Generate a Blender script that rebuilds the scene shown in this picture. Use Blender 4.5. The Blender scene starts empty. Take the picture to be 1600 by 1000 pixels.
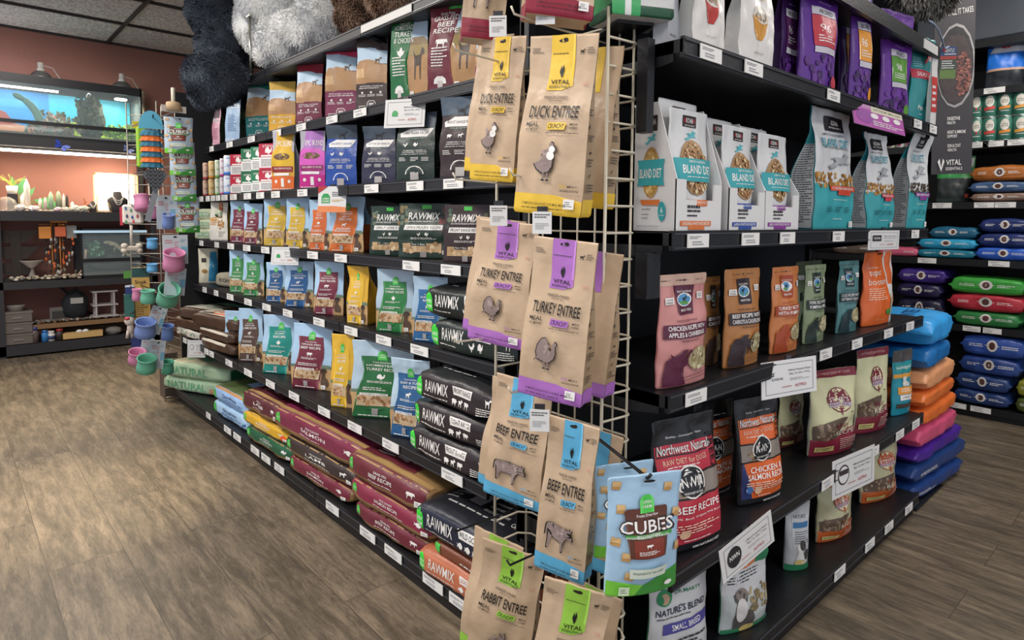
import bpy, math, random
from mathutils import Vector, Matrix, noise
from mathutils.geometry import tessellate_polygon
SC = bpy.context.scene
COL = SC.collection
rad = math.radians

# ------------------------------------------------------------------ camera
FPX, PAN, PIT, ROL, PCY = 988.7, rad(42.067), rad(3.918), rad(0.4405), 410.7
CAM = Vector((0, 0, 1.4))
_F = Vector((math.sin(PAN)*math.cos(PIT), math.cos(PAN)*math.cos(PIT), -math.sin(PIT)))
_R = Vector((math.cos(PAN), -math.sin(PAN), 0))
_U = _R.cross(_F)
_R, _U = _R*math.cos(ROL)+_U*math.sin(ROL), _U*math.cos(ROL)-_R*math.sin(ROL)
cd = bpy.data.cameras.new('camera')
cam = bpy.data.objects.new('camera', cd); COL.objects.link(cam)
cam.matrix_world = Matrix(((_R.x, _U.x, -_F.x, CAM.x), (_R.y, _U.y, -_F.y, CAM.y), (_R.z, _U.z, -_F.z, CAM.z), (0, 0, 0, 1)))
cd.sensor_fit = 'HORIZONTAL'; cd.sensor_width = 36; cd.lens = 36*FPX/1600
cd.shift_y = (PCY-500)/1600; cd.clip_start = 0.02
SC.camera = cam

def at(px, py, ax, val):
    """point of the world seen at photo position (px, py) on the plane ax = val"""
    d = _F + _R*((px-800)/FPX) - _U*((py-PCY)/FPX)
    i = 'xyz'.index(ax)
    return CAM + d*((val-CAM[i])/d[i])

def lin(h):
    if not isinstance(h, str): return h
    h = h.lstrip('#'); out = []
    for i in (0, 2, 4):
        c = int(h[i:i+2], 16)/255
        out.append(c/12.92 if c <= .04045 else ((c+.055)/1.055)**2.4)
    return tuple(out)

# ------------------------------------------------------------------ world, lights, exposure
w = bpy.data.worlds.new('world'); SC.world = w; w.use_nodes = True
w.node_tree.nodes['Background'].inputs[0].default_value = (0.80, 0.84, 0.95, 1)
w.node_tree.nodes['Background'].inputs[1].default_value = 0.9
SC.view_settings.view_transform = 'Standard'; SC.view_settings.look = 'None'
SC.view_settings.gamma = 1; SC.view_settings.exposure = 0.14

def area(name, loc, size, power, color=(1, .95, .89), rot=(0, 0, 0), sy=None, spread=None):
    l = bpy.data.lights.new(name, 'AREA'); l.energy = power; l.color = color
    l.shape = 'RECTANGLE'; l.size = size; l.size_y = sy or size
    if spread: l.spread = rad(spread)
    o = bpy.data.objects.new(name, l); COL.objects.link(o); o.location = loc; o.rotation_euler = rot
    return o
area('ceiling_lamp', (-.5, 2.0, 3.28), .6, 62, sy=1.2)
area('ceiling_lamp', (-.3, 4.6, 3.28), .6, 70, sy=1.2)
area('ceiling_lamp', (-.9, .2, 3.28), .6, 45, sy=1.2)
area('ceiling_lamp', (1.6, -1.4, 3.28), 1.2, 42, sy=.6)
area('ceiling_lamp', (4.5, .2, 3.28), .6, 42, sy=1.2)
area('ceiling_lamp', (.6, 6.6, 3.28), .6, 30, sy=1.2)
def spot(name, loc, target, power, angle, color=(1, .86, .62)):
    l = bpy.data.lights.new(name, 'SPOT'); l.energy = power; l.color = color
    l.spot_size = rad(angle); l.spot_blend = .8; l.shadow_soft_size = .08
    o = bpy.data.objects.new(name, l); COL.objects.link(o); o.location = loc
    o.rotation_euler = (Vector(target)-Vector(loc)).to_track_quat('-Z', 'Y').to_euler()
spot('floor_glow_spot', (.45, 3.75, 3.28), (.45, 3.7, 0), 420, 30)  # added spot, no real fitting: stands in for ceiling light reflected in the floor
spot('floor_glow_spot', (.55, 5.9, 3.28), (.55, 5.8, 0), 300, 46)  # second added spot, for the broader floor glow farther off

# ------------------------------------------------------------------ materials
MATS = {}
def mat(c, r=.5, metal=0, emit=0, bump=0, bs=60, alpha=1, trans=0, spec=.5, coat=0):
    k = (c, r, metal, emit, bump, bs, alpha, trans, spec, coat)
    if k in MATS: return MATS[k]
    m = bpy.data.materials.new('surface_'+str(c).strip('#')); m.use_nodes = True
    nt = m.node_tree; b = nt.nodes['Principled BSDF']
    lc = (*lin(c), 1)
    b.inputs['Base Color'].default_value = lc
    b.inputs['Roughness'].default_value = r; b.inputs['Metallic'].default_value = metal
    b.inputs['Specular IOR Level'].default_value = spec
    if coat: b.inputs['Coat Weight'].default_value = coat; b.inputs['Coat Roughness'].default_value = .15
    if emit: b.inputs['Emission Color'].default_value = lc; b.inputs['Emission Strength'].default_value = emit
    if alpha < 1: b.inputs['Alpha'].default_value = alpha
    if trans: b.inputs['Transmission Weight'].default_value = trans; b.inputs['IOR'].default_value = 1.3
    if bump:
        n = nt.nodes.new('ShaderNodeTexNoise'); n.inputs['Scale'].default_value = bs; n.inputs['Detail'].default_value = 3
        tc = nt.nodes.new('ShaderNodeTexCoord'); nt.links.new(tc.outputs['Object'], n.inputs['Vector'])
        bp = nt.nodes.new('ShaderNodeBump'); bp.inputs['Strength'].default_value = bump; bp.inputs['Distance'].default_value = .01
        nt.links.new(n.outputs['Fac'], bp.inputs['Height']); nt.links.new(bp.outputs['Normal'], b.inputs['Normal'])
    MATS[k] = m
    return m
def film(c): return mat(c, .38, bump=.75, bs=11, spec=.5)
def ink(c): return mat(c, .42, bump=.6, bs=11, spec=.45)
BLACK = '#17181c'

# ------------------------------------------------------------------ mesh collecting
class MB:
    def __init__(s): s.v = []; s.f = []; s.m = []; s.mats = []; s.smooth = []
    def mi(s, m):
        if m not in s.mats: s.mats.append(m)
        return s.mats.index(m)
    def add(s, vs, fs, m, sm=False):
        n = len(s.v); i = s.mi(m)
        s.v += [tuple(v) for v in vs]
        for f in fs: s.f.append(tuple(n+k for k in f)); s.m.append(i); s.smooth.append(sm)
        return s
    def box(s, a, b, m, bev=0):
        x0, y0, z0 = a; x1, y1, z1 = b
        if bev:
            vs = []
            e = bev
            for z, k in ((z0, e), (z0+e, 0), (z1-e, 0), (z1, e)):
                X0, X1, Y0, Y1 = x0+k, x1-k, y0+k, y1-k
                vs += [(X0+e, Y0, z), (X1-e, Y0, z), (X1, Y0+e, z), (X1, Y1-e, z), (X1-e, Y1, z), (X0+e, Y1, z), (X0, Y1-e, z), (X0, Y0+e, z)]
            fs = [tuple(range(7, -1, -1)), tuple(range(24, 32))]
            for r in range(3):
                for i in range(8): j = (i+1) % 8; fs.append((r*8+i, r*8+j, r*8+8+j, r*8+8+i))
            return s.add(vs, fs, m)
        vs = [(x0, y0, z0), (x1, y0, z0), (x1, y1, z0), (x0, y1, z0), (x0, y0, z1), (x1, y0, z1), (x1, y1, z1), (x0, y1, z1)]
        return s.add(vs, [(3, 2, 1, 0), (4, 5, 6, 7), (0, 1, 5, 4), (1, 2, 6, 5), (2, 3, 7, 6), (3, 0, 4, 7)], m)
    def tube(s, pts, r, m, n=6, r2=None, close=True):
        pts = [Vector(p) for p in pts]; vs = []; fs = []
        for i, p in enumerate(pts):
            t = (pts[min(i+1, len(pts)-1)]-pts[max(i-1, 0)])
            if t.length < 1e-9: t = Vector((0, 0, 1))
            t.normalize()
            a = Vector((0, 0, 1)) if abs(t.z) < .9 else Vector((1, 0, 0))
            u = t.cross(a).normalized(); v = t.cross(u)
            rr = r if r2 is None else r+(r2-r)*i/max(1, len(pts)-1)
            for k in range(n): q = 2*math.pi*k/n; vs.append(p+u*(math.cos(q)*rr)+v*(math.sin(q)*rr))
        for i in range(len(pts)-1):
            for k in range(n): j = (k+1) % n; fs.append((i*n+k, (i+1)*n+k, (i+1)*n+j, i*n+j))
        if close: fs += [tuple(range(n)), tuple(range((len(pts)-1)*n+n-1, (len(pts)-1)*n-1, -1))]
        return s.add(vs, fs, m, True)
    def lathe(s, prof, m, n=20, c=(0, 0, 0), sx=1, sy=1):
        vs = []; fs = []
        for (r, z) in prof:
            for k in range(n): q = 2*math.pi*k/n; vs.append((c[0]+r*sx*math.cos(q), c[1]+r*sy*math.sin(q), c[2]+z))
        for i in range(len(prof)-1):
            for k in range(n): j = (k+1) % n; fs.append((i*n+k, i*n+j, (i+1)*n+j, (i+1)*n+k))
        if prof[0][0] > 1e-6: fs.append(tuple(range(n-1, -1, -1)))
        if prof[-1][0] > 1e-6: fs.append(tuple((len(prof)-1)*n+k for k in range(n)))
        return s.add(vs, fs, m, True)
    def blob(s, c, r, m, n=14, seed=0, rough=.0, rot=0):
        vs = []; fs = []; c = Vector(c); rx, ry, rz = r if hasattr(r, '__len__') else (r, r, r)
        for i in range(n+1):
            th = math.pi*i/n
            for k in range(2*n):
                ph = math.pi*k/n
                d = Vector((math.sin(th)*math.cos(ph), math.sin(th)*math.sin(ph), math.cos(th)))
                q = 1+rough*noise.noise(d*2.3+Vector((seed*3.1, seed, 0)))
                p = Vector((d.x*rx*q, d.y*ry*q, d.z*rz*q))
                if rot: p = Matrix.Rotation(rot, 3, 'Y') @ p
                vs.append(c+p)
        for i in range(n):
            for k in range(2*n): j = (k+1) % (2*n); fs.append((i*2*n+k, (i+1)*2*n+k, (i+1)*2*n+j, i*2*n+j))
        return s.add(vs, fs, m, True)
    def build(s, name, parent=None, loc=None, rot=None):
        me = bpy.data.meshes.new(name); me.from_pydata(s.v, [], s.f)
        for m in s.mats: me.materials.append(m)
        me.polygons.foreach_set('material_index', s.m); me.polygons.foreach_set('use_smooth', s.smooth)
        me.update()
        o = bpy.data.objects.new(name, me); COL.objects.link(o)
        if parent: o.parent = parent
        if loc is not None: o.location = loc
        if rot is not None: o.rotation_euler = rot if hasattr(rot, '__len__') else (0, 0, rot)
        return o

def tag(o, label, cat, group=None, kind=None):
    if label: o['label'] = label
    if cat: o['category'] = cat
    if group: o['group'] = group
    if kind: o['kind'] = kind
    return o
def thing(name, label, cat, loc=(0, 0, 0), rot=0, group=None):
    o = bpy.data.objects.new(name, None); COL.objects.link(o); o.location = loc
    o.rotation_euler = rot if hasattr(rot, '__len__') else (0, 0, rot); o.empty_display_size = .05
    return tag(o, label, cat, group)

# ------------------------------------------------------------------ lettering (built-in font, as flat outlines)
TXT = {}
def glyphs(s, bold=.02):
    k = (s, bold)
    if k in TXT: return TXT[k]
    c = bpy.data.curves.new('lettering', 'FONT'); c.body = s; c.size = 1; c.resolution_u = 2; c.offset = min(bold*.3, .013)
    o = bpy.data.objects.new('lettering', c)
    me = bpy.data.meshes.new_from_object(o)
    vs = [(v.co.x, v.co.y) for v in me.vertices]; fs = [tuple(p.vertices) for p in me.polygons]
    bpy.data.objects.remove(o); bpy.data.meshes.remove(me); bpy.data.curves.remove(c)
    xs = [v[0] for v in vs]; ys = [v[1] for v in vs]
    if not xs: TXT[k] = ([], []); return TXT[k]
    x0, x1, y0, y1 = min(xs), max(xs), min(ys), max(ys)
    vs = [((x-x0)/(x1-x0)-.5, (y-y0)/max(1e-6, y1-y0)-.5) for x, y in vs]
    TXT[k] = (vs, fs)
    return TXT[k]

AN = {
 'cow': [(.02,.72),(0,.42),(.03,.40),(.06,.62),(.1,.55),(.1,.28),(.08,0),(.15,0),(.18,.25),(.24,.38),(.3,.36),(.55,.34),(.6,.3),(.6,0),(.67,0),(.68,.25),(.73,.4),(.8,.5),(.86,.5),(.95,.42),(1,.46),(.97,.58),(.93,.68),(.97,.8),(.9,.76),(.86,.84),(.83,.76),(.76,.8),(.6,.8),(.35,.82),(.12,.82),(.05,.8)],
 'turkey': [(.1,.28),(0,.22),(.1,.36),(.05,.5),(.1,.75),(.25,.95),(.42,1),(.56,.88),(.6,.68),(.72,.6),(.8,.66),(.8,.84),(.86,.94),(.95,.9),(1,.8),(.93,.82),(.93,.7),(.95,.55),(.86,.36),(.7,.24),(.62,.2),(.62,.05),(.7,0),(.52,.0),(.57,.05),(.56,.18),(.46,.18),(.45,.05),(.52,.0),(.34,0),(.41,.05),(.4,.2),(.25,.24)],
 'duck': [(0,.42),(.12,.28),(.3,.2),(.4,.18),(.4,.05),(.33,0),(.5,0),(.45,.05),(.46,.18),(.58,.19),(.58,.05),(.52,0),(.7,0),(.63,.05),(.64,.2),(.8,.32),(.86,.5),(.84,.68),(.86,.78),(1,.76),(.97,.85),(.9,.88),(.86,.97),(.76,1),(.68,.94),(.66,.82),(.62,.68),(.45,.62),(.25,.5)],
 'rabbit': [(.02,.3),(.06,.15),(.16,.05),(.2,0),(.5,0),(.44,.06),(.6,.08),(.66,0),(.78,0),(.76,.1),(.8,.3),(.9,.38),(1,.45),(.98,.55),(.88,.62),(.8,.66),(.84,.85),(.8,1),(.72,.9),(.7,.7),(.62,.92),(.55,.95),(.58,.75),(.62,.62),(.56,.52),(.4,.58),(.22,.55),(.08,.44)],
 'fish': [(0,.75),(.12,.5),(0,.2),(.22,.4),(.45,.15),(.7,.12),(.9,.3),(1,.5),(.88,.72),(.65,.88),(.42,.82),(.22,.6)],
 'goat': [(.05,.7),(.1,.5),(.1,0),(.18,0),(.2,.35),(.5,.35),(.55,0),(.63,0),(.66,.45),(.75,.6),(.95,.62),(1,.7),(.85,.85),(.72,1),(.75,.85),(.62,.98),(.66,.8),(.5,.72),(.2,.74)],
 'chicken': [(0,.85),(.1,.5),(.3,.25),(.42,.2),(.4,.05),(.35,0),(.55,0),(.5,.05),(.52,.2),(.7,.3),(.82,.55),(.95,.7),(.85,.75),(.85,.9),(.75,1),(.66,.88),(.6,.62),(.4,.55),(.22,.65)],
 'pig': [(0,.6),(.08,.5),(.1,.25),(.1,0),(.18,0),(.22,.25),(.6,.22),(.64,0),(.72,0),(.75,.28),(.88,.35),(1,.42),(1,.55),(.9,.66),(.84,.8),(.76,.72),(.5,.8),(.2,.78),(.08,.68)],
 'dog': [(0,.9),(.06,.7),(.1,.6),(.12,0),(.2,0),(.24,.4),(.55,.42),(.58,0),(.66,0),(.7,.5),(.74,.72),(.9,.74),(1,.8),(.95,.9),(.82,.98),(.76,.94),(.68,.86),(.62,.74),(.2,.72),(.08,.8)],
 'pup': [(.1,0),(.05,.3),(.15,.55),(.2,.7),(.1,.75),(.08,.9),(.25,1),(.5,1),(.66,.9),(.6,.72),(.52,.66),(.62,.5),(.9,.42),(1,.2),(.95,0)],
 'runner': [(0,.2),(.2,.25),(.35,.45),(.3,.6),(.1,.6),(.33,.72),(.6,.68),(.72,.9),(.7,1),(.85,.92),(1,.8),(.86,.7),(.82,.5),(1,.4),(.85,.35),(.7,.4),(.6,.3),(.45,.35),(.35,.15),(.1,0)],
 'bunnyleaf': [(.5,0),(.2,.3),(.1,.7),(.3,.6),(.45,1),(.55,1),(.7,.6),(.9,.7),(.8,.3)],
}

class Surf:
    """a bag face as a grid of points P[row][col]; art in u -1..1, v 0..1 is laid on it"""
    def __init__(s, P, us, vs, n, w, h): s.P = P; s.us = us; s.vs = vs; s.n = Vector(n); s.w = w; s.h = h
    def pt(s, u, v, off):
        u = min(max(u, s.us[0]), s.us[-1]); v = min(max(v, s.vs[0]), s.vs[-1])
        i = 0
        while i < len(s.us)-2 and u > s.us[i+1]: i += 1
        j = 0
        while j < len(s.vs)-2 and v > s.vs[j+1]: j += 1
        a = (u-s.us[i])/(s.us[i+1]-s.us[i]); b = (v-s.vs[j])/(s.vs[j+1]-s.vs[j])
        P = s.P
        return (P[j][i]*(1-a)+P[j][i+1]*a)*(1-b)+(P[j+1][i]*(1-a)+P[j+1][i+1]*a)*b+s.n*off

def lay(mb, S, art, rnd, base=.0009, step=.00025):
    """print a list of shapes on surface S"""
    off = base; stick = []
    for a in art:
        k = a[0]; off += step
        if k == 'W' or k == 'R':
            if k == 'R': _, u0, v0, u1, v1, c = a; rows = [(v0, u0, u1), (v1, u0, u1)]
            else: _, rows, c = a
            rows = sorted(rows); v0, v1 = rows[0][0], rows[-1][0]
            vv = sorted(set([v0, v1]+[v for v in S.vs if v0 < v < v1]+[r[0] for r in rows]))
            def lr(v):
                for r, q in zip(rows, rows[1:]):
                    if r[0] <= v <= q[0]:
                        t = (v-r[0])/max(1e-9, q[0]-r[0]); return r[1]+(q[1]-r[1])*t, r[2]+(q[2]-r[2])*t
                return rows[-1][1:]
            ul = min(r[1] for r in rows); ur = max(r[2] for r in rows)
            ub = [u for u in S.us if ul < u < ur]
            vs = []; n = len(ub)+2
            for v in vv:
                l, r = lr(v)
                for u in [l]+[min(max(q, l), r) for q in ub]+[r]: vs.append(S.pt(u, v, off))
            fs = [(j*n+i, j*n+i+1, (j+1)*n+i+1, (j+1)*n+i) for j in range(len(vv)-1) for i in range(n-1)]
            mb.add(vs, fs, ink(c), True)
        elif k == 'T':
            _, t, u, v, W, H, c = a[:7]; rot = a[7] if len(a) > 7 else 0; sh = a[8] if len(a) > 8 else 0
            bold = a[9] if len(a) > 9 else .02
            g, fs = glyphs(t, bold); ca, sa = math.cos(rot), math.sin(rot); asp = S.w/2/S.h
            vs = []
            for x, y in g:
                X = x*W+sh*y*H/asp; Y = y*H
                vs.append(S.pt(u+X*ca-Y*sa/asp, v+X*sa*asp+Y*ca, off))
            mb.add(vs, fs, ink(c))
        elif k in ('E', 'P', 'A'):
            if k == 'E':
                _, u, v, ru, rv, c = a; pts = [(u+ru*math.cos(q*math.pi/8), v+rv*math.sin(q*math.pi/8)) for q in range(16)]
            elif k == 'P': _, pts, c = a
            else:
                _, nm, u, v, W, H, c = a[:7]; flip = -1 if W < 0 else 1
                pts = [(u+(x-.5)*W, v+(y-.5)*H) for x, y in AN[nm]]
            tr = tessellate_polygon([[Vector((p[0]*S.w/2, p[1]*S.h, 0)) for p in pts]])
            vs2 = list(pts); T = [tuple(t) for t in tr]
            us = [p[0] for p in pts]; big = max((max(us)-min(us))*S.w/2, (max(p[1] for p in pts)-min(p[1] for p in pts))*S.h)
            it = 0
            while big > .03 and it < 3:
                nt = []; em = {}
                def mid(a_, b_):
                    q = (min(a_, b_), max(a_, b_))
                    if q not in em: em[q] = len(vs2); vs2.append(((vs2[a_][0]+vs2[b_][0])/2, (vs2[a_][1]+vs2[b_][1])/2))
                    return em[q]
                for x, y, z in T:
                    p_, q_, r_ = mid(x, y), mid(y, z), mid(z, x); nt += [(x, p_, r_), (p_, y, q_), (r_, q_, z), (p_, q_, r_)]
                T = nt; big /= 2; it += 1
            mb.add([S.pt(p[0], p[1], off) for p in vs2], T, ink(c))
        elif k == 'L':      # lines of small print
            _, u0, v0, u1, v1, n, c = a[:7]
            vs = []; fs = []; hh = (v1-v0)/n*.42
            for i in range(n):
                v = v0+(v1-v0)*(i+.5)/n; u = u0; ue = u1-(u1-u0)*rnd.choice((0, .05, .2, .35))
                while u < ue:
                    L = min(ue-u, (u1-u0)*rnd.uniform(.06, .2)); q = len(vs)
                    vs += [S.pt(u, v-hh/2, off), S.pt(u+L, v-hh/2, off), S.pt(u+L, v+hh/2, off), S.pt(u, v+hh/2, off)]
                    fs.append((q, q+1, q+2, q+3)); u += L+(u1-u0)*.025
            mb.add(vs, fs, ink(c))
        elif k == 'K':      # heap of kibble seen through a window
            _, u0, v0, u1, v1, n, cs = a[:7]; oval = len(a) > 7
            rr = math.sqrt((u1-u0)*S.w/2*(v1-v0)*S.h/n)*.62
            for i in range(n):
                for _t in range(20):
                    u = rnd.uniform(u0, u1); v = rnd.uniform(v0, v1)
                    if not oval or ((2*u-u0-u1)/(u1-u0))**2+((2*v-v0-v1)/(v1-v0))**2 < .85: break
                q = rnd.uniform(.7, 1.15)*rr; ph = rnd.random()*3
                pts = [(u+q*math.cos(ph+j)/(S.w/2), v+q*math.sin(ph+j)/S.h) for j in range(6)]
                mb.add([S.pt(x, y, off+.00003*i) for x, y in pts], [(0, 1, 2, 3, 4, 5)], ink(rnd.choice(cs)))
            off += .00003*n
        elif k == 'S': stick.append(a)
    return stick

def pouch(w, h, d, kind='gusset', seed=0, lean=0, fine=False, flare=.0, slump=0, bands=None, cr=1.0):
    """standing or hanging bag: base centre at the origin, front towards -Y. returns collector and its surfaces"""
    NU, NV = (21, 33) if fine else (11, 17)
    ts = sorted(set([0, .015, .985, 1]+[i/NV for i in range(1, NV)]+[b[0] for b in (bands or [])]+[b[1] for b in (bands or [])]))
    us = [-1+2*i/(NU-1) for i in range(NU)]
    sm = lambda a, b, x: (lambda q: q*q*(3-2*q))(min(1, max(0, (x-a)/(b-a))))
    edge = {'gusset': 1, 'doy': .12, 'hang': .9}[kind]
    F, B, SR, SL = [], [], [], []
    for t in ts:
        if kind == 'gusset': dep = d*(1-sm(.42, .9, t))+.004; wd = w*(1-.055*math.exp(-((t-.74)/.16)**2)+flare*sm(.8, 1, t))
        elif kind == 'hang': dep = d*(1-sm(.3, .86, t))+.004; wd = w*(1-.05*math.exp(-((t-.7)/.2)**2))
        else: dep = d*(.75+.35*sm(0, .2, t))*(1-sm(.3, .93, t))+.004; wd = w*(1-.03*math.sin(t*math.pi))
        if t < .01: dep *= .9; wd *= .965
        if t > .99 and kind == 'doy': wd *= .96
        yc = lean*h*sm(.3, 1, t)**1.2*1.0 + slump*h*sm(.72, 1, t)
        if kind == 'gusset': yc -= .6*(d-min(d, dep))/2
        z = t*h - abs(slump)*h*.25*sm(.8, 1, t)
        fr, bk = [], []
        for u in us:
            q = edge+(1-edge)*(1-u*u)**.8 if abs(u) < 1 else edge
            nz = noise.noise(Vector((u*1.6, t*3.2, seed*7.3)))*.055*w*cr*sm(0, .25, t)*(1 if t < .93 else .5)
            nz += noise.noise(Vector((u*4, t*7, seed*3.3+5)))*.018*w*cr*sm(0, .2, t)
            x = u*wd/2+noise.noise(Vector((t*3, seed, u*.3)))*.02*w
            fr.append(Vector((x, yc-dep/2*q-.03*w*(1-u*u)*math.sin(math.pi*min(1, t*1.1))*(1 if kind != 'doy' else .3)+nz, z)))
            bk.append(Vector((x, yc+dep/2*q+nz*(.6 if dep > .02 else 1), z)))
        F.append(fr); B.append(bk)
        g = (1-dep/(d+.004))*.5*(dep > .006)+.06
        if kind == 'doy': g = 0
        mR = Vector((fr[-1].x-g*wd/2*min(1, dep/w*2), (fr[-1].y+bk[-1].y)/2, z)); mL = Vector((fr[0].x+g*wd/2*min(1, dep/w*2), (fr[0].y+bk[0].y)/2, z))
        SR.append([fr[-1], mR, bk[-1]]); SL.append([bk[0], mL, fr[0]])
    mb = MB(); n = 2*NU+2; vs = []
    for j in range(len(ts)): vs += F[j]+[SR[j][1]]+B[j][::-1]+[SL[j][1]]
    def band(t, part):
        for b in (bands or []):
            if b[0]-1e-6 <= t <= b[1]+1e-6 and (len(b) < 4 or part in b[3]): return b[2]
        return None
    groups = {}
    for j in range(len(ts)-1):
        tm = (ts[j]+ts[j+1])/2
        for i in range(n):
            part = 'f' if i < NU-1 else 's' if i < NU+1 else 'b' if i < 2*NU else 's'
            c = band(tm, part) or ('S' if part == 's' else 'M')
            groups.setdefault(c, []).append((j*n+i, j*n+(i+1) % n, (j+1)*n+(i+1) % n, (j+1)*n+i))
    m = len(ts)-1
    caps = [tuple(range(n-1, -1, -1)), tuple(m*n+i for i in range(n))]
    mb.vs0 = vs; mb.groups = groups; mb.caps = caps
    SF = Surf(F, us, ts, (0, -1, 0), w, h)
    SRs = Surf(SR, [-1, 0, 1], ts, (1, 0, 0), d, h); SLs = Surf(SL, [-1, 0, 1], ts, (-1, 0, 0), d, h)
    return mb, SF, SRs, SLs
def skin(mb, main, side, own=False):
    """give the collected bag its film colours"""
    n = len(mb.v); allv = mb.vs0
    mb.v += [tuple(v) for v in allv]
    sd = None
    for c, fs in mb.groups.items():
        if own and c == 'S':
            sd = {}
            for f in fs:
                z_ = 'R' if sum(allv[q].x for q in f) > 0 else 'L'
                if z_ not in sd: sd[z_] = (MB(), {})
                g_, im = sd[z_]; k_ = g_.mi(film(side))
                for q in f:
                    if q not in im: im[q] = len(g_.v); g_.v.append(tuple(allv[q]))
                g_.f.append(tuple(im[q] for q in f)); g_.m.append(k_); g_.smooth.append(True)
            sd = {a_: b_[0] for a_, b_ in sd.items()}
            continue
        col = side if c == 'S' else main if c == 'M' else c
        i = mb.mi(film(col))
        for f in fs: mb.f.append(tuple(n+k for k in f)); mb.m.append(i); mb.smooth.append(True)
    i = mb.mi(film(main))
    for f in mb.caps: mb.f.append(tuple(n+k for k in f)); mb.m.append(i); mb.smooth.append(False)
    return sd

def stickers(stick, S, root):
    for a in stick:
        _, u, v, W, H, c = a; q = MB(); r = random.Random(3)
        lay(q, S, [('R', u-W/2, v-H/2, u+W/2, v+H/2, c), ('L', u-W*.35, v-H*.3, u+W*.35, v+H*.3, 3, '#777777')], r, base=.008)
        o = q.build('price_sticker', root)

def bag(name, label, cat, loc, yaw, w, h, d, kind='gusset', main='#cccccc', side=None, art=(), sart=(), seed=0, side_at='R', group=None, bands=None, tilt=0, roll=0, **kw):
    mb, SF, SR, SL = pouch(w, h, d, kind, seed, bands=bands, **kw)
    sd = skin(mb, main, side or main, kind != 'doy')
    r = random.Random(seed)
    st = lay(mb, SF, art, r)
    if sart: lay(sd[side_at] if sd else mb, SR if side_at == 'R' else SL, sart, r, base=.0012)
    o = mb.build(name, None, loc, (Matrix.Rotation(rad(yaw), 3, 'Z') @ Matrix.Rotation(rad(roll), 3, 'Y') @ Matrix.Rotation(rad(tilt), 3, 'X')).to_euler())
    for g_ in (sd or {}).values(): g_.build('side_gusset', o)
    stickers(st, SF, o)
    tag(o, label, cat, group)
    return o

def pillow(name, label, cat, loc, yaw, w, d, h, main, side=None, fart=(), tart=(), eart=(), seed=0, end='flat', group=None, rotx=0, NS=17, puff=.06):
    """bag lying flat: long face towards -Y, underside centre at the origin"""
    mb = MB(); nA = 32; rings = []; side = side or main
    ss = [-1, -.985, -.93]+[-.85+1.7*i/(NS-1) for i in range(NS)]+[.93, .985, 1]
    for s in ss:
        a = abs(s); hs = h*(1-.28*a**5)+puff*h*(1-a*a); ds = d*(1-.07*a**6)
        x = s*w/2
        if a > .98:
            if end == 'flat': hs *= (.82 if a < .99 else .74); ds *= (.97 if a < .99 else .93)
            else: hs *= (.3 if a < .99 else .12); x *= (1 if a < .99 else 1.07)
        ring = []
        for k in range(nA):
            e = 2/6; g, kk = divmod(k, nA//4); t_ = (-1+2*kk/(nA//4))*.8909; sn = math.copysign(abs(t_)**(1/e), t_)
            th = math.asin(sn)+g*math.pi/2; c, q = math.cos(th), math.sin(th)
            y = -ds/2*math.copysign(abs(c)**e, c); z = h/2+hs/2*math.copysign(abs(q)**e, q)
            nz = noise.noise(Vector((s*2.4*w/.5, th*1.4 if th < 3.5 else th, seed*5.7)))*.10*h+noise.noise(Vector((s*7*w/.5, th*3, seed*2.7)))*.04*h
            y -= nz*c*1.0; z = max(z+nz*q if z > h*.15 else z, z-.1*h)
            ring.append(Vector((x, y, max(z, .001))))
        rings.append(ring)
    vs = [p for r in rings for p in r]; n = nA; gF, gO = [], []
    for j in range(len(ss)-1):
        for i in range(n):
            (gF if i < nA//4 else gO).append((j*n+i, (j+1)*n+i, (j+1)*n+(i+1) % n, j*n+(i+1) % n))
    base = len(mb.v); mb.v += [tuple(v) for v in vs]
    for g, c in ((gF, side), (gO, main)):
        i = mb.mi(film(c))
        for f in g: mb.f.append(f); mb.m.append(i); mb.smooth.append(True)
    i = mb.mi(film(side))
    for f in (tuple(range(n)), tuple((len(ss)-1)*n+k for k in range(n-1, -1, -1))): mb.f.append(f); mb.m.append(i); mb.smooth.append(False)
    q = nA//4
    r = random.Random(seed)
    F = Surf([[rings[j][i] for j in range(len(ss))] for i in range(q+1)], ss, [i/q for i in range(q+1)], (0, -1, 0), w, h)
    T = Surf([[rings[j][i] for j in range(len(ss))] for i in range(q, 2*q+1)], ss, [i/q for i in range(q+1)], (0, 0, 1), w, d)
    st = lay(mb, F, fart, r, base=.0022); lay(mb, T, tart, r, base=.0022)
    if eart:
        X = rings[-1][0].x; ys = [p.y for p in rings[-1]]; zs = [p.z for p in rings[-1]]
        y0, y1, z0, z1 = min(ys), max(ys), min(zs), max(zs)
        E = Surf([[Vector((X, y0, z0)), Vector((X, y1, z0))], [Vector((X, y0, z1)), Vector((X, y1, z1))]], [-1, 1], [0, 1], (1, 0, 0), d, h)
        ep = MB(); lay(ep, E, eart, r)
    o = mb.build(name, None, loc, (rotx, 0, rad(yaw)))
    if eart: ep.build('end_panel', o)
    stickers(st, F, o)
    return tag(o, label, cat, group)

# ------------------------------------------------------------------ printed designs
WH = '#ece9e4'; KIB = ['#b98d62', '#a3774c', '#c9a27c', '#8d6643', '#d3b28e']; GRN = '#4cc04e'
SKY = '#a9c9e4'
def bars(u0, v0, u1, v1, n, c): return ('L', u0, v0, u1, v1, n, c)

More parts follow.
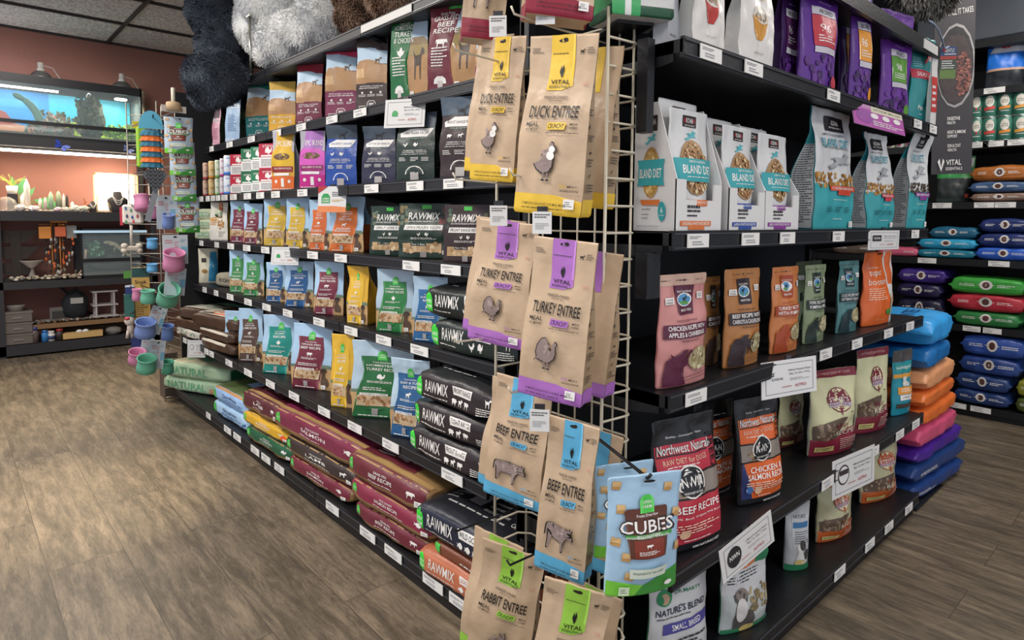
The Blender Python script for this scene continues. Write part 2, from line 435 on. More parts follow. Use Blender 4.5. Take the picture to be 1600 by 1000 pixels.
def farm(c, lines, animal, win='cooked', tab=.80, sticker=True, small=False):
    """pale blue pouch with a wavy coloured panel, wheat field and a dog at the lower right"""
    a = [('W', [(0, -1, 1), (.30, -1, 1), (.36, -1, 1)], '#c7a271'), ('W', [(.33, -1, 1), (.37, -1, 1), (.39, -.2, .9)], '#6f7f6a'),
         ('W', [(.03, -1, .35), (.15, -.92, .42), (.32, -.82, .5), (.5, -.66, .64), (.62, -.62, .66), (.74, -.7, .62), (tab, -.72, .6)], c),
         ('W', [(0, -1, .34), (.10, -.95, .38), (.14, -.93, .4)], c),
         ('W', [(tab-.045, -.16, .16), (tab+.03, -.16, .16), (tab+.06, -.11, .11), (tab+.075, -.03, .03)], GRN)]
    a += [('T', 'OPEN', 0, tab+.018, .2, .017, WH), ('T', 'FARM', 0, tab-.008, .2, .017, WH)]
    a += [('T', 'Freeze Dried Raw', -.02, tab-.075, .62, .02, WH)]
    v = tab-.115
    for i, t in enumerate(lines):
        a.append(('T', t, -.02, v, min(1.05, .115*len(t)), .036 if i == len(lines)-1 else .026, WH, 0, 0, .03)); v -= .05
    a += [('A', animal, -.05, v-.045, .3, .075, WH), bars(-.5, v-.125, .35, v-.095, 2, WH), bars(-.62, .36, .32, .41, 2, WH)]
    a += [('W', [(.16, -.86, .36), (.30, -.78, .46)], '#c9b28f'), ('K', -.8, .17, .36, .29, 26, KIB), ('R', -.72, .30, .18, .33, WH), ('T', 'DINNER & TOPPER', -.27, .315, .8, .016, c)]
    a += [('E', -.28, .13, .3, .018, c), ('R', -.36, .05, -.16, .13, '#9f9a98'), bars(-.8, .02, .2, .05, 1, WH)]
    a += [('A', 'pup', .66, .20, .42, .26, '#5a4334'), ('E', .66, .31, .16, .03, '#3d2e26'), bars(.45, .97, .85, .985, 1, '#5f7f9c')]
    if sticker: a.append(('S', .62, .055, .22, .06, WH))
    return a
def fside(c): return [('W', [(0, -1, 1), (.34, -1, 1)], '#c7a271'), ('W', [(.05, -.8, .8), (.55, -.8, .8)], c), bars(-.7, .1, .7, .5, 14, WH)]

def kibble_bag(low, top, sky='#bcd4e6', s=True):
    a = [('W', [(.80, -1, 1), (1, -1, 1)], top), ('W', [(.62, -1, 1), (.74, -1, 1), (.79, -1, 1), (.84, -1, -.1)], sky),
         ('W', [(.36, -1, 1), (.60, -1, 1), (.66, -.9, .2), (.68, -.5, -.2)], '#b3895f'), ('W', [(.44, -1, -.4), (.56, -1, -.5)], '#c9a374'), ('A', 'dog', .45, .66, .5, .09, '#5b4536'),
         ('W', [(0, -1, 1), (.33, -1, 1), (.37, -.2, .8)], low), ('T', 'RESPONSIBLY SOURCED', 0, .325, 1.5, .018, WH), bars(-.8, .29, .8, .31, 1, WH)]
    for x in (-.6, 0, .6): a += [('E', x, .245, .07, .015, WH), bars(x-.25, .19, x+.25, .225, 2, WH)]
    a += [('W', [(.07, -.3, .3), (.11, -.28, .28), (.14, -.18, .18)], WH), ('W', [(.075, -.26, .26), (.11, -.24, .24), (.133, -.15, .15)], low), ('R', -.15, .03, .15, .11, '#cfc6c2'), bars(-.8, .04, -.25, .08, 2, WH)]
    if s: a.append(('S', .68, .06, .26, .06, WH))
    return a
def panel_bag(c, lines, animal, landscape='#b58a5b'):
    a = [('R', -1, .0, 1, .55, landscape), ('W', [(.5, -1, 1), (.62, -1, 1), (.68, .1, .9)], '#a08a58'), ('W', [(.66, -.2, 1), (1, -.2, 1)], '#b7cde0'),
         ('W', [(.62, -1, 1), (.66, -.2, 1), (.70, .2, .8)], '#8a7350'), ('A', 'dog', .52, .42, .62, .36, '#4a3c33'), ('W', [(.0, -1, .1), (.2, -1, -.02), (.45, -1, -.08), (.7, -1, .1), (.9, -1, .3), (1, -1, .4)], c),
         ('R', -.2, .9, .5, .97, GRN), ('T', 'OPEN FARM', .15, .935, .55, .03, WH), ('T', 'Grain Free', -.25, .86, .6, .03, WH)]
    v = .81
    for t in lines: a.append(('T', t, -.3, v, min(1.05, .17*len(t)), .055, WH, 0, .15, .035)); v -= .07
    a += [('A', animal, -.42, v-.06, .5, .11, WH), bars(-.85, .28, -.15, .5, 7, WH), ('W', [(.1, -.75, -.25), (.15, -.72, -.28), (.18, -.6, -.4)], WH), ('R', -.6, .04, -.4, .13, '#cfc6c2'), ('S', .2, .08, .2, .06, WH)]
    return a
def rawmix(c, band, sub='Front Range'):
    a = [('W', [(0, -1, 1), (1, -1, 1)], c), ('K', -.95, .6, -.62, .95, 10, ['#5d6d5a', '#8b7c55', '#3c4a44']), ('K', .6, .45, .97, .95, 14, ['#5d5a44', '#8b6c45', '#3c3a34', '#7a2f2a']),
         ('R', -.12, .9, .25, .97, GRN), ('T', 'RAWMIX', -.02, .77, 1.25, .13, WH, 0, .18, .045), bars(-.7, .66, .6, .69, 2, WH),
         ('W', [(.52, -.78, .72), (.61, -.74, .76)], WH), ('T', band, 0, .565, 1.35, .05, c, 0, .1, .035), ('A', 'chicken', -.18, .44, .14, .07, WH), ('A', 'turkey', .12, .44, .16, .07, WH),
         bars(-.5, .35, .5, .39, 2, WH), ('R', -.82, .12, .66, .28, '#b99a70'), ('K', -.8, .13, .64, .27, 20, ['#c7a47a', '#d6bb95', '#a9845b']), ('R', -.5, .235, .1, .29, c), ('T', 'Nut + Raw', -.2, .262, .5, .03, WH), ('R', -.14, .03, .1, .13, '#99928f'), ('S', .8, .12, .18, .07, WH)]
    return a
def grainbag(c, band, banner=WH, animals=('chicken', 'turkey'), pic='#3d4a58'):
    a = [('W', [(.78, -1, 1), (1, -1, 1)], pic), ('A', 'dog', .1, .82, .7, .16, '#20222a'), ('W', [(.64, -.8, .6), (.7, -.85, .8), (.76, -.3, .95)], banner),
         ('T', band, 0, .695, 1.4, .035, c, 0, .1, .035), ('T', 'Grain & Legume Free', 0, .62, 1.0, .022, '#9fc2ad')]
    for i, n in enumerate(animals): a.append(('A', n, -.5+i*.55, .53, .28, .06, WH))
    a += [('T', 'HUMANELY RAISED &', 0, .45, 1.2, .018, WH), ('T', 'SUSTAINABLY SOURCED', 0, .425, 1.3, .018, WH), bars(-.7, .39, .7, .405, 1, WH)]
    for x in (-.6, 0, .6): a.append(bars(x-.22, .30, x+.22, .36, 3, WH))
    a += [('W', [(.12, -.5, .5), (.17, -.45, .45), (.22, -.28, .28), (.235, -.1, .1)], WH), ('W', [(.11, -.44, .44), (.17, -.4, .4), (.21, -.25, .25), (.225, -.08, .08)], c), ('R', -.22, .04, .22, .15, '#b9b2ae')]
    return a
def swirl(top, mid, low, name, bar='#8f2626'):
    return [('W', [(.66, -1, 1), (1, -1, 1)], '#b9b6c0'), ('W', [(.58, -1, 1), (.7, -.8, .8), (1, -.55, .9)], top), ('T', name, .1, .80, 1.5, .09, WH, 0, .1, .03),
            ('W', [(.3, -1, 1), (.62, -1, 1), (.7, -.9, .5)], mid), ('E', -.1, .58, .72, .06, '#6b5136'), ('K', -.75, .535, .55, .625, 24, ['#7b5f3f', '#4c3a28', '#94774f'], 1),
            ('R', -.95, .32, .9, .42, bar), ('T', 'REAL SUPERFOOD RECIPE', 0, .385, 1.5, .028, WH), ('R', -.8, .265, .6, .31, WH), ('W', [(0, -1, 1), (.255, -1, 1)], low),
            ('E', -.6, .17, .12, .03, WH), ('R', -.12, .08, .14, .22, WH), ('E', .6, .17, .12, .03, WH), bars(-.9, .03, .9, .06, 1, WH)]
def vital(c, name, animal, crunchy=None):
    K = '#17130f'; PK = '#8f7d78'
    a = [('W', [(0, -1, 1), (.085, -1, 1), (.115, -1, .2)], c), ('W', [(.72, -.36, .42), (.76, -.34, .40), (1, -.36, .36)], c), ('W', [(.695, -.36, .1), (.72, -.36, .42)], c), ('E', 0, .968, .14, .010, '#241c18'),
         ('E', .07, .973, .07, .010, '#241c18'), bars(-.9, .90, -.55, .935, 3, '#6b5f52'), ('A', 'dog', .6, .905, .16, .03, K), bars(.72, .89, .95, .93, 3, '#6b5f52'), bars(-.3, .895, .3, .905, 1, '#4a3f38'),
         ('P', [(-.03, .80), (.01, .835), (.03, .81), (.07, .84), (.11, .81), (.08, .775), (.04, .765)], K), ('T', 'VITAL', .04, .742, .58, .024, K, 0, 0, .035), ('T', 'ESSENTIALS', .04, .715, .62, .015, K),
         ('T', 'VE', .78, .73, .2, .018, '#c8907e'), ('T', 'FREEZE-DRIED', .0, .655, .72, .015, '#3c332c'), ('T', 'RAW PROTEIN', 0, .635, .4, .008, '#3c332c'),
         ('T', name, 0, .575, 1.5, .068, K, 0, .05, .05), bars(-.8, .53, .8, .534, 1, '#8a7a68'), ('T', 'MEAL', -.58, .505, .4, .024, K), ('T', 'OR MIXER', -.58, .475, .4, .014, K),
         ('W', [(.475, -.14, .42), (.515, -.12, .46)], crunchy or c), ('T', 'CRUNCHY', .15, .495, .5, .028, K, 0, .2, .04), ('T', 'MINI', .66, .505, .2, .012, K), ('T', 'NIBS', .66, .485, .2, .012, K), bars(-.14, .452, .8, .462, 1, '#5c5045')]
    A = {'turkey': (-.12, .3, .74, .2), 'cow': (-.05, .28, 1.15, .21), 'duck': (-.08, .3, .75, .22), 'rabbit': (0, .26, .7, .2)}[animal]
    a += [('A', animal, A[0], A[1], A[2], A[3], K), ('A', animal, A[0], A[1]+.002, A[2]*.92, A[3]*.93, PK)]
    for q in range(14): pass
    a += [('K', A[0]-A[2]*.2, A[1]+A[3]*.02, A[0]+A[2]*.2, A[1]+A[3]*.28, 9, ['#9d8b86', '#857470', '#a79590'])]
    if animal == 'duck': a += [('E', .14, .365, .09, .02, WH), ('E', .1, .33, .12, .025, WH)]
    a += [('T', '95%', .48, .165, .2, .018, c), ('T', 'MEAT,', .76, .165, .28, .014, K), ('T', 'ORGANS & BONE', .66, .142, .52, .012, K), ('T', 'COMPLETE & BALANCED FOR MEAL MIXER', -.05, .06, 1.3, .014, K), bars(-.7, .03, .6, .04, 1, K), ('S', .68, .07, .3, .055, WH)]
    return a
def vside(c): return [('R', -1, 0, 1, .1, c), bars(-.6, .86, .6, .9, 2, '#4c4038'), ('T', 'BORN', 0, .72, .9, .022, '#2b241f'), ('E', 0, .64, .2, .012, '#2b241f'), bars(-.7, .56, .7, .6, 3, '#4c4038'), ('A', 'duck', 0, .5, .4, .03, '#2b241f'), bars(-.7, .42, .7, .46, 3, '#4c4038'), ('A', 'fish', 0, .36, .4, .02, '#2b241f'), bars(-.7, .28, .7, .33, 3, '#4c4038'), ('A', 'dog', 0, .23, .3, .03, '#2b241f'), bars(-.7, .14, .7, .19, 3, '#4c4038')]
def cubes(s=1):
    a = [('W', [(0, -1, 1), (.03, -1, 1), (.11, -1, -.2), (.14, -1, -.75)], '#79c843'), ('W', [(0, -.3, 1), (.1, -.1, 1), (.17, .4, 1), (.2, .85, 1)], '#3f8f3c')]
    for u, v in ((-.78, .93), (-.7, .74), (.62, .88), (-.85, .48), (-.6, .36), (.88, .66), (.93, .38), (-.5, .2)):
        a += [('P', [(u-.12, v-.03), (u+.1, v-.04), (u+.14, v+.03), (u-.09, v+.04)], '#b98e57'), ('P', [(u-.1, v-.005), (u+.12, v-.01), (u+.14, v+.03), (u-.09, v+.04)], '#d3ae78')]
    a += [('W', [(.35, -.5, .48), (.5, -.56, .55), (.72, -.62, .6), (.74, -.56, .55)], '#5c3527'), ('W', [(.36, -.38, .42), (.5, -.4, .44)], '#7e3527'), ('W', [(.70, -.2, .2), (.80, -.2, .2), (.835, -.13, .13), (.845, -.04, .04)], GRN), ('T', 'OPEN', 0, .785, .26, .024, WH), ('T', 'FARM', 0, .75, .26, .024, WH),
          ('T', 'Freeze Dried Raw', .0, .685, .62, .022, WH), ('T', 'CUBES', .02, .598, 1.6, .12, '#2a1a14', 0, 0, .05), ('T', 'CUBES', 0, .60, 1.5, .095, WH, 0, 0, .05), ('R', -.62, .515, .7, .545, '#3f8f3c'), ('T', 'SINGLE INGREDIENT', 0, .532, .7, .02, WH), ('T', 'REGENERATIVELY SOURCED', 0, .522, 1.2, .016, WH),
          ('A', 'cow', .0, .455, .2, .035, WH), bars(-.3, .385, .3, .42, 3, WH), ('W', [(.19, -.5, .5), (.27, -.52, .55)], '#c9d3c3'), ('T', 'REGENERATE THE LAND', 0, .235, .85, .018, '#4c5a4c'), ('E', .05, .958, .16, .012, '#101114'), ('E', .62, .1, .12, .022, WH), ('S', -.6, .07, .26, .08, '#d7ecc8')]
    return a
TEAL = '#3aa0a6'
def koha_pouch(rice, foot, ft):
    a = [('W', [(.86, -.34, .34), (.955, -.34, .34)], '#2b1a1a'), ('E', -.22, .915, .07, .018, '#8f2323'), ('E', .22, .915, .07, .018, '#8f2323'), ('T', 'KOHA', 0, .915, .36, .042, WH, 0, 0, .03), ('T', 'BETTER DIETS', 0, .873, .5, .012, WH), ('A', 'runner', .0, .79, .62, .09, '#4fb2ba'),
         ('E', 0, .52, .70, .235, '#a9865e'), ('K', -.64, .29, .64, .745, 260, rice, 1), ('W', [(.40, -.98, .98), (.44, -1, 1), (.55, -1, 1), (.59, -.98, .98)], TEAL), ('T', 'LIMITED INGREDIENT', 0, .565, .9, .018, WH), ('T', 'BLAND DIET', 0, .50, 1.45, .07, WH, 0, 0, .045), bars(-.6, .43, .6, .445, 1, WH),
         ('W', [(.2, -.62, .62), (.25, -.8, .8)], foot), ('T', ft, 0, .228, 1.2, .022, WH)]
    return a
def koha_bag(kc, foot, ft):
    a = [('W', [(.0, -1, 1), (.38, -1, 1)], TEAL), ('K', -.98, .36, .98, .47, 80, kc), ('W', [(.82, -.45, .45), (.94, -.45, .45)], '#1d1a1c'), ('T', 'KOHA', 0, .89, .4, .04, WH), ('T', 'BETTER DIETS', 0, .85, .6, .013, WH), ('T', 'LIMITED INGREDIENT', -.1, .79, 1.0, .018, '#3b4a50'),
         ('T', 'BLAND DIET', 0, .725, 1.35, .07, '#2a91a3', 0, 0, .04), bars(-.6, .675, .7, .69, 1, '#555555'), ('A', 'runner', .1, .575, 1.1, .15, '#8b8f92'), ('A', 'runner', .1, .578, 1.0, .13, '#a9acae'),
         ('W', [(.33, -.3, .98), (.37, -.32, 1)], foot), ('T', ft, .32, .35, 1.1, .022, WH), ('W', [(.295, .0, .7), (.33, .0, .7)], foot), bars(-.2, .25, .6, .26, 1, WH)]
    for x in (-.4, .1, .6): a.append(bars(x-.15, .15, x+.2, .2, 3, '#1d5560'))
    a += [bars(-.2, .09, .6, .1, 1, WH), ('S', .8, .05, .2, .05, WH)]
    return a
def market(c, dk, l1, l2, animal):
    a = [('R', -1, .9, 1, 1, '#c9a795' if c == '#c98a86' else c), bars(-.9, .935, .9, .955, 1, '#5a4038'), ('E', 0, .945, .03, .012, '#1c1512'), ('W', [(.64, -.3, .34), (.67, -.36, .36), (.9, -.42, .38)], dk), ('E', -.02, .77, .33, .06, WH), ('E', -.02, .77, .29, .052, '#4f8fc0'), ('W', [(.73, -.2, .16), (.76, -.28, .24)], '#5f9a4a'),
         ('A', 'goat', -.02, .775, .22, .06, '#16202a'), ('T', 'North Town Naturals', -.02, .845, .56, .02, WH), ('T', 'MARKET FRESH', 0, .68, .5, .022, WH), ('R', -.86, .74, -.5, .80, WH), ('T', 'CAGE', -.68, .78, .26, .016, '#3b3b3b'), ('T', 'FREE', -.68, .755, .26, .016, '#3b3b3b'), ('R', .55, .77, .82, .83, WH), bars(.58, .78, .8, .82, 3, '#4b4b4b'),
         ('T', 'FREEZE-DRIED RAW', 0, .59, .9, .018, dk), ('W', [(.44, -.9, .9), (.56, -.9, .9)], dk), ('T', l1, 0, .528, 1.5, .04, WH, 0, 0, .035), ('T', l2, 0, .472, 1.5, .04, WH, 0, 0, .035), ('T', 'PREMIUM RECIPE', .0, .415, .8, .016, dk),
         ('W', [(.02, -.9, -.1), (.1, -.9, -.2), (.25, -.8, -.25), (.3, -.5, -.2), (.34, -.3, -.1)], dk), ('A', animal, -.25, .24, .9, .2, dk), ('E', .38, .25, .45, .105, '#a89b76'), ('K', .0, .15, .8, .35, 40, ['#cbc19b', '#b3a67c', '#d8cfae', '#96895f'], 1), ('P', [(-.3, .08), (.9, .12), (.9, .125), (-.3, .085)], dk), ('P', [(-.3, .05), (.9, .08), (.9, .085), (-.3, .055)], dk)]
    return a
def northwest(c, l1, l2, foot):
    a = [('W', [(.06, -.92, .92), (.80, -.92, .92)], c), ('T', 'Quality - Convenience - Value', 0, .85, 1.1, .02, WH), ('W', [(.06, -.92, -.55), (.22, -.92, -.66), (.40, -.92, -.86)], '#2b3566' if c != '#b93343' else '#5b2a58'),
         ('T', 'Northwest Naturals', -.05, .765, 1.68, .075, '#1a1416', 0, .1, .07), ('T', 'Northwest Naturals', -.05, .765, 1.62, .068, WH, 0, .1, .02), ('R', -.9, .715, .6, .725, '#1a1416'), ('T', 'RAW DIET for DOGS', -.12, .675, 1.3, .04, '#e6b9a0', 0, 0, .03), bars(-.7, .63, .5, .645, 1, WH), ('T', 'FREEZE', .78, .66, 1.0, .07, '#1a1416', -math.pi/2, 0, .02),
         ('R', -.95, .40, .98, .58, '#1a1416'), ('R', -.95, .415, .93, .565, '#8a7f76'), ('K', -.7, .42, .1, .5, 18, ['#8f7a5c', '#a58d6a', '#756246']), ('E', -.12, .52, .42, .12, WH), ('E', -.12, .52, .38, .108, '#15161a'), ('T', 'NWN', -.12, .52, .6, .07, WH, 0, 0, .06), ('W', [(.43, -.45, .2), (.46, -.5, .26)], '#15161a'), ('T', 'NORTHWEST NATURALS', -.12, .445, .56, .016, WH),
         ('T', l1, .05, .33, 1.4, .055, WH, 0, 0, .04), ('T', l2, .02, .265, 1.55, .055 if l2 != foot else .02, WH, 0, 0, .04 if l2 != foot else .01), bars(-.8, .14, .8, .22, 4, '#f0cdb8'), ('E', -.7, .15, .13, .035, '#3e6aa5'), ('E', -.4, .14, .13, .035, '#d7b08f'), bars(-.4, .08, .4, .095, 1, WH), ('T', 'NW-NATURALS.NET', .3, .03, .9, .02, WH, 0, 0, .03)]
    return a
def steves(c, low, name):
    a = [('W', [(.9, -1, 1), (1, -1, 1)], c), ('T', 'RAW FREEZE DRIED PET FOOD', 0, .95, 1.5, .028, '#d6a9a0'), ('W', [(0, -1, 1), (.20, -1, 1), (.24, -.1, 1), (.30, .3, 1)], low), ('W', [(.2, -.95, -.1), (.36, -.95, .15), (.4, -.6, .3), (.44, .05, .35)], '#5d4a3c'), ('K', -.88, .21, .05, .38, 42, ['#8a7560', '#74604c', '#9b866f', '#5f4d3c']),
         ('E', .12, .64, .42, .14, c), ('E', .12, .64, .385, .128, '#dcd8ae'), ('P', [(-.2, .68), (-.12, .76), (.0, .72), (.1, .77), (.2, .72), (.34, .76), (.42, .68)], c), ('R', -.32, .61, .5, .68, c), ('T', "STEVE'S", .1, .645, .7, .05, WH, 0, 0, .03), ('R', -.28, .565, .5, .61, '#b9b0c0'), ('T', 'REAL FOOD', .1, .588, .68, .032, c), ('P', [(.05, .55), (.19, .55), (.12, .46)], c), ('A', 'fish', .5, .5, .1, .02, '#222222'),
         ('T', name, .1, .35, .55, .045, c if c != '#b4532a' else '#8b3a1c', 0, 0, .02), ('T', 'RECIPE', .25, .27, .95, .055, '#d9cdb8', 0, 0, .02), bars(.05, .06, .95, .2, 6, '#c9a79a'), ('R', -.9, .06, -.2, .12, '#c9b978'), bars(-.85, .07, -.25, .11, 2, '#4c4020')]
    return a
def marty(sub):
    return [('R', -1, .86, 1, 1, '#2f7a55'), ('T', 'DESIGNED', .0, .915, .9, .04, WH), ('E', -.55, .74, .26, .07, '#2f8a5a'), ('E', -.55, .73, .15, .045, '#c5a184'), ('T', 'DR.MARTY', .25, .75, .85, .03, '#2f7a55'), ('T', "NATURE'S BLEND", .0, .62, 1.65, .055, '#232c46', 0, .1, .04), bars(-.8, .56, .3, .58, 1, '#555555'), ('W', [(.45, -.7, .9), (.53, -.65, .95)], '#4a4690'), ('T', sub, .1, .49, 1.0, .045, WH, 0, 0, .03),
            bars(-.3, .2, .8, .40, 5, '#30323a'), ('W', [(0, -1, 1), (.1, -1, 1)], '#2f7a55')]
def rawz(num, pc, r='#7d6f90'):
    return [('R', -1, .97, 1, 1, '#5f2f86'), ('T', 'JUST FOR MY SMALL DOG', 0, .83, 1.3, .035, WH), ('T', 'RAWZ', .0, .735, 1.05, .085, '#1a1020', 0, 0, .06), bars(-.3, .67, .4, .68, 1, '#c9b4dd'), ('R', -.62, .575, .55, .635, '#c9c4cc'), ('T', 'AIR DRIED', 0, .605, .7, .035, '#1a1020', 0, 0, .03), ('W', [(.34, -.58, .62), (.57, -.62, .55)], pc), ('T', num, -.1, .48, .5, .06, WH), bars(-.4, .37, .5, .43, 3, WH), ('R', -.55, .29, .62, .335, '#c9c4cc'),
            ('K', -.8, .05, .4, .26, 26, ['#5c2f7e', '#4a2468', '#6b3a90', '#38194f']), ('E', .55, .1, .24, .05, pc)]
def price(text=False): return [bars(-.8, .25, .8, .75, 3, '#77787c')]

# ------------------------------------------------------------------ the room
def floor_mat():
    m = bpy.data.materials.new('wood_plank_floor'); m.use_nodes = True; nt = m.node_tree; N = nt.nodes; L = nt.links; b = N['Principled BSDF']
    tc = N.new('ShaderNodeTexCoord'); mp = N.new('ShaderNodeMapping'); L.new(tc.outputs['Object'], mp.inputs[0]); mp.inputs['Rotation'].default_value = (0, 0, rad(90))
    br = N.new('ShaderNodeTexBrick'); L.new(mp.outputs[0], br.inputs[0]); br.inputs['Scale'].default_value = 1; br.inputs['Brick Width'].default_value = 1.5; br.inputs['Row Height'].default_value = .26; br.inputs['Mortar Size'].default_value = .0016
    br.inputs['Color1'].default_value = (0, 0, 0, 1); br.inputs['Color2'].default_value = (1, 1, 1, 1); br.inputs['Mortar'].default_value = (.5, .5, .5, 1); br.offset = .37
    m2 = N.new('ShaderNodeMapping'); L.new(mp.outputs[0], m2.inputs[0]); m2.inputs['Scale'].default_value = (1.5, 9, 1)
    ad = N.new('ShaderNodeVectorMath'); ad.operation = 'ADD'; L.new(m2.outputs[0], ad.inputs[0])
    sc = N.new('ShaderNodeVectorMath'); sc.operation = 'SCALE'; sc.inputs['Scale'].default_value = 9; L.new(br.outputs['Color'], sc.inputs[0]); L.new(sc.outputs[0], ad.inputs[1])
    n1 = N.new('ShaderNodeTexNoise'); n1.inputs['Scale'].default_value = 2.0; n1.inputs['Detail'].default_value = 10; n1.inputs['Roughness'].default_value = .78; n1.inputs['Distortion'].default_value = .25; L.new(ad.outputs[0], n1.inputs['Vector'])
    cr = N.new('ShaderNodeValToRGB'); L.new(n1.outputs['Fac'], cr.inputs[0]); e = cr.color_ramp.elements
    e[0].position = .24; e[0].color = (*lin('#352c22'), 1); e[1].position = .78; e[1].color = (*lin('#9c8b73'), 1)
    k = e.new(.45); k.color = (*lin('#5c5142'), 1); k = e.new(.58); k.color = (*lin('#7b6d5a'), 1)
    hs = N.new('ShaderNodeHueSaturation'); L.new(cr.outputs[0], hs.inputs['Color'])
    mr = N.new('ShaderNodeMapRange'); L.new(br.outputs['Color'], mr.inputs[0]); mr.inputs[3].default_value = .88; mr.inputs[4].default_value = 1.1; L.new(mr.outputs[0], hs.inputs['Value'])
    m3 = N.new('ShaderNodeMapping'); L.new(ad.outputs[0], m3.inputs[0]); m3.inputs['Scale'].default_value = (7, 9, 1)
    n2 = N.new('ShaderNodeTexNoise'); n2.inputs['Scale'].default_value = 2.2; n2.inputs['Detail'].default_value = 5; n2.inputs['Distortion'].default_value = 1.2; L.new(m3.outputs[0], n2.inputs['Vector'])
    r2 = N.new('ShaderNodeMapRange'); L.new(n2.outputs['Fac'], r2.inputs[0]); r2.inputs[1].default_value = .3; r2.inputs[2].default_value = .5; r2.inputs[3].default_value = .72; r2.inputs[4].default_value = 1.05
    h2 = N.new('ShaderNodeHueSaturation'); L.new(hs.outputs[0], h2.inputs['Color']); L.new(r2.outputs[0], h2.inputs['Value']); hs = h2
    mx = N.new('ShaderNodeMixRGB'); L.new(br.outputs['Fac'], mx.inputs[0]); L.new(hs.outputs[0], mx.inputs[1]); mx.inputs[2].default_value = (*lin('#4a4034'), 1)
    L.new(mx.outputs[0], b.inputs['Base Color'])
    r = N.new('ShaderNodeMapRange'); L.new(n1.outputs['Fac'], r.inputs[0]); r.inputs[3].default_value = .36; r.inputs[4].default_value = .56; L.new(r.outputs[0], b.inputs['Roughness'])
    bp = N.new('ShaderNodeBump'); bp.inputs['Strength'].default_value = .25; bp.inputs['Distance'].default_value = .004; L.new(n1.outputs['Fac'], bp.inputs['Height']); L.new(bp.outputs[0], b.inputs['Normal'])
    return m
def ceil_mat():
    m = bpy.data.materials.new('ceiling_tile'); m.use_nodes = True; nt = m.node_tree; N = nt.nodes; L = nt.links; b = N['Principled BSDF']; b.inputs['Roughness'].default_value = .9
    tc = N.new('ShaderNodeTexCoord'); n1 = N.new('ShaderNodeTexNoise'); n1.inputs['Scale'].default_value = 46; n1.inputs['Detail'].default_value = 6; L.new(tc.outputs['Object'], n1.inputs['Vector'])
    cr = N.new('ShaderNodeValToRGB'); L.new(n1.outputs['Fac'], cr.inputs[0]); e = cr.color_ramp.elements; e[0].position = .35; e[0].color = (*lin('#a39c97'), 1); e[1].position = .6; e[1].color = (*lin('#e3ddd8'), 1); L.new(cr.outputs[0], b.inputs['Base Color'])
    bp = N.new('ShaderNodeBump'); bp.inputs['Strength'].default_value = .5; bp.inputs['Distance'].default_value = .006; L.new(n1.outputs['Fac'], bp.inputs['Height']); L.new(bp.outputs[0], b.inputs['Normal'])
    return m
CEIL = 3.337
def struct(o): o['kind'] = 'structure'; return o
struct(MB().box((-2.6, -2.6, -.05), (6.3, 8.55, 0), floor_mat()).build('floor'))
struct(MB().box((-2.6, -2.6, CEIL+.02), (6.3, 8.55, CEIL+.08), ceil_mat()).build('ceiling'))
g = MB(); gm = mat('#2b2320', .6)
for y in (8.44, 7.52, 6.60, 5.68, 4.76, 3.84, 2.92, 2.0, 1.08, .16, -.76, -1.68): g.box((-2.6, y-.014, CEIL-.004), (6.2, y+.014, CEIL+.03), gm)
for x in (-2.19, -.36, 1.47, 3.3, 5.13): g.box((x-.014, -2.6, CEIL-.006), (x+.014, 8.45, CEIL+.03), gm)
struct(g.build('trim_1'))
struct(MB().box((-2.6, 8.45, 0), (6.3, 8.55, CEIL+.05), mat('#94655a', .8, bump=.15, bs=30)).build('wall_far'))
struct(MB().box((6.1, -2.6, 0), (6.2, 8.45, CEIL+.05), mat('#2b2b31', .8, bump=.1, bs=30)).build('wall_right'))

# ------------------------------------------------------------------ shelving of the long run
KB = mat('#121317', .42, bump=.08, bs=90, spec=.5); KD = mat('#0b0c10', .6); RAIL = mat('#3c3e44', .3, spec=.6); PAPER = '#e8e6e1'
DECK = .020
LX = {'A': 1.5435, 'B': 1.5435, 'C': 1.47, 'D': 1.4437, 'E': 1.4172, 'F': 1.3393, 'G': 1.28}
LZ = {'A': 2.3031, 'B': 1.9125, 'C': 1.5356, 'D': 1.2064, 'E': .8714, 'F': .471, 'G': .08}
TAGS = {'A': [], 'B': [332, 360, 394, 434, 472, 520, 564], 'C': [316, 326, 334, 342, 352, 366, 388, 408, 432, 474, 582, 650, 710], 'D': [316, 340, 362, 387, 416, 490, 534, 644, 706],
        'E': [321, 339, 361, 389, 418, 451, 500, 550, 601, 657], 'F': [290, 297, 324, 332, 359, 389, 424, 461, 508, 556, 612, 708], 'G': [327, 357, 372, 400, 417, 438, 521, 576, 616, 678, 721]}
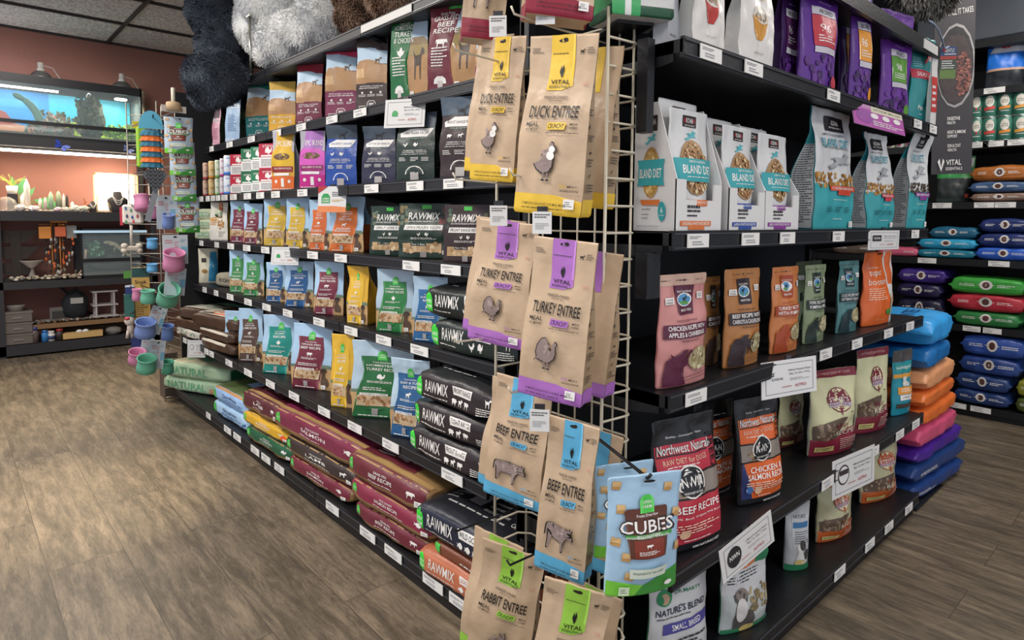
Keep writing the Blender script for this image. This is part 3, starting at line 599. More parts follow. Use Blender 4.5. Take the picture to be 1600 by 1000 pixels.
# coordinates of the frames below: the run faces -X; a section spans y0..y1
def gtag(parent, x, y, z, rot, wd=.062, ht=.032, c=PAPER):
    q = MB(); q.box((-wd/2, -.0015, -ht/2), (wd/2, .0015, ht/2), mat(c, .5))
    r = random.Random(int(y*1000+z*77+x*31)); S = Surf([[Vector((-wd/2, -.0016, -ht/2)), Vector((wd/2, -.0016, -ht/2))], [Vector((-wd/2, -.0016, ht/2)), Vector((wd/2, -.0016, ht/2))]], [-1, 1], [0, 1], (0, -1, 0), wd, ht)
    lay(q, S, [bars(-.85, .62, .3, .85, 2, '#6b6b70'), bars(-.6, .15, .5, .5, 2, '#8b8b90')], r, base=.0004)
    o = q.build('price_tag', parent, (x, y, z), rot); return o
ends = [1.60, 2.813, 4.026, 5.239]
names = ['near', 'middle', 'far']
for k in range(3):
    y0, y1 = ends[k], ends[k+1]
    u = thing('shelving_unit', ['black metal shelving section nearest the wire rack of the long left run', 'black metal shelving section in the middle of the long left run', 'black metal shelving section at the far end of the long left run'][k], 'shelving unit', (2.02, (y0+y1)/2, 0))
    cy = (y0+y1)/2; hw = (y1-y0)/2-.003
    p = MB(); p.box((-.02, -hw, .1), (.0, hw, 2.33), KB)
    for zz in [i*.075+.2 for i in range(30)]: p.box((-.0215, -hw+.02, zz), (-.0200, hw-.02, zz+.004), KD)
    p.build('back_panel', u)
    for sy in (-hw, hw-.03): MB().box((-.035, sy, 0), (-.005, sy+.03, 2.33), mat('#101115', .4)).build('upright_post', u)
    b = MB(); b.box((1.30-2.02, -hw, 0), (-.0, hw, .055), KB); b.build('kick_plate', u)
    for s in 'ABCDEFG':
        X = LX[s]-2.02; Z = LZ[s]
        q = MB(); q.box((X+.004, -hw, Z-.012), (-.02, hw, Z+DECK), KB)
        q.box((X, -hw, Z-.024), (X+.012, hw, Z+.026), KB)
        for j in range(40):
            yy = -hw+.04+(j*2+.5)*hw/41
            q.add([(X+.05, yy, Z+DECK+.0004), (X+.06, yy, Z+DECK+.0004), (X+.06, yy+.012, Z+DECK+.0004), (X+.05, yy+.012, Z+DECK+.0004)], [(0, 1, 2, 3)], KD)
        for sy in (-hw+.004, hw-.012): q.add([(-.03, sy, Z-.10), (X+.06, sy, Z-.024), (X+.06, sy, Z-.01), (-.03, sy, Z-.01), (-.03, sy+.008, Z-.10), (X+.06, sy+.008, Z-.024), (X+.06, sy+.008, Z-.01), (-.03, sy+.008, Z-.01)], [(0, 1, 2, 3), (7, 6, 5, 4), (0, 4, 5, 1), (1, 5, 6, 2)], KB)
        sh = q.build('shelf', u)
        r = MB(); r.box((X-.003, -hw+.004, Z-.019), (X+.001, hw-.004, Z-.016), RAIL); r.box((X-.003, -hw+.004, Z+.016), (X+.001, hw-.004, Z+.020), RAIL); r.build('price_rail', sh)
        for px in TAGS[s]:
            d = at(px, 400, 'x', LX[s]); py = 500
            for _ in range(3):
                # walk to the pixel row of the rail
                dd = at(px, py, 'x', LX[s]); py += (dd.z-Z)*FPX/max(.5, (dd-CAM).dot(_F))
            yy = at(px, py, 'x', LX[s]).y
            if y0 <= yy < y1: gtag(sh, X-.0055, yy-cy, Z, rad(-90), wd=.125 if px > 350 else .09, ht=.038)
        if s == 'A' and k == 0:
            q = MB(); q.box((X-.0065, 2.36-cy, Z-.016), (X-.004, hw-.01, Z+.018), mat('#d9d7d0', .5)); q.build('price_strip', sh)

tag(MB().box((1.335, 5.243, 0), (2.10, 5.255, 2.33), KD).build('end_panel'), 'black end panel closing the far end of the long run', 'panel')
# ------------------------------------------------------------------ end display (faces -Y)
RY = {'1': .883, '2': .9012, '3': .9005, '4': .8786, '5': .8798}
RZ = {'1': 1.8213, '2': 1.349, '3': .9344, '4': .4722, '5': .08}
RTAGS = {'1': [1108, 1175, 1300, 1432, 1456], '2': [1088, 1170, 1228, 1308, 1428], '3': [1085, 1288, 1337, 1386, 1420], '4': [1291, 1364, 1404, 1429], '5': [1310, 1357, 1387, 1418]}
EX0, EX1 = 1.352, 3.44
u = thing('shelving_unit', 'black metal end display with five shelves facing the right aisle', 'shelving unit', ((EX0+EX1)/2, 1.45, 0)); cx = (EX0+EX1)/2; hw = (EX1-EX0)/2
p = MB(); p.box((-hw, 0, .1), (hw, .02, 2.45), KD); p.build('back_panel', u)
for sx in (-hw, hw-.03): MB().box((sx, -.02, 0), (sx+.03, .015, 2.45), KB).build('upright_post', u)
MB().box((-hw, RY['5']-1.45+.02, 0), (hw, 0, .055), KB).build('kick_plate', u)
for s in '12345':
    Y = RY[s]-1.45; Z = RZ[s]
    q = MB(); q.box((-hw, Y+.004, Z-.012), (hw, 0, Z+DECK), KB); q.box((-hw, Y, Z-.024), (hw, Y+.012, Z+.026), KB)
    for sx in (-hw, hw-.006): q.add([(sx, Y+.03, Z-.03), (sx, 0, Z-.10), (sx, 0, Z+.02), (sx, Y+.03, Z+.02), (sx+.006, Y+.03, Z-.03), (sx+.006, 0, Z-.10), (sx+.006, 0, Z+.02), (sx+.006, Y+.03, Z+.02)], [(0, 3, 2, 1), (4, 5, 6, 7), (0, 1, 5, 4)], KB)
    sh = q.build('shelf', u)
    r = MB(); r.box((-hw+.004, Y-.003, Z-.019), (hw-.004, Y+.001, Z-.016), RAIL); r.box((-hw+.004, Y-.003, Z+.016), (hw-.004, Y+.001, Z+.020), RAIL); r.build('price_rail', sh)
    for px in RTAGS[s]:
        py = 500
        for _ in range(3):
            dd = at(px, py, 'y', RY[s]); py += (dd.z-Z)*FPX/max(.5, (dd-CAM).dot(_F))
        xx = at(px, py, 'y', RY[s]).x; gtag(sh, xx-cx, Y-.0055, Z, 0, wd=.10, ht=.036)
# top shelf above the end display
q = MB(); q.box((-hw, -.55, 2.17), (hw, 0, 2.20), KB); q.box((-hw, -.56, 2.15), (hw, -.545, 2.205), KB); sh = q.build('shelf', u)
r = MB(); r.box((hw-.25, -.565, 2.155), (hw-.05, -.561, 2.195), mat('#cfcdc8', .5)); r.build('price_tag', sh)

# ------------------------------------------------------------------ placing bags by where they stand on a shelf
SHN = {'A': 'top run shelf', 'B': 'second run shelf', 'C': 'third run shelf', 'D': 'fourth run shelf', 'E': 'fifth run shelf', 'F': 'sixth run shelf', 'G': 'bottom run shelf',
       '1': 'top end-display shelf', '2': 'second end-display shelf', '3': 'third end-display shelf', '4': 'fourth end-display shelf', '5': 'bottom end-display shelf'}
SEED = [0]
def stand(s, pl, pr, yt, name, label, main, art=(), yaw=None, dr=.42, side=None, sart=(), inset=.03, cat='bag', kind='gusset', yb=None, **kw):
    """a bag standing on shelf s between photo columns pl..pr with its top at row yt"""
    SEED[0] += 1; seed = SEED[0]
    left = s in 'ABCDEFG'
    if yaw is None: yaw = -50 if left else 0
    if left and -60 < yaw < -25: yaw -= 13
    if left and dr >= .45 and yaw < -40: dr *= 1.12; yaw -= 4
    ax, pv, z = ('x', LX[s], LZ[s]) if left else ('y', RY[s], RZ[s])
    z += DECK+.001; pm = (pl+pr)/2; py = 450; dep = .08
    for _ in range(6):
        v = pv+inset+dep/2
        p = at(pm, py, ax, v); D = (p-CAM).dot(_F); py += (p.z-z)*FPX/D
        p = at(pm, py, ax, v); p.z = z
        vd = Vector((p.x, p.y, 0)).normalized(); rt = Vector((vd.y, -vd.x, 0))
        cosv = abs(Vector((p.x, p.y, 0)).normalized().dot(Vector((_F.x, _F.y, 0)).normalized()))
        W = (pr-pl)*D/FPX*cosv
        a = rad(yaw); ex = Vector((math.cos(a), math.sin(a), 0)); ey = Vector((-math.sin(a), math.cos(a), 0))
        w = W/(abs(ex.dot(rt))+dr*abs(ey.dot(rt))); d = w*dr
        if left: dep = w*abs(ex.x)+d*abs(ey.x)
        else: dep = w*abs(ex.y)+d*abs(ey.y)
    fr = v if kind != 'hang' else v
    h = at(pm, yt, ax, v).z-z
    near = w > .17
    lab = label+' on the '+SHN[s]
    return bag(name, lab, cat, p, yaw, w*.97, h, d*.95, kind, main, side, art, sart, seed, 'R' if left else 'L', fine=(not left) or (pr-pl) > 80, **kw)

def lie(s, pl, pr, yt, yb, name, label, main, side=None, h=None, depth=.36, inset=.02, z=None, yaw=-90, cat='bag', tops=None, **kw):
    """a bag lying on shelf s (or on the one below it, z = its top), front face towards the aisle"""
    SEED[0] += 1
    X = LX[s]+inset; pm = (pl+pr)/2
    a, b = at(pl, (yt+yb)/2, 'x', X), at(pr, (yt+yb)/2, 'x', X)
    w = abs(a.y-b.y); z0 = LZ[s]+DECK+.001 if z is None else z
    h = h or max(.04, at(pm, yt, 'x', X).z-at(pm, yb, 'x', X).z)
    return pillow(name, label, cat, ((X+depth/2), (a.y+b.y)/2, z0), yaw, w, depth, h, main, side, seed=SEED[0], **kw), z0+h*.97
BAGN = 'food_bag'; PN = 'food_pouch'
# ---- second shelf from the top: big paper bags
stand('B', 326, 358, 165, BAGN, 'slim pink and dark green food bag at the far end', '#d9a3b4', [bars(-.7, .2, .7, .6, 9, '#9a4f6a'), ('R', -.8, .7, .8, .95, '#4a3440'), ('W', [(.62, -1, 1), (.7, -1, 0)], '#b7b0b0'), ('E', -.4, .1, .2, .03, WH)], yaw=-42, side='#42523f', dr=.8)
stand('B', 352, 392, 148, BAGN, 'pale blue food bag with green leafy side', '#aac6e3', [bars(-.6, .25, .6, .6, 10, '#4f6fa0'), ('R', -.8, .72, .9, .82, '#dbe6ee'), ('T', 'KIBBLE', 0, .77, 1.2, .05, '#2d4f88'), ('R', -1, .9, 1, 1, '#8b4a3f'), ('W', [(.05, -1, 1), (.12, -1, 0)], '#c5d5e6')], yaw=-42, side='#4a5c48', dr=.8, sart=[('R', -1, .5, 1, .65, '#6f8f5a'), bars(-.7, .1, .7, .4, 8, '#90a088')])
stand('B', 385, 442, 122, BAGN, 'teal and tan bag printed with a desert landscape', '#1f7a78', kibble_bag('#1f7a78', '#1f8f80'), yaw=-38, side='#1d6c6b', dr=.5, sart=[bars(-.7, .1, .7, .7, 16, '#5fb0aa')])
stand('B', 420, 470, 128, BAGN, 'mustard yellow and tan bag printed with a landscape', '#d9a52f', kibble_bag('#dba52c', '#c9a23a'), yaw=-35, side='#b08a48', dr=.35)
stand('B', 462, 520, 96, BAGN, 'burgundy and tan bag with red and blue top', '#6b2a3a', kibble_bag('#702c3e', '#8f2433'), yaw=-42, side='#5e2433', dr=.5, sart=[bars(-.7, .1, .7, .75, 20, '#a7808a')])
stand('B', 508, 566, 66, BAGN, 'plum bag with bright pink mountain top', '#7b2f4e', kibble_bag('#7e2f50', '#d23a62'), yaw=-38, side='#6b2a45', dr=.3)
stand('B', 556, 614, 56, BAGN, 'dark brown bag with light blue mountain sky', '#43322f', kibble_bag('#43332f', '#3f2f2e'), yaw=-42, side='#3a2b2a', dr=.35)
stand('B', 610, 674, 16, BAGN, 'tall bag with green turkey panel and grey dog', '#b58a5b', panel_bag('#1f6b3c', ['HOMESTEAD', 'TURKEY', '& CHICKEN'], 'bunnyleaf'), yaw=-48, side='#2a5a38', dr=.15)
stand('B', 668, 757, 2, BAGN, 'tall bag with burgundy left panel and brown dog, beef recipe', '#b58a5b', panel_bag('#6b2230', ['GRASS-FED', 'BEEF', 'RECIPE'], 'cow'), yaw=-48, side='#7a2a48', dr=.25, sart=[bars(-.7, .1, .7, .8, 18, '#c9a3b0')])
stand('B', 742, 790, 40, BAGN, 'magenta bag half hidden behind the wire rack', '#8f3556', kibble_bag('#8f3556', '#c23a62'), yaw=-50, side='#7a2a48', dr=.4, inset=.12)

# ---- third run shelf: tubs, cartons, big dark bags
def carton(s, pl, pr, yt, yb, label, top, low, accent, z=None, group=None):
    X = LX[s]+.03; pm = (pl+pr)/2
    a, b = at(pl, (yt+yb)/2, 'x', X), at(pr, (yt+yb)/2, 'x', X); w = abs(a.y-b.y)*.8; h = at(pm, yt, 'x', X).z-at(pm, yb, 'x', X).z
    z0 = LZ[s]+DECK+.001 if z is None else z
    q = MB(); d = w*.7; q.box((-w/2, 0, 0), (w/2, d, h*.97), mat(low, .45))
    S = Surf([[Vector((-w/2, 0, 0)), Vector((w/2, 0, 0))], [Vector((-w/2, 0, h*.97)), Vector((w/2, 0, h*.97))]], [-1, 1], [0, 1], (0, -1, 0), w, h)
    lay(q, S, [('R', -1, .48, 1, 1, top), ('A', 'turkey', 0, .72, .8, .3, WH), ('R', -.8, .5, .8, .56, '#f2efe9'), bars(-.8, .12, .8, .42, 5, '#8b8b8b'), ('R', -1, 0, 1, .07, accent), ('T', 'STEW', 0, .9, 1.2, .09, WH)], random.Random(1))
    S2 = Surf([[Vector((w/2, 0, 0)), Vector((w/2, d, 0))], [Vector((w/2, 0, h*.97)), Vector((w/2, d, h*.97))]], [-1, 1], [0, 1], (1, 0, 0), d, h)
    lay(q, S2, [bars(-.8, .1, .8, .8, 9, '#9a9a9a')], random.Random(2))
    o = q.build('food_carton', None, (X, (a.y+b.y)/2, z0), rad(-62)); tag(o, label+' on the third run shelf', 'carton', group)
    return z0+h*.97+.001
def can(s, px, pyt, pyb, r_px, label, main, c2, z=None, inset=.05, name='broth_carton', group=None):
    X = LX[s]+inset; p = at(px, pyb, 'x', X); D = (p-CAM).dot(_F); r = r_px*D/FPX; h = at(px, pyt, 'x', X).z-p.z
    z0 = LZ[s]+DECK+.001 if z is None else z
    q = MB(); q.lathe([(r*.93, 0), (r, .006), (r, h-.012), (r*.92, h-.006), (r*.92, h-.002), (r*.2, h-.002), (r*.2, h), (0, h)], mat(main, .4), 20)
    q.lathe([(r*1.006, h*.02), (r*1.006, h*.16)], mat(c2, .4), 20)
    yawd = math.atan2(p.x, p.y)
    P = [[Vector((r*1.01*math.sin(a), -r*1.01*math.cos(a), h*t)) for a in [-.9+.3*i for i in range(7)]] for t in (0, 1)]
    S = Surf(P, [-1+i/3 for i in range(7)], [0, 1], (0, -1, 0), r*1.8, h)
    lay(q, S, [('T', 'Brew', 0, .5, .9, .5, c2, math.pi/2), bars(-.6, .8, .6, .9, 2, c2), bars(-.7, .2, .7, .28, 1, WH)], random.Random(4), base=.0005)
    o = q.build(name, None, (p.x, p.y, z0), -yawd); tag(o, label+' on the third run shelf', 'carton', group); return z0+h+.001
for px, r, yt, c, c2, nm in ((322, 4.5, 251, '#d8b8a0', '#b3444a', 'salmon pink'), (332, 5.5, 249, '#e6c98f', '#d08b2e', 'golden yellow'), (341, 4.5, 248, '#dfe6cf', '#6fae52', 'pale green'), (348, 4, 246, '#e6dfe4', '#b33a86', 'white and purple'), (357.5, 7, 242, '#dfe6ef', '#2f6fd0', 'white and blue')):
    ym = (yt+305)/2
    z = can('C', px, ym, 304, r, nm+' round broth tub, lower of two stacked', c, c2, name='broth_tub')
    can('C', px, yt, ym, r, nm+' round broth tub, upper of two stacked', c, c2, z=z, name='broth_tub')
for pl, pr, yt, c, nm in ((366, 381, 236, '#b8203a', 'crimson and white'), (382, 396, 228, '#1f6b45', 'dark green and white'), (397, 410, 226, '#2a7a52', 'second green and white'), (411, 429, 222, '#b8243f', 'red and white, wider')):
    ym = (yt+302)/2+2
    z = carton('C', pl, pr, ym, 300, nm+' stew carton, lower of two stacked', c, '#e9e6e2', c)
    carton('C', pl, pr, yt, ym, nm+' stew carton, upper of two stacked', c, '#e9e6e2', c, z=z)
stand('C', 425, 472, 206, BAGN, 'yellow and orange bag with silver side and kibble oval', '#dfa52a', swirl('#dcae35', '#dfb52c', '#dd6a26', 'EPIC BLEND'), yaw=-38, side='#c9cede', dr=.45)
stand('C', 468, 516, 205, BAGN, 'magenta bag with kibble oval and silver side', '#cf4fae', swirl('#b07ac0', '#d95fc0', '#c41f86', 'EPIC BLEND', '#8f2a66'), yaw=-38, side='#d7c9de', dr=.35)
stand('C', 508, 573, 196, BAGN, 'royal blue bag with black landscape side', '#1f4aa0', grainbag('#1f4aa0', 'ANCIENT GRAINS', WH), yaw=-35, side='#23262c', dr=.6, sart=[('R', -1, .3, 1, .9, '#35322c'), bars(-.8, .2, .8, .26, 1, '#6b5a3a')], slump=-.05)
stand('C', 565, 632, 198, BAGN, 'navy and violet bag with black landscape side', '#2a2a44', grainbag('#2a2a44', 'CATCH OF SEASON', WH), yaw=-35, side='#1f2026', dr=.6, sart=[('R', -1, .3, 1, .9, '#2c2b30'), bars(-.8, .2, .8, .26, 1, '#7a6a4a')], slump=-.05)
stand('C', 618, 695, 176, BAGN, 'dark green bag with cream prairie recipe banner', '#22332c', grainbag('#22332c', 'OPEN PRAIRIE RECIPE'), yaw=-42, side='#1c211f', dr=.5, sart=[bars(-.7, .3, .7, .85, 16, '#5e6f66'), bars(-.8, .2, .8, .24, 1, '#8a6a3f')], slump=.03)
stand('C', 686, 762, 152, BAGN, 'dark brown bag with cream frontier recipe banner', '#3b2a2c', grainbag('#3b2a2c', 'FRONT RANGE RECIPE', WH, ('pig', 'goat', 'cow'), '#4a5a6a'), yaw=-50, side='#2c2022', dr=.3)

# ---- fourth shelf
zz = None
for i, (yt, yb) in enumerate(((358, 376), (343, 358), (326, 343))):
    o, zz = lie('D', 306, 331, yt, yb, BAGN, ['small cream and green bag lowest of three', 'small cream and green bag middle of three', 'small cream and green bag topmost of three'][i]+' at far end of fourth run shelf', '#cfd6b8', '#cdd4b6', depth=.22, inset=.03, z=zz, yaw=-78, fart=[('R', -.6, .3, .3, .7, '#7fae7c'), ('T', 'RAW TREAT', -.1, .5, 1.0, .3, WH), ('R', .5, .1, .9, .5, '#3f5a3a')])
stand('D', 328, 366, 316, BAGN, 'white and yellow bag with tall letters down the front', '#e9e4d8', [('T', 'RAWZ', -.5, .5, .85, .5, '#e0a020', -math.pi/2, 0, .08), ('R', -.05, .72, .4, .97, '#dd6a2a'), ('R', .0, .6, .4, .7, '#2b2a28'), ('K', 0, .3, .6, .55, 14, ['#b07a45', '#c9985f']), bars(0, .1, .8, .25, 4, '#8a8a86'), bars(-.3, .85, .4, .95, 2, '#f0d0a0')], yaw=-35, side='#b9992f', dr=.45)
stand('D', 360, 394, 314, PN, 'burgundy panelled pale blue pouch beside the white and yellow bag', SKY, farm('#7d2c44', ['PORK', 'RECIPE'], 'chicken', sticker=False), yaw=-40, side='#a7c3de', dr=.15)
stand('D', 381, 417, 318, PN, 'burgundy panelled pouch with cow beside wide yellow one', SKY, farm('#722a3c', ['BEEF', 'RECIPE'], 'cow'), yaw=-40, side='#c7a271', dr=.3)
stand('D', 412, 460, 306, PN, 'wide yellow panelled pouch with chicken silhouette', SKY, farm('#d3ae3c', ['HARVEST', 'CHICKEN RECIPE'], 'chicken', sticker=False), yaw=-32, side='#a7c3de', dr=.15)
stand('D', 447, 492, 308, PN, 'yellow panelled pouch left of the orange pouches', SKY, farm('#d3ae3c', ['HARVEST', 'CHICKEN RECIPE'], 'chicken'), yaw=-38, side='#c9a640', dr=.4)
stand('D', 483, 522, 312, PN, 'orange panelled pouch with pig silhouette under the sign card', SKY, farm('#d2692f', ['PORK', 'RECIPE'], 'pig'), yaw=-40, side='#a7c3de', dr=.25)
stand('D', 514, 585, 307, PN, 'large orange panelled pouch with open blue and orange side', SKY, farm('#cf6a2a', ['HARVEST', 'GOAT', 'RECIPE'], 'goat'), yaw=-40, side='#cf6a30', dr=.5, sart=[('R', -1, .5, 1, 1, '#9cc3de')])
stand('D', 577, 643, 322, PN, 'dark green mix pouch with kibble window, left of two', '#243a30', rawmix('#22362d', 'OPEN PRAIRIE REC'), yaw=-42, side='#4a5a3f', dr=.2)
stand('D', 622, 712, 318, PN, 'dark green mix pouch with kibble window, right of two', '#243a30', rawmix('#22362d', 'OPEN PRAIRIE RECIPE'), yaw=-38, side='#20382f', dr=.35)
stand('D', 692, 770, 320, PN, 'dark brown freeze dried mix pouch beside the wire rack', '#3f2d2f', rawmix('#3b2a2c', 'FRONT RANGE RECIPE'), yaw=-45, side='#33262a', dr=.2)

# ---- fifth run shelf
stand('E', 310, 343, 388, BAGN, 'puffed cream and light blue bag leaning alone', '#e2dcc4', [('W', [(.05, .0, .9), (.5, .1, 1), (.9, .2, .8)], '#3a8fb8'), ('T', 'KOHA', .5, .5, .5, .3, WH, -1.3), ('R', -.7, .6, -.2, .72, '#2b2018'), ('E', -.4, .35, .3, .06, '#a07a3a')], yaw=-20, side='#3a8fb8', dr=.5, kind='doy')
lie('E', 340, 364, 424, 446, BAGN, 'small dull cream and teal bag lying behind the puffed one on the fifth run shelf', '#a9a290', '#a49c88', depth=.2, inset=.1, yaw=-80, fart=[('T', 'KOHA', 0, .5, 1, .3, '#4a4a44'), ('R', .6, 0, 1, 1, '#2d6f7a')])
stand('E', 359, 390, 391, PN, 'green panelled pouch, farthest of three greens', SKY, farm('#3f8a4f', ['TURKEY', 'RECIPE'], 'bunnyleaf', sticker=False), yaw=-40, side='#a7c3de', dr=.1)
stand('E', 380, 420, 397, PN, 'green panelled pouch showing its dog and green side', SKY, farm('#3f8a4f', ['TURKEY', 'RECIPE'], 'bunnyleaf'), yaw=-40, side='#2f7a3f', dr=.3)
stand('E', 416, 451, 410, PN, 'narrow blue panelled pouch, farther of two blues', SKY, farm('#27598c', ['SURF & TURF', 'RECIPE'], 'goat', sticker=False), yaw=-35, side='#c7a271', dr=.1)
stand('E', 445, 497, 408, PN, 'wide blue panelled pouch, nearer of two blues', SKY, farm('#275a90', ['SURF & TURF', 'RECIPE'], 'goat'), yaw=-38, side='#c7a271', dr=.25)
stand('E', 490, 546, 408, PN, 'burgundy panelled beef recipe pouch', SKY, farm('#742b3d', ['GRASS-FED', 'BEEF RECIPE'], 'cow', sticker=False), yaw=-45, side='#8b6a45', dr=.3)
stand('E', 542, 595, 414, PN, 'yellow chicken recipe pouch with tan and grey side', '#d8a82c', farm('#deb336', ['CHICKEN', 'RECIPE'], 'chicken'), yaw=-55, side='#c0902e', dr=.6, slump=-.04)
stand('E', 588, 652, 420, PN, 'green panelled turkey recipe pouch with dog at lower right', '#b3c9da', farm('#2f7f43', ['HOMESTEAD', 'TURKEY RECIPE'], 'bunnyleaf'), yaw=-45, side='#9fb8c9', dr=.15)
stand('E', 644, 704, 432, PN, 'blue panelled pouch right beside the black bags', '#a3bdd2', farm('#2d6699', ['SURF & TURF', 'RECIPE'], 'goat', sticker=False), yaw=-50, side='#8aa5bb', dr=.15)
RM = '#191b1e'
def rm_front(banner, animals, c2): return [('W', [(.08, -.97, .98), (.9, -.97, .98)], c2), ('W', [(.12, -.96, -.78), (.6, -.96, -.78), (.8, -.93, -.81), (.88, -.88, -.86)], '#3fd03f'), ('T', 'OPEN', -.87, .52, .13, .13, WH), ('T', 'FARM', -.87, .32, .13, .13, WH), ('T', 'RAWMIX', -.40, .58, .56, .40, WH, 0, .05, .02), bars(-.72, .2, -.1, .28, 1, WH), ('W', [(.55, .02, .46), (.84, .0, .48)], WH), ('T', banner, .24, .7, .42, .17, c2, 0, 0, .04)]+[('A', n, .04+i*.16, .34, .12, .28, WH) for i, n in enumerate(animals)]+[('A', 'dog', .82, .62, .12, .34, WH), bars(.58, .12, .92, .4, 4, WH)]
RT = [('R', -.35, .25, -.1, .6, '#8a8385'), bars(-.8, .2, -.4, .5, 5, '#8f8f8f'), bars(0, .2, .5, .6, 5, '#8f8f8f'), bars(-.6, .12, .6, .17, 1, '#b5b5b5')]
o, zz = lie('E', 672, 800, 545, 592, BAGN, 'black mix bag lying lower of two on the fifth run shelf, prairie recipe', RM, '#1d2422', h=0.13, depth=.40, inset=-.01, fart=rm_front('OPEN PRAIRIE', ('chicken', 'turkey'), '#1c2825'), yaw=-86)
lie('E', 662, 790, 492, 545, BAGN, 'black mix bag lying upper of two on the fifth run shelf', RM, '#16191a', h=0.125, depth=.40, inset=-.01, z=zz, fart=rm_front('OPEN PRAIRIE', ('chicken', 'turkey'), '#141d1a'), tart=RT, yaw=-84)

# ---- sixth run shelf
BR = '#4a3222'
def rawb(c, t): return [('R', -.8, .2, .7, .95, '#d9d3c6'), ('T', t, 0, .6, 1.1, .42, c, 0, 0, .05), ('R', -.6, .22, -.1, .36, '#3a2c22')]
def rawt(c, t): return [('R', -.85, .03, .75, .5, '#d6cfbf'), ('T', t, .0, .28, 1.2, .2, c, 0, 0, .04), ('R', -.7, .06, -.2, .13, '#3a2c22'), ('R', -.2, .07, .3, .12, c), ('R', -.9, .6, .9, .9, '#6b4a34')]
o, z1 = lie('F', 277, 311, 505, 522, BAGN, 'brown bag with pale label lying at the bottom far corner of the brown stack', BR, BR, h=0.075, depth=.34, inset=.0, fart=rawb('#5d8a68', 'RAW'), tart=rawt('#6fa884', 'RAWZ'), yaw=-84)
o, z2 = lie('F', 276, 312, 487, 505, BAGN, 'brown bag with pale green label, second up at the far end of the brown stack', BR, BR, h=0.075, depth=.34, inset=.0, z=z1, tart=rawt('#6fa884', 'RAWZ'), yaw=-80)
lie('F', 287, 322, 470, 487, BAGN, 'brown bag with mint green label lying highest in the brown stack', BR, '#4f3a2c', h=0.09, depth=.36, inset=.03, z=z2, tart=[('R', -.85, .03, .75, .5, '#d6cfbf'), ('T', 'RAW', .0, .28, 1.2, .25, '#7fb898', 0, 0, .06), ('R', -.9, .6, .9, .9, '#7fb898')], yaw=-74)
o, z3 = lie('F', 316, 356, 531, 553, BAGN, 'brown bag with pale edge lying lowest under the orange lettered one', BR, BR, h=0.08, depth=.36, inset=.0, fart=[('R', -.9, .75, .6, .95, '#cfc6b4')], yaw=-86)
o, z4 = lie('F', 313, 354, 510, 531, BAGN, 'brown bag with pale edge lying just under the orange lettered one', BR, BR, h=0.075, depth=.36, inset=.0, z=z3, fart=[('R', -.8, .7, .8, .92, '#cfc6b4')], yaw=-85)
lie('F', 306, 350, 490, 512, BAGN, 'brown bag with large orange lettering on a cream label, front of the brown stack', '#5a3826', BR, h=0.1, depth=.38, inset=.0, z=z4-.01, fart=[('R', -.5, .1, .2, .2, '#3a2c22')], tart=rawt('#e2703a', 'RAWZ'), eart=[('R', -1, 0, 1, 1, '#7a3f20')], yaw=-80)
stand('F', 352, 388, 486, PN, 'brown panelled pale blue pouch, left of two touching', SKY, farm('#57453f', ['WHITEFISH', 'RECIPE'], 'cow', sticker=False), yaw=-40, side='#a7c3de', dr=.1)
stand('F', 373, 418, 482, PN, 'brown panelled pale blue lamb pouch, front of two touching', SKY, farm('#5a443a', ['PASTURE', 'LAMB RECIPE'], 'goat'), yaw=-36, side='#6d8396', dr=.25)
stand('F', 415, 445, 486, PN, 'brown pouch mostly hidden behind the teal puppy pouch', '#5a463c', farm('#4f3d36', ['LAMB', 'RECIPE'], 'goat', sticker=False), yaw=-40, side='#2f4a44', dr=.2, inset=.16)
stand('F', 410, 478, 492, PN, 'teal panelled puppy recipe pouch', SKY, farm('#1f8a80', ['PUPPY', 'RECIPE'], 'bunnyleaf', sticker=False), yaw=-42, side='#1b6f68', dr=.3, sart=[bars(-.7, .05, .7, .3, 7, '#7fc0b8')])
stand('F', 456, 532, 505, PN, 'burgundy panelled grass-fed beef pouch', SKY, farm('#72293a', ['GRASS-FED', 'BEEF RECIPE'], 'cow'), yaw=-48, side='#b0804f', dr=.3, sart=[('R', -1, .55, 1, 1, '#b9c9d3')], slump=.03)
stand('F', 517, 563, 522, PN, 'narrow yellow chicken pouch left of the green turkey one', '#dcae2f', farm('#e0b432', ['CHICKEN', 'RECIPE'], 'chicken', sticker=False), yaw=-60, side='#c8962a', dr=.4)
stand('F', 549, 655, 532, PN, 'large green panelled homestead turkey pouch', '#b5ccdc', farm('#2a6b3c', ['HOMESTEAD', 'TURKEY RECIPE'], 'turkey'), yaw=-40, side='#9fb8c9', dr=.15, cr=.7)
stand('F', 610, 692, 556, PN, 'blue panelled pouch turned away beside the black mix bags', '#b5ccdc', farm('#2d5f8f', ['SURF & TURF', 'RECIPE'], 'goat'), yaw=-62, side='#c7a271', dr=.5, slump=-.05)
zz = None
for i, (yt, yb, pl) in enumerate(((672, 728, 638), (622, 672, 643), (574, 622, 648))):
    o, zz = lie('F', pl, 772-(i == 0)*10, yt, yb, BAGN, ['black mix bag with white lettering lowest of three on the sixth run shelf', 'black mix bag with white lettering middle of three on the sixth run shelf', 'black mix bag with white lettering and square code box lying on top of three'][i],
                RM, '#1f1c1f', h=0.115, depth=.40, inset=-.01, z=zz, fart=rm_front('FRONT RANGE', ('pig', 'goat', 'cow'), '#2b2326'), tart=RT, yaw=-88)

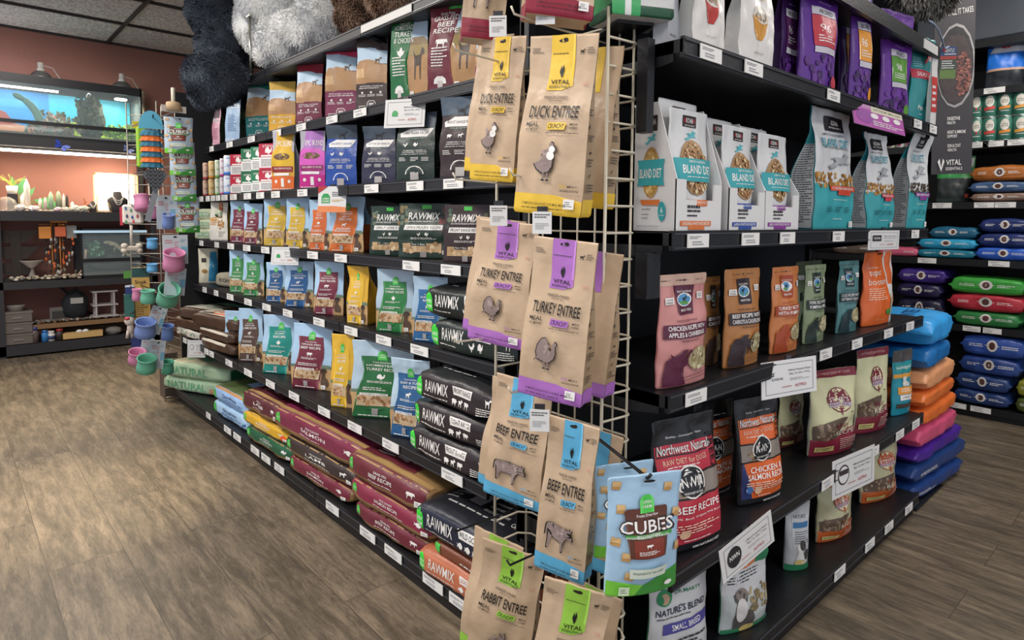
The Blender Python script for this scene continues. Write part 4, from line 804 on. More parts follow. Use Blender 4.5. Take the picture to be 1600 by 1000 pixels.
# ---- bottom shelf: large sacks lying down
BRL = '#8a6a45'
def sack(c, t1, t2, animal='cow'): return [('R', -1, .0, 1, .30, BRL), ('W', [(.28, -.96, .96), (1, -.96, .96)], c), ('R', -.96, .93, .96, .96, '#b08d5c'), ('W', [(.36, -.9, -.76), (.7, -.9, -.76), (.84, -.86, -.8)], GRN), ('T', 'OPEN', -.83, .58, .1, .08, WH), ('T', t1, .0, .73, .3, .09, WH, 0, 0, .02), ('T', t2, .0, .56, .55, .15, WH, 0, 0, .03), bars(-.3, .32, .4, .38, 1, WH), ('A', animal, .72, .6, .16, .3, WH), ('S', .86, .32, .12, .24, WH)]
def sackt(c): return [('R', -.96, .0, .96, .06, '#b08d5c'), ('R', -.95, .08, .5, .9, c), ('R', -.1, .18, .12, .4, '#b9a8a8'), bars(-.6, .15, -.15, .4, 5, WH), bars(.2, .2, .46, .5, 5, WH)]
GL = '#3f7a55'
o, zz = lie('G', 272, 312, 612, 640, BAGN, 'large green and cream bag, lower of two at the far bottom end', '#b9b698', '#a3bd9c', h=0.11, depth=.5, inset=.03, yaw=-66, fart=[('T', 'NATURAL', -.2, .5, 1.2, .5, '#5fa07a', 0, 0, .05), ('R', .5, .1, .9, .5, '#b58a70')], eart=[('R', -1, 0, 1, 1, '#2f6f48')])
lie('G', 273, 313, 580, 612, BAGN, 'large green and cream bag, upper of two at the far bottom end', '#b5b294', '#a3bd9c', h=0.12, depth=.5, inset=.03, yaw=-66, z=zz, fart=[('T', 'NATURAL', -.2, .5, 1.2, .5, '#5fa07a', 0, 0, .05)], tart=[('T', 'N', -.2, .3, .7, .3, '#6fae86', 0, 0, .08), bars(-.5, .55, .5, .8, 3, '#6b6b58'), ('K', .45, .5, .8, .8, 10, ['#5f4a3a', '#7a624e'])], eart=[('R', -1, 0, 1, 1, '#34784f')])
o, zz = lie('G', 333, 386, 640, 676, BAGN, 'pale blue sack lying lower of two on the bottom shelf', '#9fc4e6', '#a9cbe8', h=0.1, depth=.45, inset=.03, fart=[('W', [(.2, -.95, -.7), (.8, -.95, -.75)], GRN), ('T', 'Goodness', 0, .62, .7, .22, '#2a4a7a'), bars(-.4, .25, .6, .45, 2, '#3a5f90'), ('A', 'runner', .75, .4, .2, .3, '#2a5a9a')], yaw=-88)
lie('G', 333, 386, 598, 640, BAGN, 'pale blue sack with grassy green top lying upper of two on the bottom shelf', '#5f6f45', '#9dbfe8', h=0.1, depth=.45, inset=.03, z=zz, fart=[('W', [(.2, -.95, -.7), (.8, -.95, -.75)], GRN), ('T', 'Goodness', 0, .62, .7, .22, '#2a4a7a'), bars(-.4, .25, .6, .45, 2, '#3a5f90'), ('R', -1, .9, 1, 1, '#c08a55')], tart=[('R', -.3, .3, 1, .95, '#a9c6e0'), ('T', 'Kind', .3, .6, .9, .3, '#3a4a5a'), ('E', .3, .2, .06, .05, WH)], yaw=-88)
o, z1 = lie('G', 385, 450, 686, 722, BAGN, 'dark green striped tan sack lying at the bottom below the yellow one', BRL, BRL, h=0.085, depth=.45, inset=.02, fart=sack('#1f5a3c', 'GREENS', 'TURKEY', 'turkey'), yaw=-88)
o, z1 = lie('G', 380, 444, 648, 688, BAGN, 'yellow striped tan sack with an orange sticker lying below the maroon ones', BRL, BRL, h=0.085, depth=.45, inset=.02, z=z1, fart=sack('#d9a92c', 'CHICKEN', 'RECIPE', 'chicken')+[('E', .8, .4, .1, .25, '#ee5a2a')], yaw=-87)
lie('G', 378, 430, 604, 650, BAGN, 'dark maroon and tan sack lying left of the crimson one', '#54222a', '#5a252e', h=0.12, depth=.48, inset=.02, z=z1, fart=sack('#5a252e', 'GRASS-FED', 'LAMB', 'cow'), tart=sackt('#5c2831'), yaw=-88)
o, z2 = lie('G', 452, 540, 745, 800, BAGN, 'burgundy and tan sack lying lowest under the dark brown one', BRL, BRL, h=0.085, depth=.45, inset=.02, fart=sack('#732639', 'WILD', 'SALMON', 'fish'), yaw=-88)
o, z2 = lie('G', 446, 548, 700, 748, BAGN, 'dark brown and tan sack with white script under the crimson one', '#3f302a', BRL, h=0.095, depth=.45, inset=.02, z=z2, fart=sack('#382c2a', 'Homestead', 'LAMB', 'goat'), eart=[('R', -1, 0, 1, 1, '#3a2f2c')], yaw=-88)
lie('G', 428, 560, 640, 705, BAGN, 'large crimson salmon sack with green end and barcode lying on top', '#7d2944', '#8b6a48', h=0.125, depth=.48, inset=.02, z=z2, fart=sack('#7a2742', 'WILD-CAUGHT', 'SALMON', 'fish'), tart=sackt('#80294a'), eart=[('R', -1, 0, 1, 1, '#74243f'), ('E', .45, .55, .5, .42, '#3fae46'), ('T', 'OPEN', .45, .55, .7, .2, WH), ('R', -.8, .15, -.25, .75, '#d9d6d0'), ('R', -.72, .3, -.66, .7, '#222222'), ('R', -.6, .3, -.5, .7, '#222222'), ('R', -.44, .3, -.36, .7, '#222222')], yaw=-88)
o, z3 = lie('G', 552, 658, 800, 858, BAGN, 'burgundy beef sack lying lowest of three', BRL, BRL, h=0.09, depth=.45, inset=.01, fart=sack('#6e2735', 'GRASS-FED', 'BEEF RECIPE'), yaw=-88)
o, z3 = lie('G', 545, 668, 755, 812, BAGN, 'crimson salmon sack lying in the middle of three', BRL, BRL, h=0.09, depth=.45, inset=.01, z=z3, fart=sack('#862a42', 'WILD-CAUGHT', 'SALMON RECIPE', 'fish'), eart=[('R', -1, 0, 1, 1, '#7a2742')], yaw=-88)
lie('G', 540, 656, 700, 760, BAGN, 'burgundy beef sack with straw tan top lying uppermost of three', '#8f6f48', BRL, h=0.115, depth=.48, inset=.01, z=z3, fart=sack('#6a2632', 'GRASS-FED', 'BEEF RECIPE'), tart=sackt('#6a2a34'), yaw=-88)
o, z4 = lie('G', 652, 790, 862, 935, BAGN, 'orange mix bag with black stripe lying lowest beside the wire rack', '#b5694a', '#b5694a', h=0.1, depth=.42, inset=-.01, fart=rm_front('GOAT & VENISON', ('fish', 'cow'), '#bf6f4e'), tart=[('R', -1, .2, 1, .45, '#26262a')], yaw=-88)
o, z4 = lie('G', 675, 790, 830, 862, BAGN, 'thin brown mix bag pressed between the navy and orange ones', '#7a4a35', '#7a4530', h=0.05, depth=.40, inset=.0, z=z4, fart=[('R', -.95, .2, -.75, .9, GRN), bars(-.2, .3, .8, .5, 1, WH)], yaw=-88)
lie('G', 648, 790, 745, 832, BAGN, 'navy and black mix bag with white lettering lying on the orange one', '#202127', '#1f2230', h=0.125, depth=.46, inset=-.01, z=z4, fart=rm_front('WILD OCEAN', ('fish', 'fish', 'fish'), '#1f2438'), tart=RT+[('T', 'CRUNCHY', .75, .2, .3, .05, WH)], yaw=-87)

# ------------------------------------------------------------------ end display: top shelf
RICE = ['#cdb184', '#b78c5c', '#dcc9a0', '#a87a50', '#c79a72']
def bowlbag(c): return [('E', .1, .52, .46, .10, '#c9c2b4'), ('W', [(.27, -.12, .2), (.35, -.3, .4), (.5, -.4, .56)], c), ('E', .1, .505, .48, .07, '#d6d1c6'), ('K', -.3, .46, .5, .55, 34, ['#9a8a72', '#7f715c', '#b0a188'], 1), ('E', .1, .97, .2, .05, '#2a3558'), ('W', [(.83, -.2, .9), (1, -.5, .9)], '#28365c'), ('E', .1, .84, .1, .04, '#c79a52'), bars(-.1, .68, .6, .78, 3, '#c7a98a'), bars(-.2, .13, .5, .15, 1, '#9a9a94')]
stand('1', 1020, 1062, -50, BAGN, 'plain grey food bag at the left corner', '#aeb0b4', [bars(-.7, .1, .7, .16, 1, '#8a8c90')], yaw=10, dr=.5, inset=.06)
stand('1', 1060, 1132, -75, BAGN, 'white bag printed with a red bowl of food', '#d8d4ce', bowlbag('#b2332c'), dr=.3, side='#b9b7b4', inset=.02, yaw=-4)
stand('1', 1132, 1208, -50, BAGN, 'white bag printed with a yellow bowl of food', '#dcd8d2', bowlbag('#c98a22'), dr=.25, side='#c5c3c0', inset=.02, yaw=-4)
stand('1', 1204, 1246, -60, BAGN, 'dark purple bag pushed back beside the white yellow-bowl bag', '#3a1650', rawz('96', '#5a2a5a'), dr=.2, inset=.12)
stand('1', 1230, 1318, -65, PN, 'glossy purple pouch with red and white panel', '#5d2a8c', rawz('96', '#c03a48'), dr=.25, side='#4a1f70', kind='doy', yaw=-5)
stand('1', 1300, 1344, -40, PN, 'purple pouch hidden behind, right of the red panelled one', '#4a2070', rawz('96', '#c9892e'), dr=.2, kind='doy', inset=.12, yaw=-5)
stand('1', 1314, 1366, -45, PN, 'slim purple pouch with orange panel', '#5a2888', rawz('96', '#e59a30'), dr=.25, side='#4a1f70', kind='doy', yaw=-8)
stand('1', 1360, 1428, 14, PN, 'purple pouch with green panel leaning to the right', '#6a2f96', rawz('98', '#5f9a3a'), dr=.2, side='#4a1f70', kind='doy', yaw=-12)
stand('1', 1392, 1462, 55, BAGN, 'teal salmon bag with red band and grey dog', '#2f8f92', [('W', [(.52, -1, 1), (.62, -1, 1)], '#c0394a'), ('T', 'SALMON & COD', .1, .57, 1.4, .045, WH), ('A', 'runner', .4, .8, .7, .2, '#b8343e'), ('T', 'GO', .55, .78, .4, .08, '#e9d9d6'), ('E', .55, .38, .45, .13, '#5e5c60'), ('E', .75, .3, .3, .1, '#4a484c'), ('T', 'Pate', -.3, .2, .5, .05, WH), bars(-.4, .12, 0, .14, 1, WH), bars(.3, .18, .9, .24, 2, WH), bars(-.8, .64, -.2, .76, 5, '#9fd0d0')], dr=.3, side='#277a7c', yaw=-10, inset=.03)
stand('1', 1446, 1461, 84, BAGN, 'small red and white packet at the right corner', '#d8d6d2', [('R', -1, .2, 1, .7, '#c23a36'), bars(-.8, .25, .8, .6, 4, WH)], dr=.3, yaw=-10, inset=.01)

# ---- second shelf: display cartons with pouches
def display_box(pl, pc, pr, yt, ylow, label, plabel, foot, ft, ylabel2=None):
    Y = RY['2']+.02; z = RZ['2']+DECK+.001
    a = at(pc, 340, 'y', Y); b = at(pr, 340, 'y', Y); w = b.x-a.x; d = .30 if pl is None else max(.2 if pl > 1000 else .1, abs(at(pl, 340, 'x', a.x).y-Y))
    top = at(pc, yt, 'y', Y+d*.5).z-z; low = at((pc+pr)/2, ylow, 'y', Y).z-z
    R = (a.x, Y, z); q = MB(); t = .004; m = mat('#dcdad8', .5)
    H = top
    # side panels with a sloped edge, back, stepped front with rounded notch
    for x in (0, w-t):
        v = [(x, 0, 0), (x, d, 0), (x, d, H), (x, d*.45, H), (x, 0, low)]; v += [(x+t, p[1], p[2]) for p in v]
        q.add(v, [(0, 4, 3, 2, 1), (5, 6, 7, 8, 9)]+[(i, (i+1) % 5, 5+(i+1) % 5, 5+i) for i in range(5)], m)
    q.box((0, d-t, 0), (w, d, H*.98), m); q.box((0, 0, 0), (w, d, .003), m)
    for x0, x1, zt in ((0, w*.2, low), (w*.2, w*.82, low*.62), (w*.82, w, low*.94)): q.box((x0, -.001, 0), (x1, t, zt), m)
    S = Surf([[Vector((0, -.001, 0)), Vector((w, -.001, 0))], [Vector((0, -.001, low)), Vector((w, -.001, low))]], [-1, 1], [0, 1], (0, -1, 0), w, low)
    lay(q, S, [bars(-.55, .42, .3, .56, 1, '#3b3b3b'), bars(-.55, .36, .35, .46, 1, '#3b3b3b'), bars(-.55, .28, .1, .36, 1, '#3b3b3b'), ('W', [(.12, -.85, .5), (.22, -.85, .5)], foot), ('T', ft, -.17, .17, 1.2, .06, WH), ('W', [(.05, -.5, .2), (.12, -.5, .2)], foot)], random.Random(9), base=.0006)
    S = Surf([[Vector((0, d, 0)), Vector((0, 0, 0))], [Vector((0, d, H)), Vector((0, 0, H))]], [-1, 1], [0, 1], (-1, 0, 0), d, H)
    if pl is not None:
        q2 = [('W', [(.78, -.45, .1), (.9, -.45, .1)], '#2b1a1a'), ('T', 'KOHA', -.17, .85, .4, .045, WH), ('A', 'runner', -.2, .72, .5, .09, '#4fb2ba'), ('E', -.15, .46, .42, .2, '#b89258'), ('K', -.5, .27, .2, .65, 80, ['#d8b060', '#c99a4a', '#e6c98a', '#ddb870'], 1), ('W', [(.36, -.75, .5), (.40, -.7, .44), (.52, -.7, .44), (.56, -.75, .5)], TEAL), ('T', 'BLAND DIET', -.14, .455, 1.0, .07, WH, 0, 0, .045),
              ('W', [(.21, -.5, .25), (.25, -.6, .32)], foot), bars(-.5, .17, 0, .185, 1, '#3b3b3b'), bars(-.5, .13, 0, .145, 1, '#3b3b3b'), bars(-.5, .1, -.2, .115, 1, '#3b3b3b'), ('E', .42, .16, .17, .075, '#2a9aa0'), ('T', '6', .42, .17, .1, .045, WH), ('T', 'POUCHES', .42, .13, .22, .012, WH), bars(-.7, .04, .3, .05, 1, '#8a8a8a')]
        lay(q, S, q2, random.Random(8), base=.0006)
    o = q.build('display_carton', None, R); tag(o, label, 'carton')
    # pouches inside
    for i in range(3 if d > .16 else 2):
        pz = .006; ph = at((pc+pr)/2, yt+(6 if i == 0 else 2), 'y', Y+.03+i*.07).z-z
        SEED[0] += 1
        bag('food_pouch', plabel+[', front', ', middle of three', ', rearmost'][i], 'bag', (a.x+w/2, Y+.04+i*min(.07, (d-.07)/2), z+pz), 0, w*.84, ph*.97, .05, 'doy', '#d5d5d4', None, koha_pouch(RICE, foot, ft) if i == 0 else koha_pouch(RICE[:2], foot, ft)[:6], seed=SEED[0], fine=(i == 0), cr=.6)
display_box(988, 1056, 1126, 166, 282, 'white display carton with oval kibble print on its visible side, leftmost', 'white and teal pouch in the leftmost display carton', '#d9773a', 'CHICKEN & WHITE RICE RECIPE')
display_box(1122, 1139, 1194, 192, 295, 'white display carton with navy recipe strip on the second shelf', 'white and teal pouch in the display carton with the navy strip', '#2f4f9a', 'LAMB & WHITE RICE RECIPE')
display_box(None, 1195, 1247, 205, 300, 'white display carton with purple recipe strip on the second shelf', 'white and teal pouch in the display carton with the purple strip', '#8a3a92', 'BEEF & WHITE RICE RECIPE')
KC = ['#b58232', '#9a6a24', '#c9984a', '#8a5c20']
sd = [('W', [(.02, -.9, .9), (.7, -.9, .9)], '#c9cccc'), bars(-.8, .06, .8, .7, 34, '#3b4044'), ('R', -1, .72, 1, 1, '#1f8a94')]
stand('2', 1232, 1332, 172, BAGN, 'largest white and teal bland diet bag with leaping dog', '#d5d6d6', koha_bag(KC, '#cf4a30', 'CHICKEN & BROWN RICE'), dr=.27, side='#2a929c', sart=sd, yaw=-2)
stand('2', 1326, 1393, 206, BAGN, 'white and teal bland diet bag with crumpled top', '#d5d6d6', koha_bag(KC, '#c23a4a', 'SALMON & BROWN RICE'), dr=.3, side='#2a929c', sart=sd, yaw=-5, slump=.04, cr=1.5)
stand('2', 1388, 1446, 203, BAGN, 'white and teal bag with top folded over', '#d5d6d6', koha_bag(['#4a3a2a', '#5f4a34', '#3a2d20'], '#8a3f92', 'BEEF & BROWN RICE'), dr=.4, side='#8fa6a8', sart=sd, yaw=-10, slump=-.08, cr=1.7)

# ---- third shelf
def trio(pl, pr, yt, c, dk, l1, l2, an, lab, side, **kw): stand('3', pl, pr, yt, PN, lab, c, market(c, dk, l1, l2, an), dr=.22, side=side, kind='doy', **kw)
trio(1092, 1126, 432, '#9a6a3a', '#3a2a24', 'BEEF RECIPE WITH', 'CARROTS', 'cow', 'brown pouch half hidden behind the pink one', '#7a5430', inset=.12)
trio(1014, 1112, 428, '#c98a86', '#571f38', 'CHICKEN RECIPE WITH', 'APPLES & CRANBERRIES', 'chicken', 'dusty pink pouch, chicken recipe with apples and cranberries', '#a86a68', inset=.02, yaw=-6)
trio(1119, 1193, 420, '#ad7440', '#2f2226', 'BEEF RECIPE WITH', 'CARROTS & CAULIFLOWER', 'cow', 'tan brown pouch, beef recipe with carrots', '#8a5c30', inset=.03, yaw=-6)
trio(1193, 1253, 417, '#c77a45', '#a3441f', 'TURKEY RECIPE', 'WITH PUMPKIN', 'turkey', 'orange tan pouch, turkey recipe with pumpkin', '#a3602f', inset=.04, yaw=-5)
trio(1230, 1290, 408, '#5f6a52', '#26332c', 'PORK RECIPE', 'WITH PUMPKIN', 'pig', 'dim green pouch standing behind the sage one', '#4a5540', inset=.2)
trio(1246, 1293, 414, '#83906f', '#1f2f28', 'PORK RECIPE WITH', 'PUMPKIN & APPLE', 'pig', 'sage green pouch, pork recipe with pumpkin', '#5f6c50', inset=.05, yaw=-5)
trio(1298, 1344, 408, '#4f7f80', '#1b3338', 'DUCK RECIPE WITH', 'BUTTERNUT SQUASH', 'duck', 'dusty teal pouch, duck recipe with butternut squash', '#3a6264', inset=.05, yaw=-8)
stand('3', 1333, 1402, 394, PN, 'bright orange booster pouch with white stripe and bowl of kibble', '#e0682a', [('W', [(0, .6, 1), (.5, .45, .98), (1, .35, .9)], '#ddd9d4'), ('W', [(.55, .5, .85), (.8, .45, .8), (1, .5, .82)], '#d9652a'), ('T', 'super', -.35, .70, .8, .085, '#f0dccb', 0, 0, .02), ('T', 'booster', -.2, .60, 1.2, .085, '#f0dccb', 0, 0, .02), bars(-.8, .78, .1, .8, 1, '#f0dccb'), bars(-.8, .35, .2, .52, 6, '#f0c7a8'), ('E', .75, .27, .3, .17, '#d8cdb8'), ('K', .52, .14, .98, .4, 30, RICE, 1), ('E', .3, .18, .15, .04, '#3f8a3a'), ('E', 0, .975, .14, .012, '#2a1a14'), bars(-.5, .08, .2, .09, 1, '#f0c7a8')], dr=.22, side='#b8501f', kind='doy', yaw=-5)

# ---- fourth shelf
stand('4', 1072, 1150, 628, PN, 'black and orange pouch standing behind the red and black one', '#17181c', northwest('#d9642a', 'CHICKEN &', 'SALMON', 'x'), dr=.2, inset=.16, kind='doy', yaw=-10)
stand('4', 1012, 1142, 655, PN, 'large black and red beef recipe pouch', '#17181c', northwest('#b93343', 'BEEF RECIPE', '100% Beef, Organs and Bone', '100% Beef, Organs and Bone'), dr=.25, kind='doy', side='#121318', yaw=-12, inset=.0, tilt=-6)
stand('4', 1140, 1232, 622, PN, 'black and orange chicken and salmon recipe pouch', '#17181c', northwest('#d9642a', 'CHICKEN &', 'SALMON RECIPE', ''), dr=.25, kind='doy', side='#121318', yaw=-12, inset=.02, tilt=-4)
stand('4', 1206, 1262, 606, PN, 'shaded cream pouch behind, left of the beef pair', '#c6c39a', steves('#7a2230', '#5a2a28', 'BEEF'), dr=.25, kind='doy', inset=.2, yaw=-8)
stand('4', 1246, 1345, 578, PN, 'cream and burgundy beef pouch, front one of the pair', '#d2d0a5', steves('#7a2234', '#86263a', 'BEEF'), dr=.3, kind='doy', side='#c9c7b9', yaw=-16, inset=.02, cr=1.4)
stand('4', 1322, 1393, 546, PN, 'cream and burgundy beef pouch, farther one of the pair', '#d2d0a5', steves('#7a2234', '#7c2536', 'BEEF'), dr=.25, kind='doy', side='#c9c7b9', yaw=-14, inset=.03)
stand('4', 1384, 1428, 548, PN, 'turquoise pouch with orange label at the right end', '#1f8fa3', [('R', -1, .82, 1, 1, '#4f4a48'), ('W', [(.66, -.85, .9), (.8, -.85, .9)], '#2a8f90'), ('T', 'solidgold', 0, .73, 1.4, .06, WH), ('W', [(.58, -1, 1), (.64, -1, 1)], '#d99a3a'), ('A', 'pup', 0, .52, .6, .14, '#d9d6d0'), ('W', [(.33, -.7, .9), (.44, -.7, .9)], '#e59a3a'), ('W', [(.24, -.6, .9), (.32, -.6, .9)], WH), bars(-.4, .26, .8, .3, 2, '#2b3a44'), ('W', [(.12, -.8, .6), (.19, -.8, .6)], '#4a3f38'), bars(-.5, .36, .7, .42, 2, WH)], dr=.25, kind='doy', yaw=-10, inset=.04)

# ---- bottom shelf
stand('5', 998, 1116, 880, PN, 'white and green small breed pouch at the left corner', '#c9cacb', marty('SMALL BREED'), dr=.25, kind='doy', yaw=-14, inset=.03, side='#2f7a55')
stand('5', 1112, 1206, 862, PN, 'green and white pouch printed with a grey and white dog', '#bfc4c2', [('R', -1, .8, 1, 1, '#2f7a55'), ('W', [(.5, -1, .9), (.8, -.9, .95)], '#c9cacb'), ('E', 0, .85, .5, .08, '#c9794f'), bars(-.8, .62, .6, .76, 4, '#30323a'), ('K', 0, .25, .95, .55, 40, ['#9a8a66', '#7f7152', '#b3a37c']), ('A', 'pup', -.25, .3, .9, .5, '#55504e'), ('E', -.35, .5, .22, .08, '#8a7f78'), ('E', -.38, .3, .22, .16, '#d9d6d2'), ('W', [(0, -1, 1), (.06, -1, 1)], '#2f7a55'), ('E', -.1, .04, .3, .05, '#c9b26a')], dr=.25, kind='doy', yaw=-14, inset=.02, side='#2f7a55')
stand('5', 1216, 1268, 785, PN, 'white blend pouch turned sideways with a spotted dog', '#bcbec0', [('W', [(.5, -.6, .9), (.8, -.5, .9)], '#c9cbcd'), ('W', [(.62, -.5, .8), (.7, -.45, .85)], '#3f78a8'), ('T', "NATURE'S", .1, .78, 1.0, .05, '#232c46', 0, .1, .04), bars(-.4, .4, .8, .58, 6, '#6a6c70'), ('A', 'pup', .1, .25, .9, .3, '#d9d6d2'), ('E', .2, .38, .25, .07, '#3a3432'), ('E', .55, .24, .25, .08, '#4a4442'), ('E', 0, .13, .4, .05, '#d8c07a'), ('W', [(0, -1, 1), (.1, -1, 1)], '#2a7a52')], dr=.45, kind='doy', yaw=-30, inset=.06, side='#8f9698')
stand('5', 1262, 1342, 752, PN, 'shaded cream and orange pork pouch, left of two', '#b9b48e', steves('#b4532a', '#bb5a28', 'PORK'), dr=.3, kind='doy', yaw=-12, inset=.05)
stand('5', 1328, 1414, 688, PN, 'cream and orange pork pouch, right of two', '#b9b48e', steves('#b4532a', '#bb5a28', 'PORK'), dr=.3, kind='doy', yaw=-10, inset=.05)

# ------------------------------------------------------------------ sign cards
def card(p, wd, ht, yaw, name, label, art, c='#dedddb', pitch=0, roll=0):
    q = MB(); q.box((-wd/2, -.001, -ht/2), (wd/2, .001, ht/2), mat(c, .22, spec=.6))
    S = Surf([[Vector((-wd/2, -.0012, -ht/2)), Vector((wd/2, -.0012, -ht/2))], [Vector((-wd/2, -.0012, ht/2)), Vector((wd/2, -.0012, ht/2))]], [-1, 1], [0, 1], (0, -1, 0), wd, ht)
    lay(q, S, art, random.Random(5), base=.0004)
    m = Matrix.Rotation(rad(yaw), 3, 'Z') @ Matrix.Rotation(rad(pitch), 3, 'X') @ Matrix.Rotation(rad(roll), 3, 'Y')
    o = q.build(name, None, p, m.to_euler())
    MB().box((-.012, .001, ht/2-.02), (.012, .006, ht/2+.012), mat('#2a2a2e', .3)).build('clip', o)
    return tag(o, label, 'sign')
def buycard(logo, name='ASTRO'): return [('R', -.86, .10, .86, .11, '#33343a'), ('R', -.86, .89, .86, .90, '#33343a'), ('R', -.86, .10, -.85, .90, '#33343a'), ('R', .85, .10, .86, .90, '#33343a')]+logo+[('T', 'Official Frequent Buyer', .36, .70, .85, .06, '#26262a', 0, 0, .03), ('T', 'Buy 12, Get 1 Free', .36, .60, .75, .06, '#26262a', 0, 0, .03), ('T', name, .38, .27, .42, .08, '#b03a36', 0, 0, .03), bars(-.3, .25, .14, .29, 1, '#b03a36'), bars(0, .42, .7, .5, 2, '#a9a9a9')]
leaf = [('W', [(.40, -.62, -.34), (.52, -.62, -.34), (.60, -.55, -.41)], '#2f9a4f')]
def leftcard(s, pl, pr, yt, yb, nm, lab, art, yaw=-75, roll=0, c='#dedddb', pitch=0):
    X = LX[s]-.02; pm = (pl+pr)/2; p = at(pm, (yt+yb)/2, 'x', X); D = (p-CAM).dot(_F); W = (pr-pl)*D/FPX*math.cos(math.atan((pm-800)/FPX))
    vd = Vector((p.x, p.y, 0)).normalized(); rt = Vector((vd.y, -vd.x)); a = rad(yaw); wd = W/abs(math.cos(a)*rt.x+math.sin(a)*rt.y); ht = at(pm, yt, 'x', X).z-at(pm, yb, 'x', X).z
    return card(p, wd, ht, yaw, nm, lab, art, c, pitch, roll)
leftcard('B', 601, 664, 154, 200, 'sign_card', 'white framed frequent buyer card with green logo hanging from the second shelf', buycard(leaf), yaw=-60, pitch=-8)
leftcard('C', 497, 541, 291, 332, 'sign_card', 'white and orange product card with green logo and red corner hanging from the third shelf', [('W', [(.35, -.75, -.15), (.6, -.75, -.15), (.72, -.6, -.3)], '#2f9a4f'), ('T', 'OPEN', -.45, .52, .45, .08, WH), ('T', 'FARM', -.45, .42, .45, .08, WH), ('W', [(0, -1, 1), (.2, -1, 1), (.24, -1, .2)], '#e28a55'), ('P', [(-1, 1), (-.3, 1), (-1, .72)], '#b0342f'), bars(.0, .6, .8, .8, 3, '#4a4a50'), bars(0, .4, .8, .5, 2, '#c9a33a')], yaw=-55, pitch=-6)
leftcard('D', 424, 467, 386, 414, 'sign_card', 'white framed buyer card hanging from the fourth shelf', buycard(leaf), yaw=-50, pitch=-10)
leftcard('F', 293, 321, 532, 558, 'sign_card', 'small white framed card with round logo hanging below the brown stack', buycard([('E', -.5, .6, .22, .16, '#8a8a8e'), ('E', -.5, .6, .17, .12, '#dedddb')]), yaw=-45, pitch=-5)
def endcard(pl, pr, yt, yb, s, nm, lab, art, yaw=0, roll=0, c='#dedddb', off=.02, pitch=0):
    Y = RY[s]-off; pm = (pl+pr)/2; p = at(pm, (yt+yb)/2, 'y', Y); D = (p-CAM).dot(_F); W = (pr-pl)*D/FPX*math.cos(math.atan((pm-800)/FPX))
    vd = Vector((p.x, p.y, 0)).normalized(); rt = Vector((vd.y, -vd.x)); a = rad(yaw); wd = W/abs(math.cos(a)*rt.x+math.sin(a)*rt.y); ht = (at(pm, yt, 'y', Y).z-at(pm, yb, 'y', Y).z)
    return card(p, wd, ht, yaw, nm, lab, art, c, pitch, roll)
endcard(1334, 1413, 168, 204, '1', 'sign_card', 'lilac product card hanging from the top shelf under the purple pouches', [('R', -1, 0, 1, .82, '#b45aa8'), ('R', -.3, .72, .98, .98, '#d6d3b8'), ('T', 'JUST FOR MY SMALL DOG', .34, .85, 1.1, .12, '#4a4a3a', 0, 0, .02), ('E', -.55, .45, .35, .3, '#9a55a0'), ('E', -.2, .55, .15, .12, WH), ('E', .25, .55, .15, .12, WH), ('E', .7, .55, .15, .12, WH), bars(-.3, .1, .9, .35, 3, WH)], yaw=-6, roll=2, c='#cf9ac6', pitch=-12)
endcard(1357, 1405, 360, 390, '2', 'sign_card', 'small white card with black logo hanging from the second shelf', buycard([('R', -.75, .45, -.2, .75, '#26262a'), ('T', 'KOHA', -.47, .6, .4, .12, WH)]), yaw=-10)
endcard(1191, 1276, 562, 617, '3', 'sign_card', 'white framed frequent buyer card on the third shelf edge below the orange pouch', buycard([('T', 'STEVE', -.45, .5, .4, .06, '#26262a'), ('A', 'goat', -.6, .65, .1, .1, '#444444')]), yaw=-14, roll=0, pitch=-4)
endcard(1302, 1366, 708, 766, '4', 'sign_card', 'white framed card with round burgundy logo on the fourth shelf edge', buycard([('E', -.5, .55, .26, .26, '#3a3034'), ('E', -.5, .55, .22, .22, '#dedddb'), ('R', -.7, .55, -.3, .68, '#3a3034')]), yaw=-10, roll=-3)
endcard(1128, 1208, 826, 880, '4', 'sign_card', 'white card with round black mountain logo tilted on the fourth shelf edge', buycard([('E', -.52, .52, .26, .30, '#26262a'), ('T', 'NWN', -.52, .54, .36, .14, WH, 0, 0, .06)]), yaw=-8, roll=-14)

# ------------------------------------------------------------------ wire rack at the corner
IV = mat('#cfc6b0', .35, spec=.6)
rk = thing('wire_rack', 'tall ivory wire rack of hanging bags at the corner of the shelves', 'rack', (1.22, 1.22, 0))
def P(x, y, z): return (x-.005, y-.045 if y < 1.2 else y-.075, z)
_P = P
def P(x, y, z):
    return (1.22+(x-1.275)*.96-1.22, 1.01+(y-1.05)*.925-1.22, z)
q = MB()
for y in (1.05, 1.494): q.tube([P(1.275, y, .12), P(1.275, y, 1.915)], .0042, IV, 8)
q.build('upright_wire', rk)
q = MB()
for y in (1.12, 1.20, 1.27, 1.34, 1.42): q.tube([P(1.405, y, .12), P(1.405, y, 1.9)], .003, IV)
q.tube([P(1.40, 1.065, .12), P(1.40, 1.065, 1.9)], .0035, IV); q.tube([P(1.40, 1.48, .12), P(1.40, 1.48, 1.9)], .0035, IV)
q.build('back_wires', rk)
q = MB()
for i in range(27):
    z = .14+i*.0682
    q.tube([P(1.275, 1.05, z), P(1.375, 1.042, z), P(1.385, 1.046, z), P(1.405, 1.075, z), P(1.405, 1.27, z), P(1.405, 1.46, z), P(1.375, 1.494, z), P(1.275, 1.494, z)], .0032, IV)
q.build('cross_wires', rk)
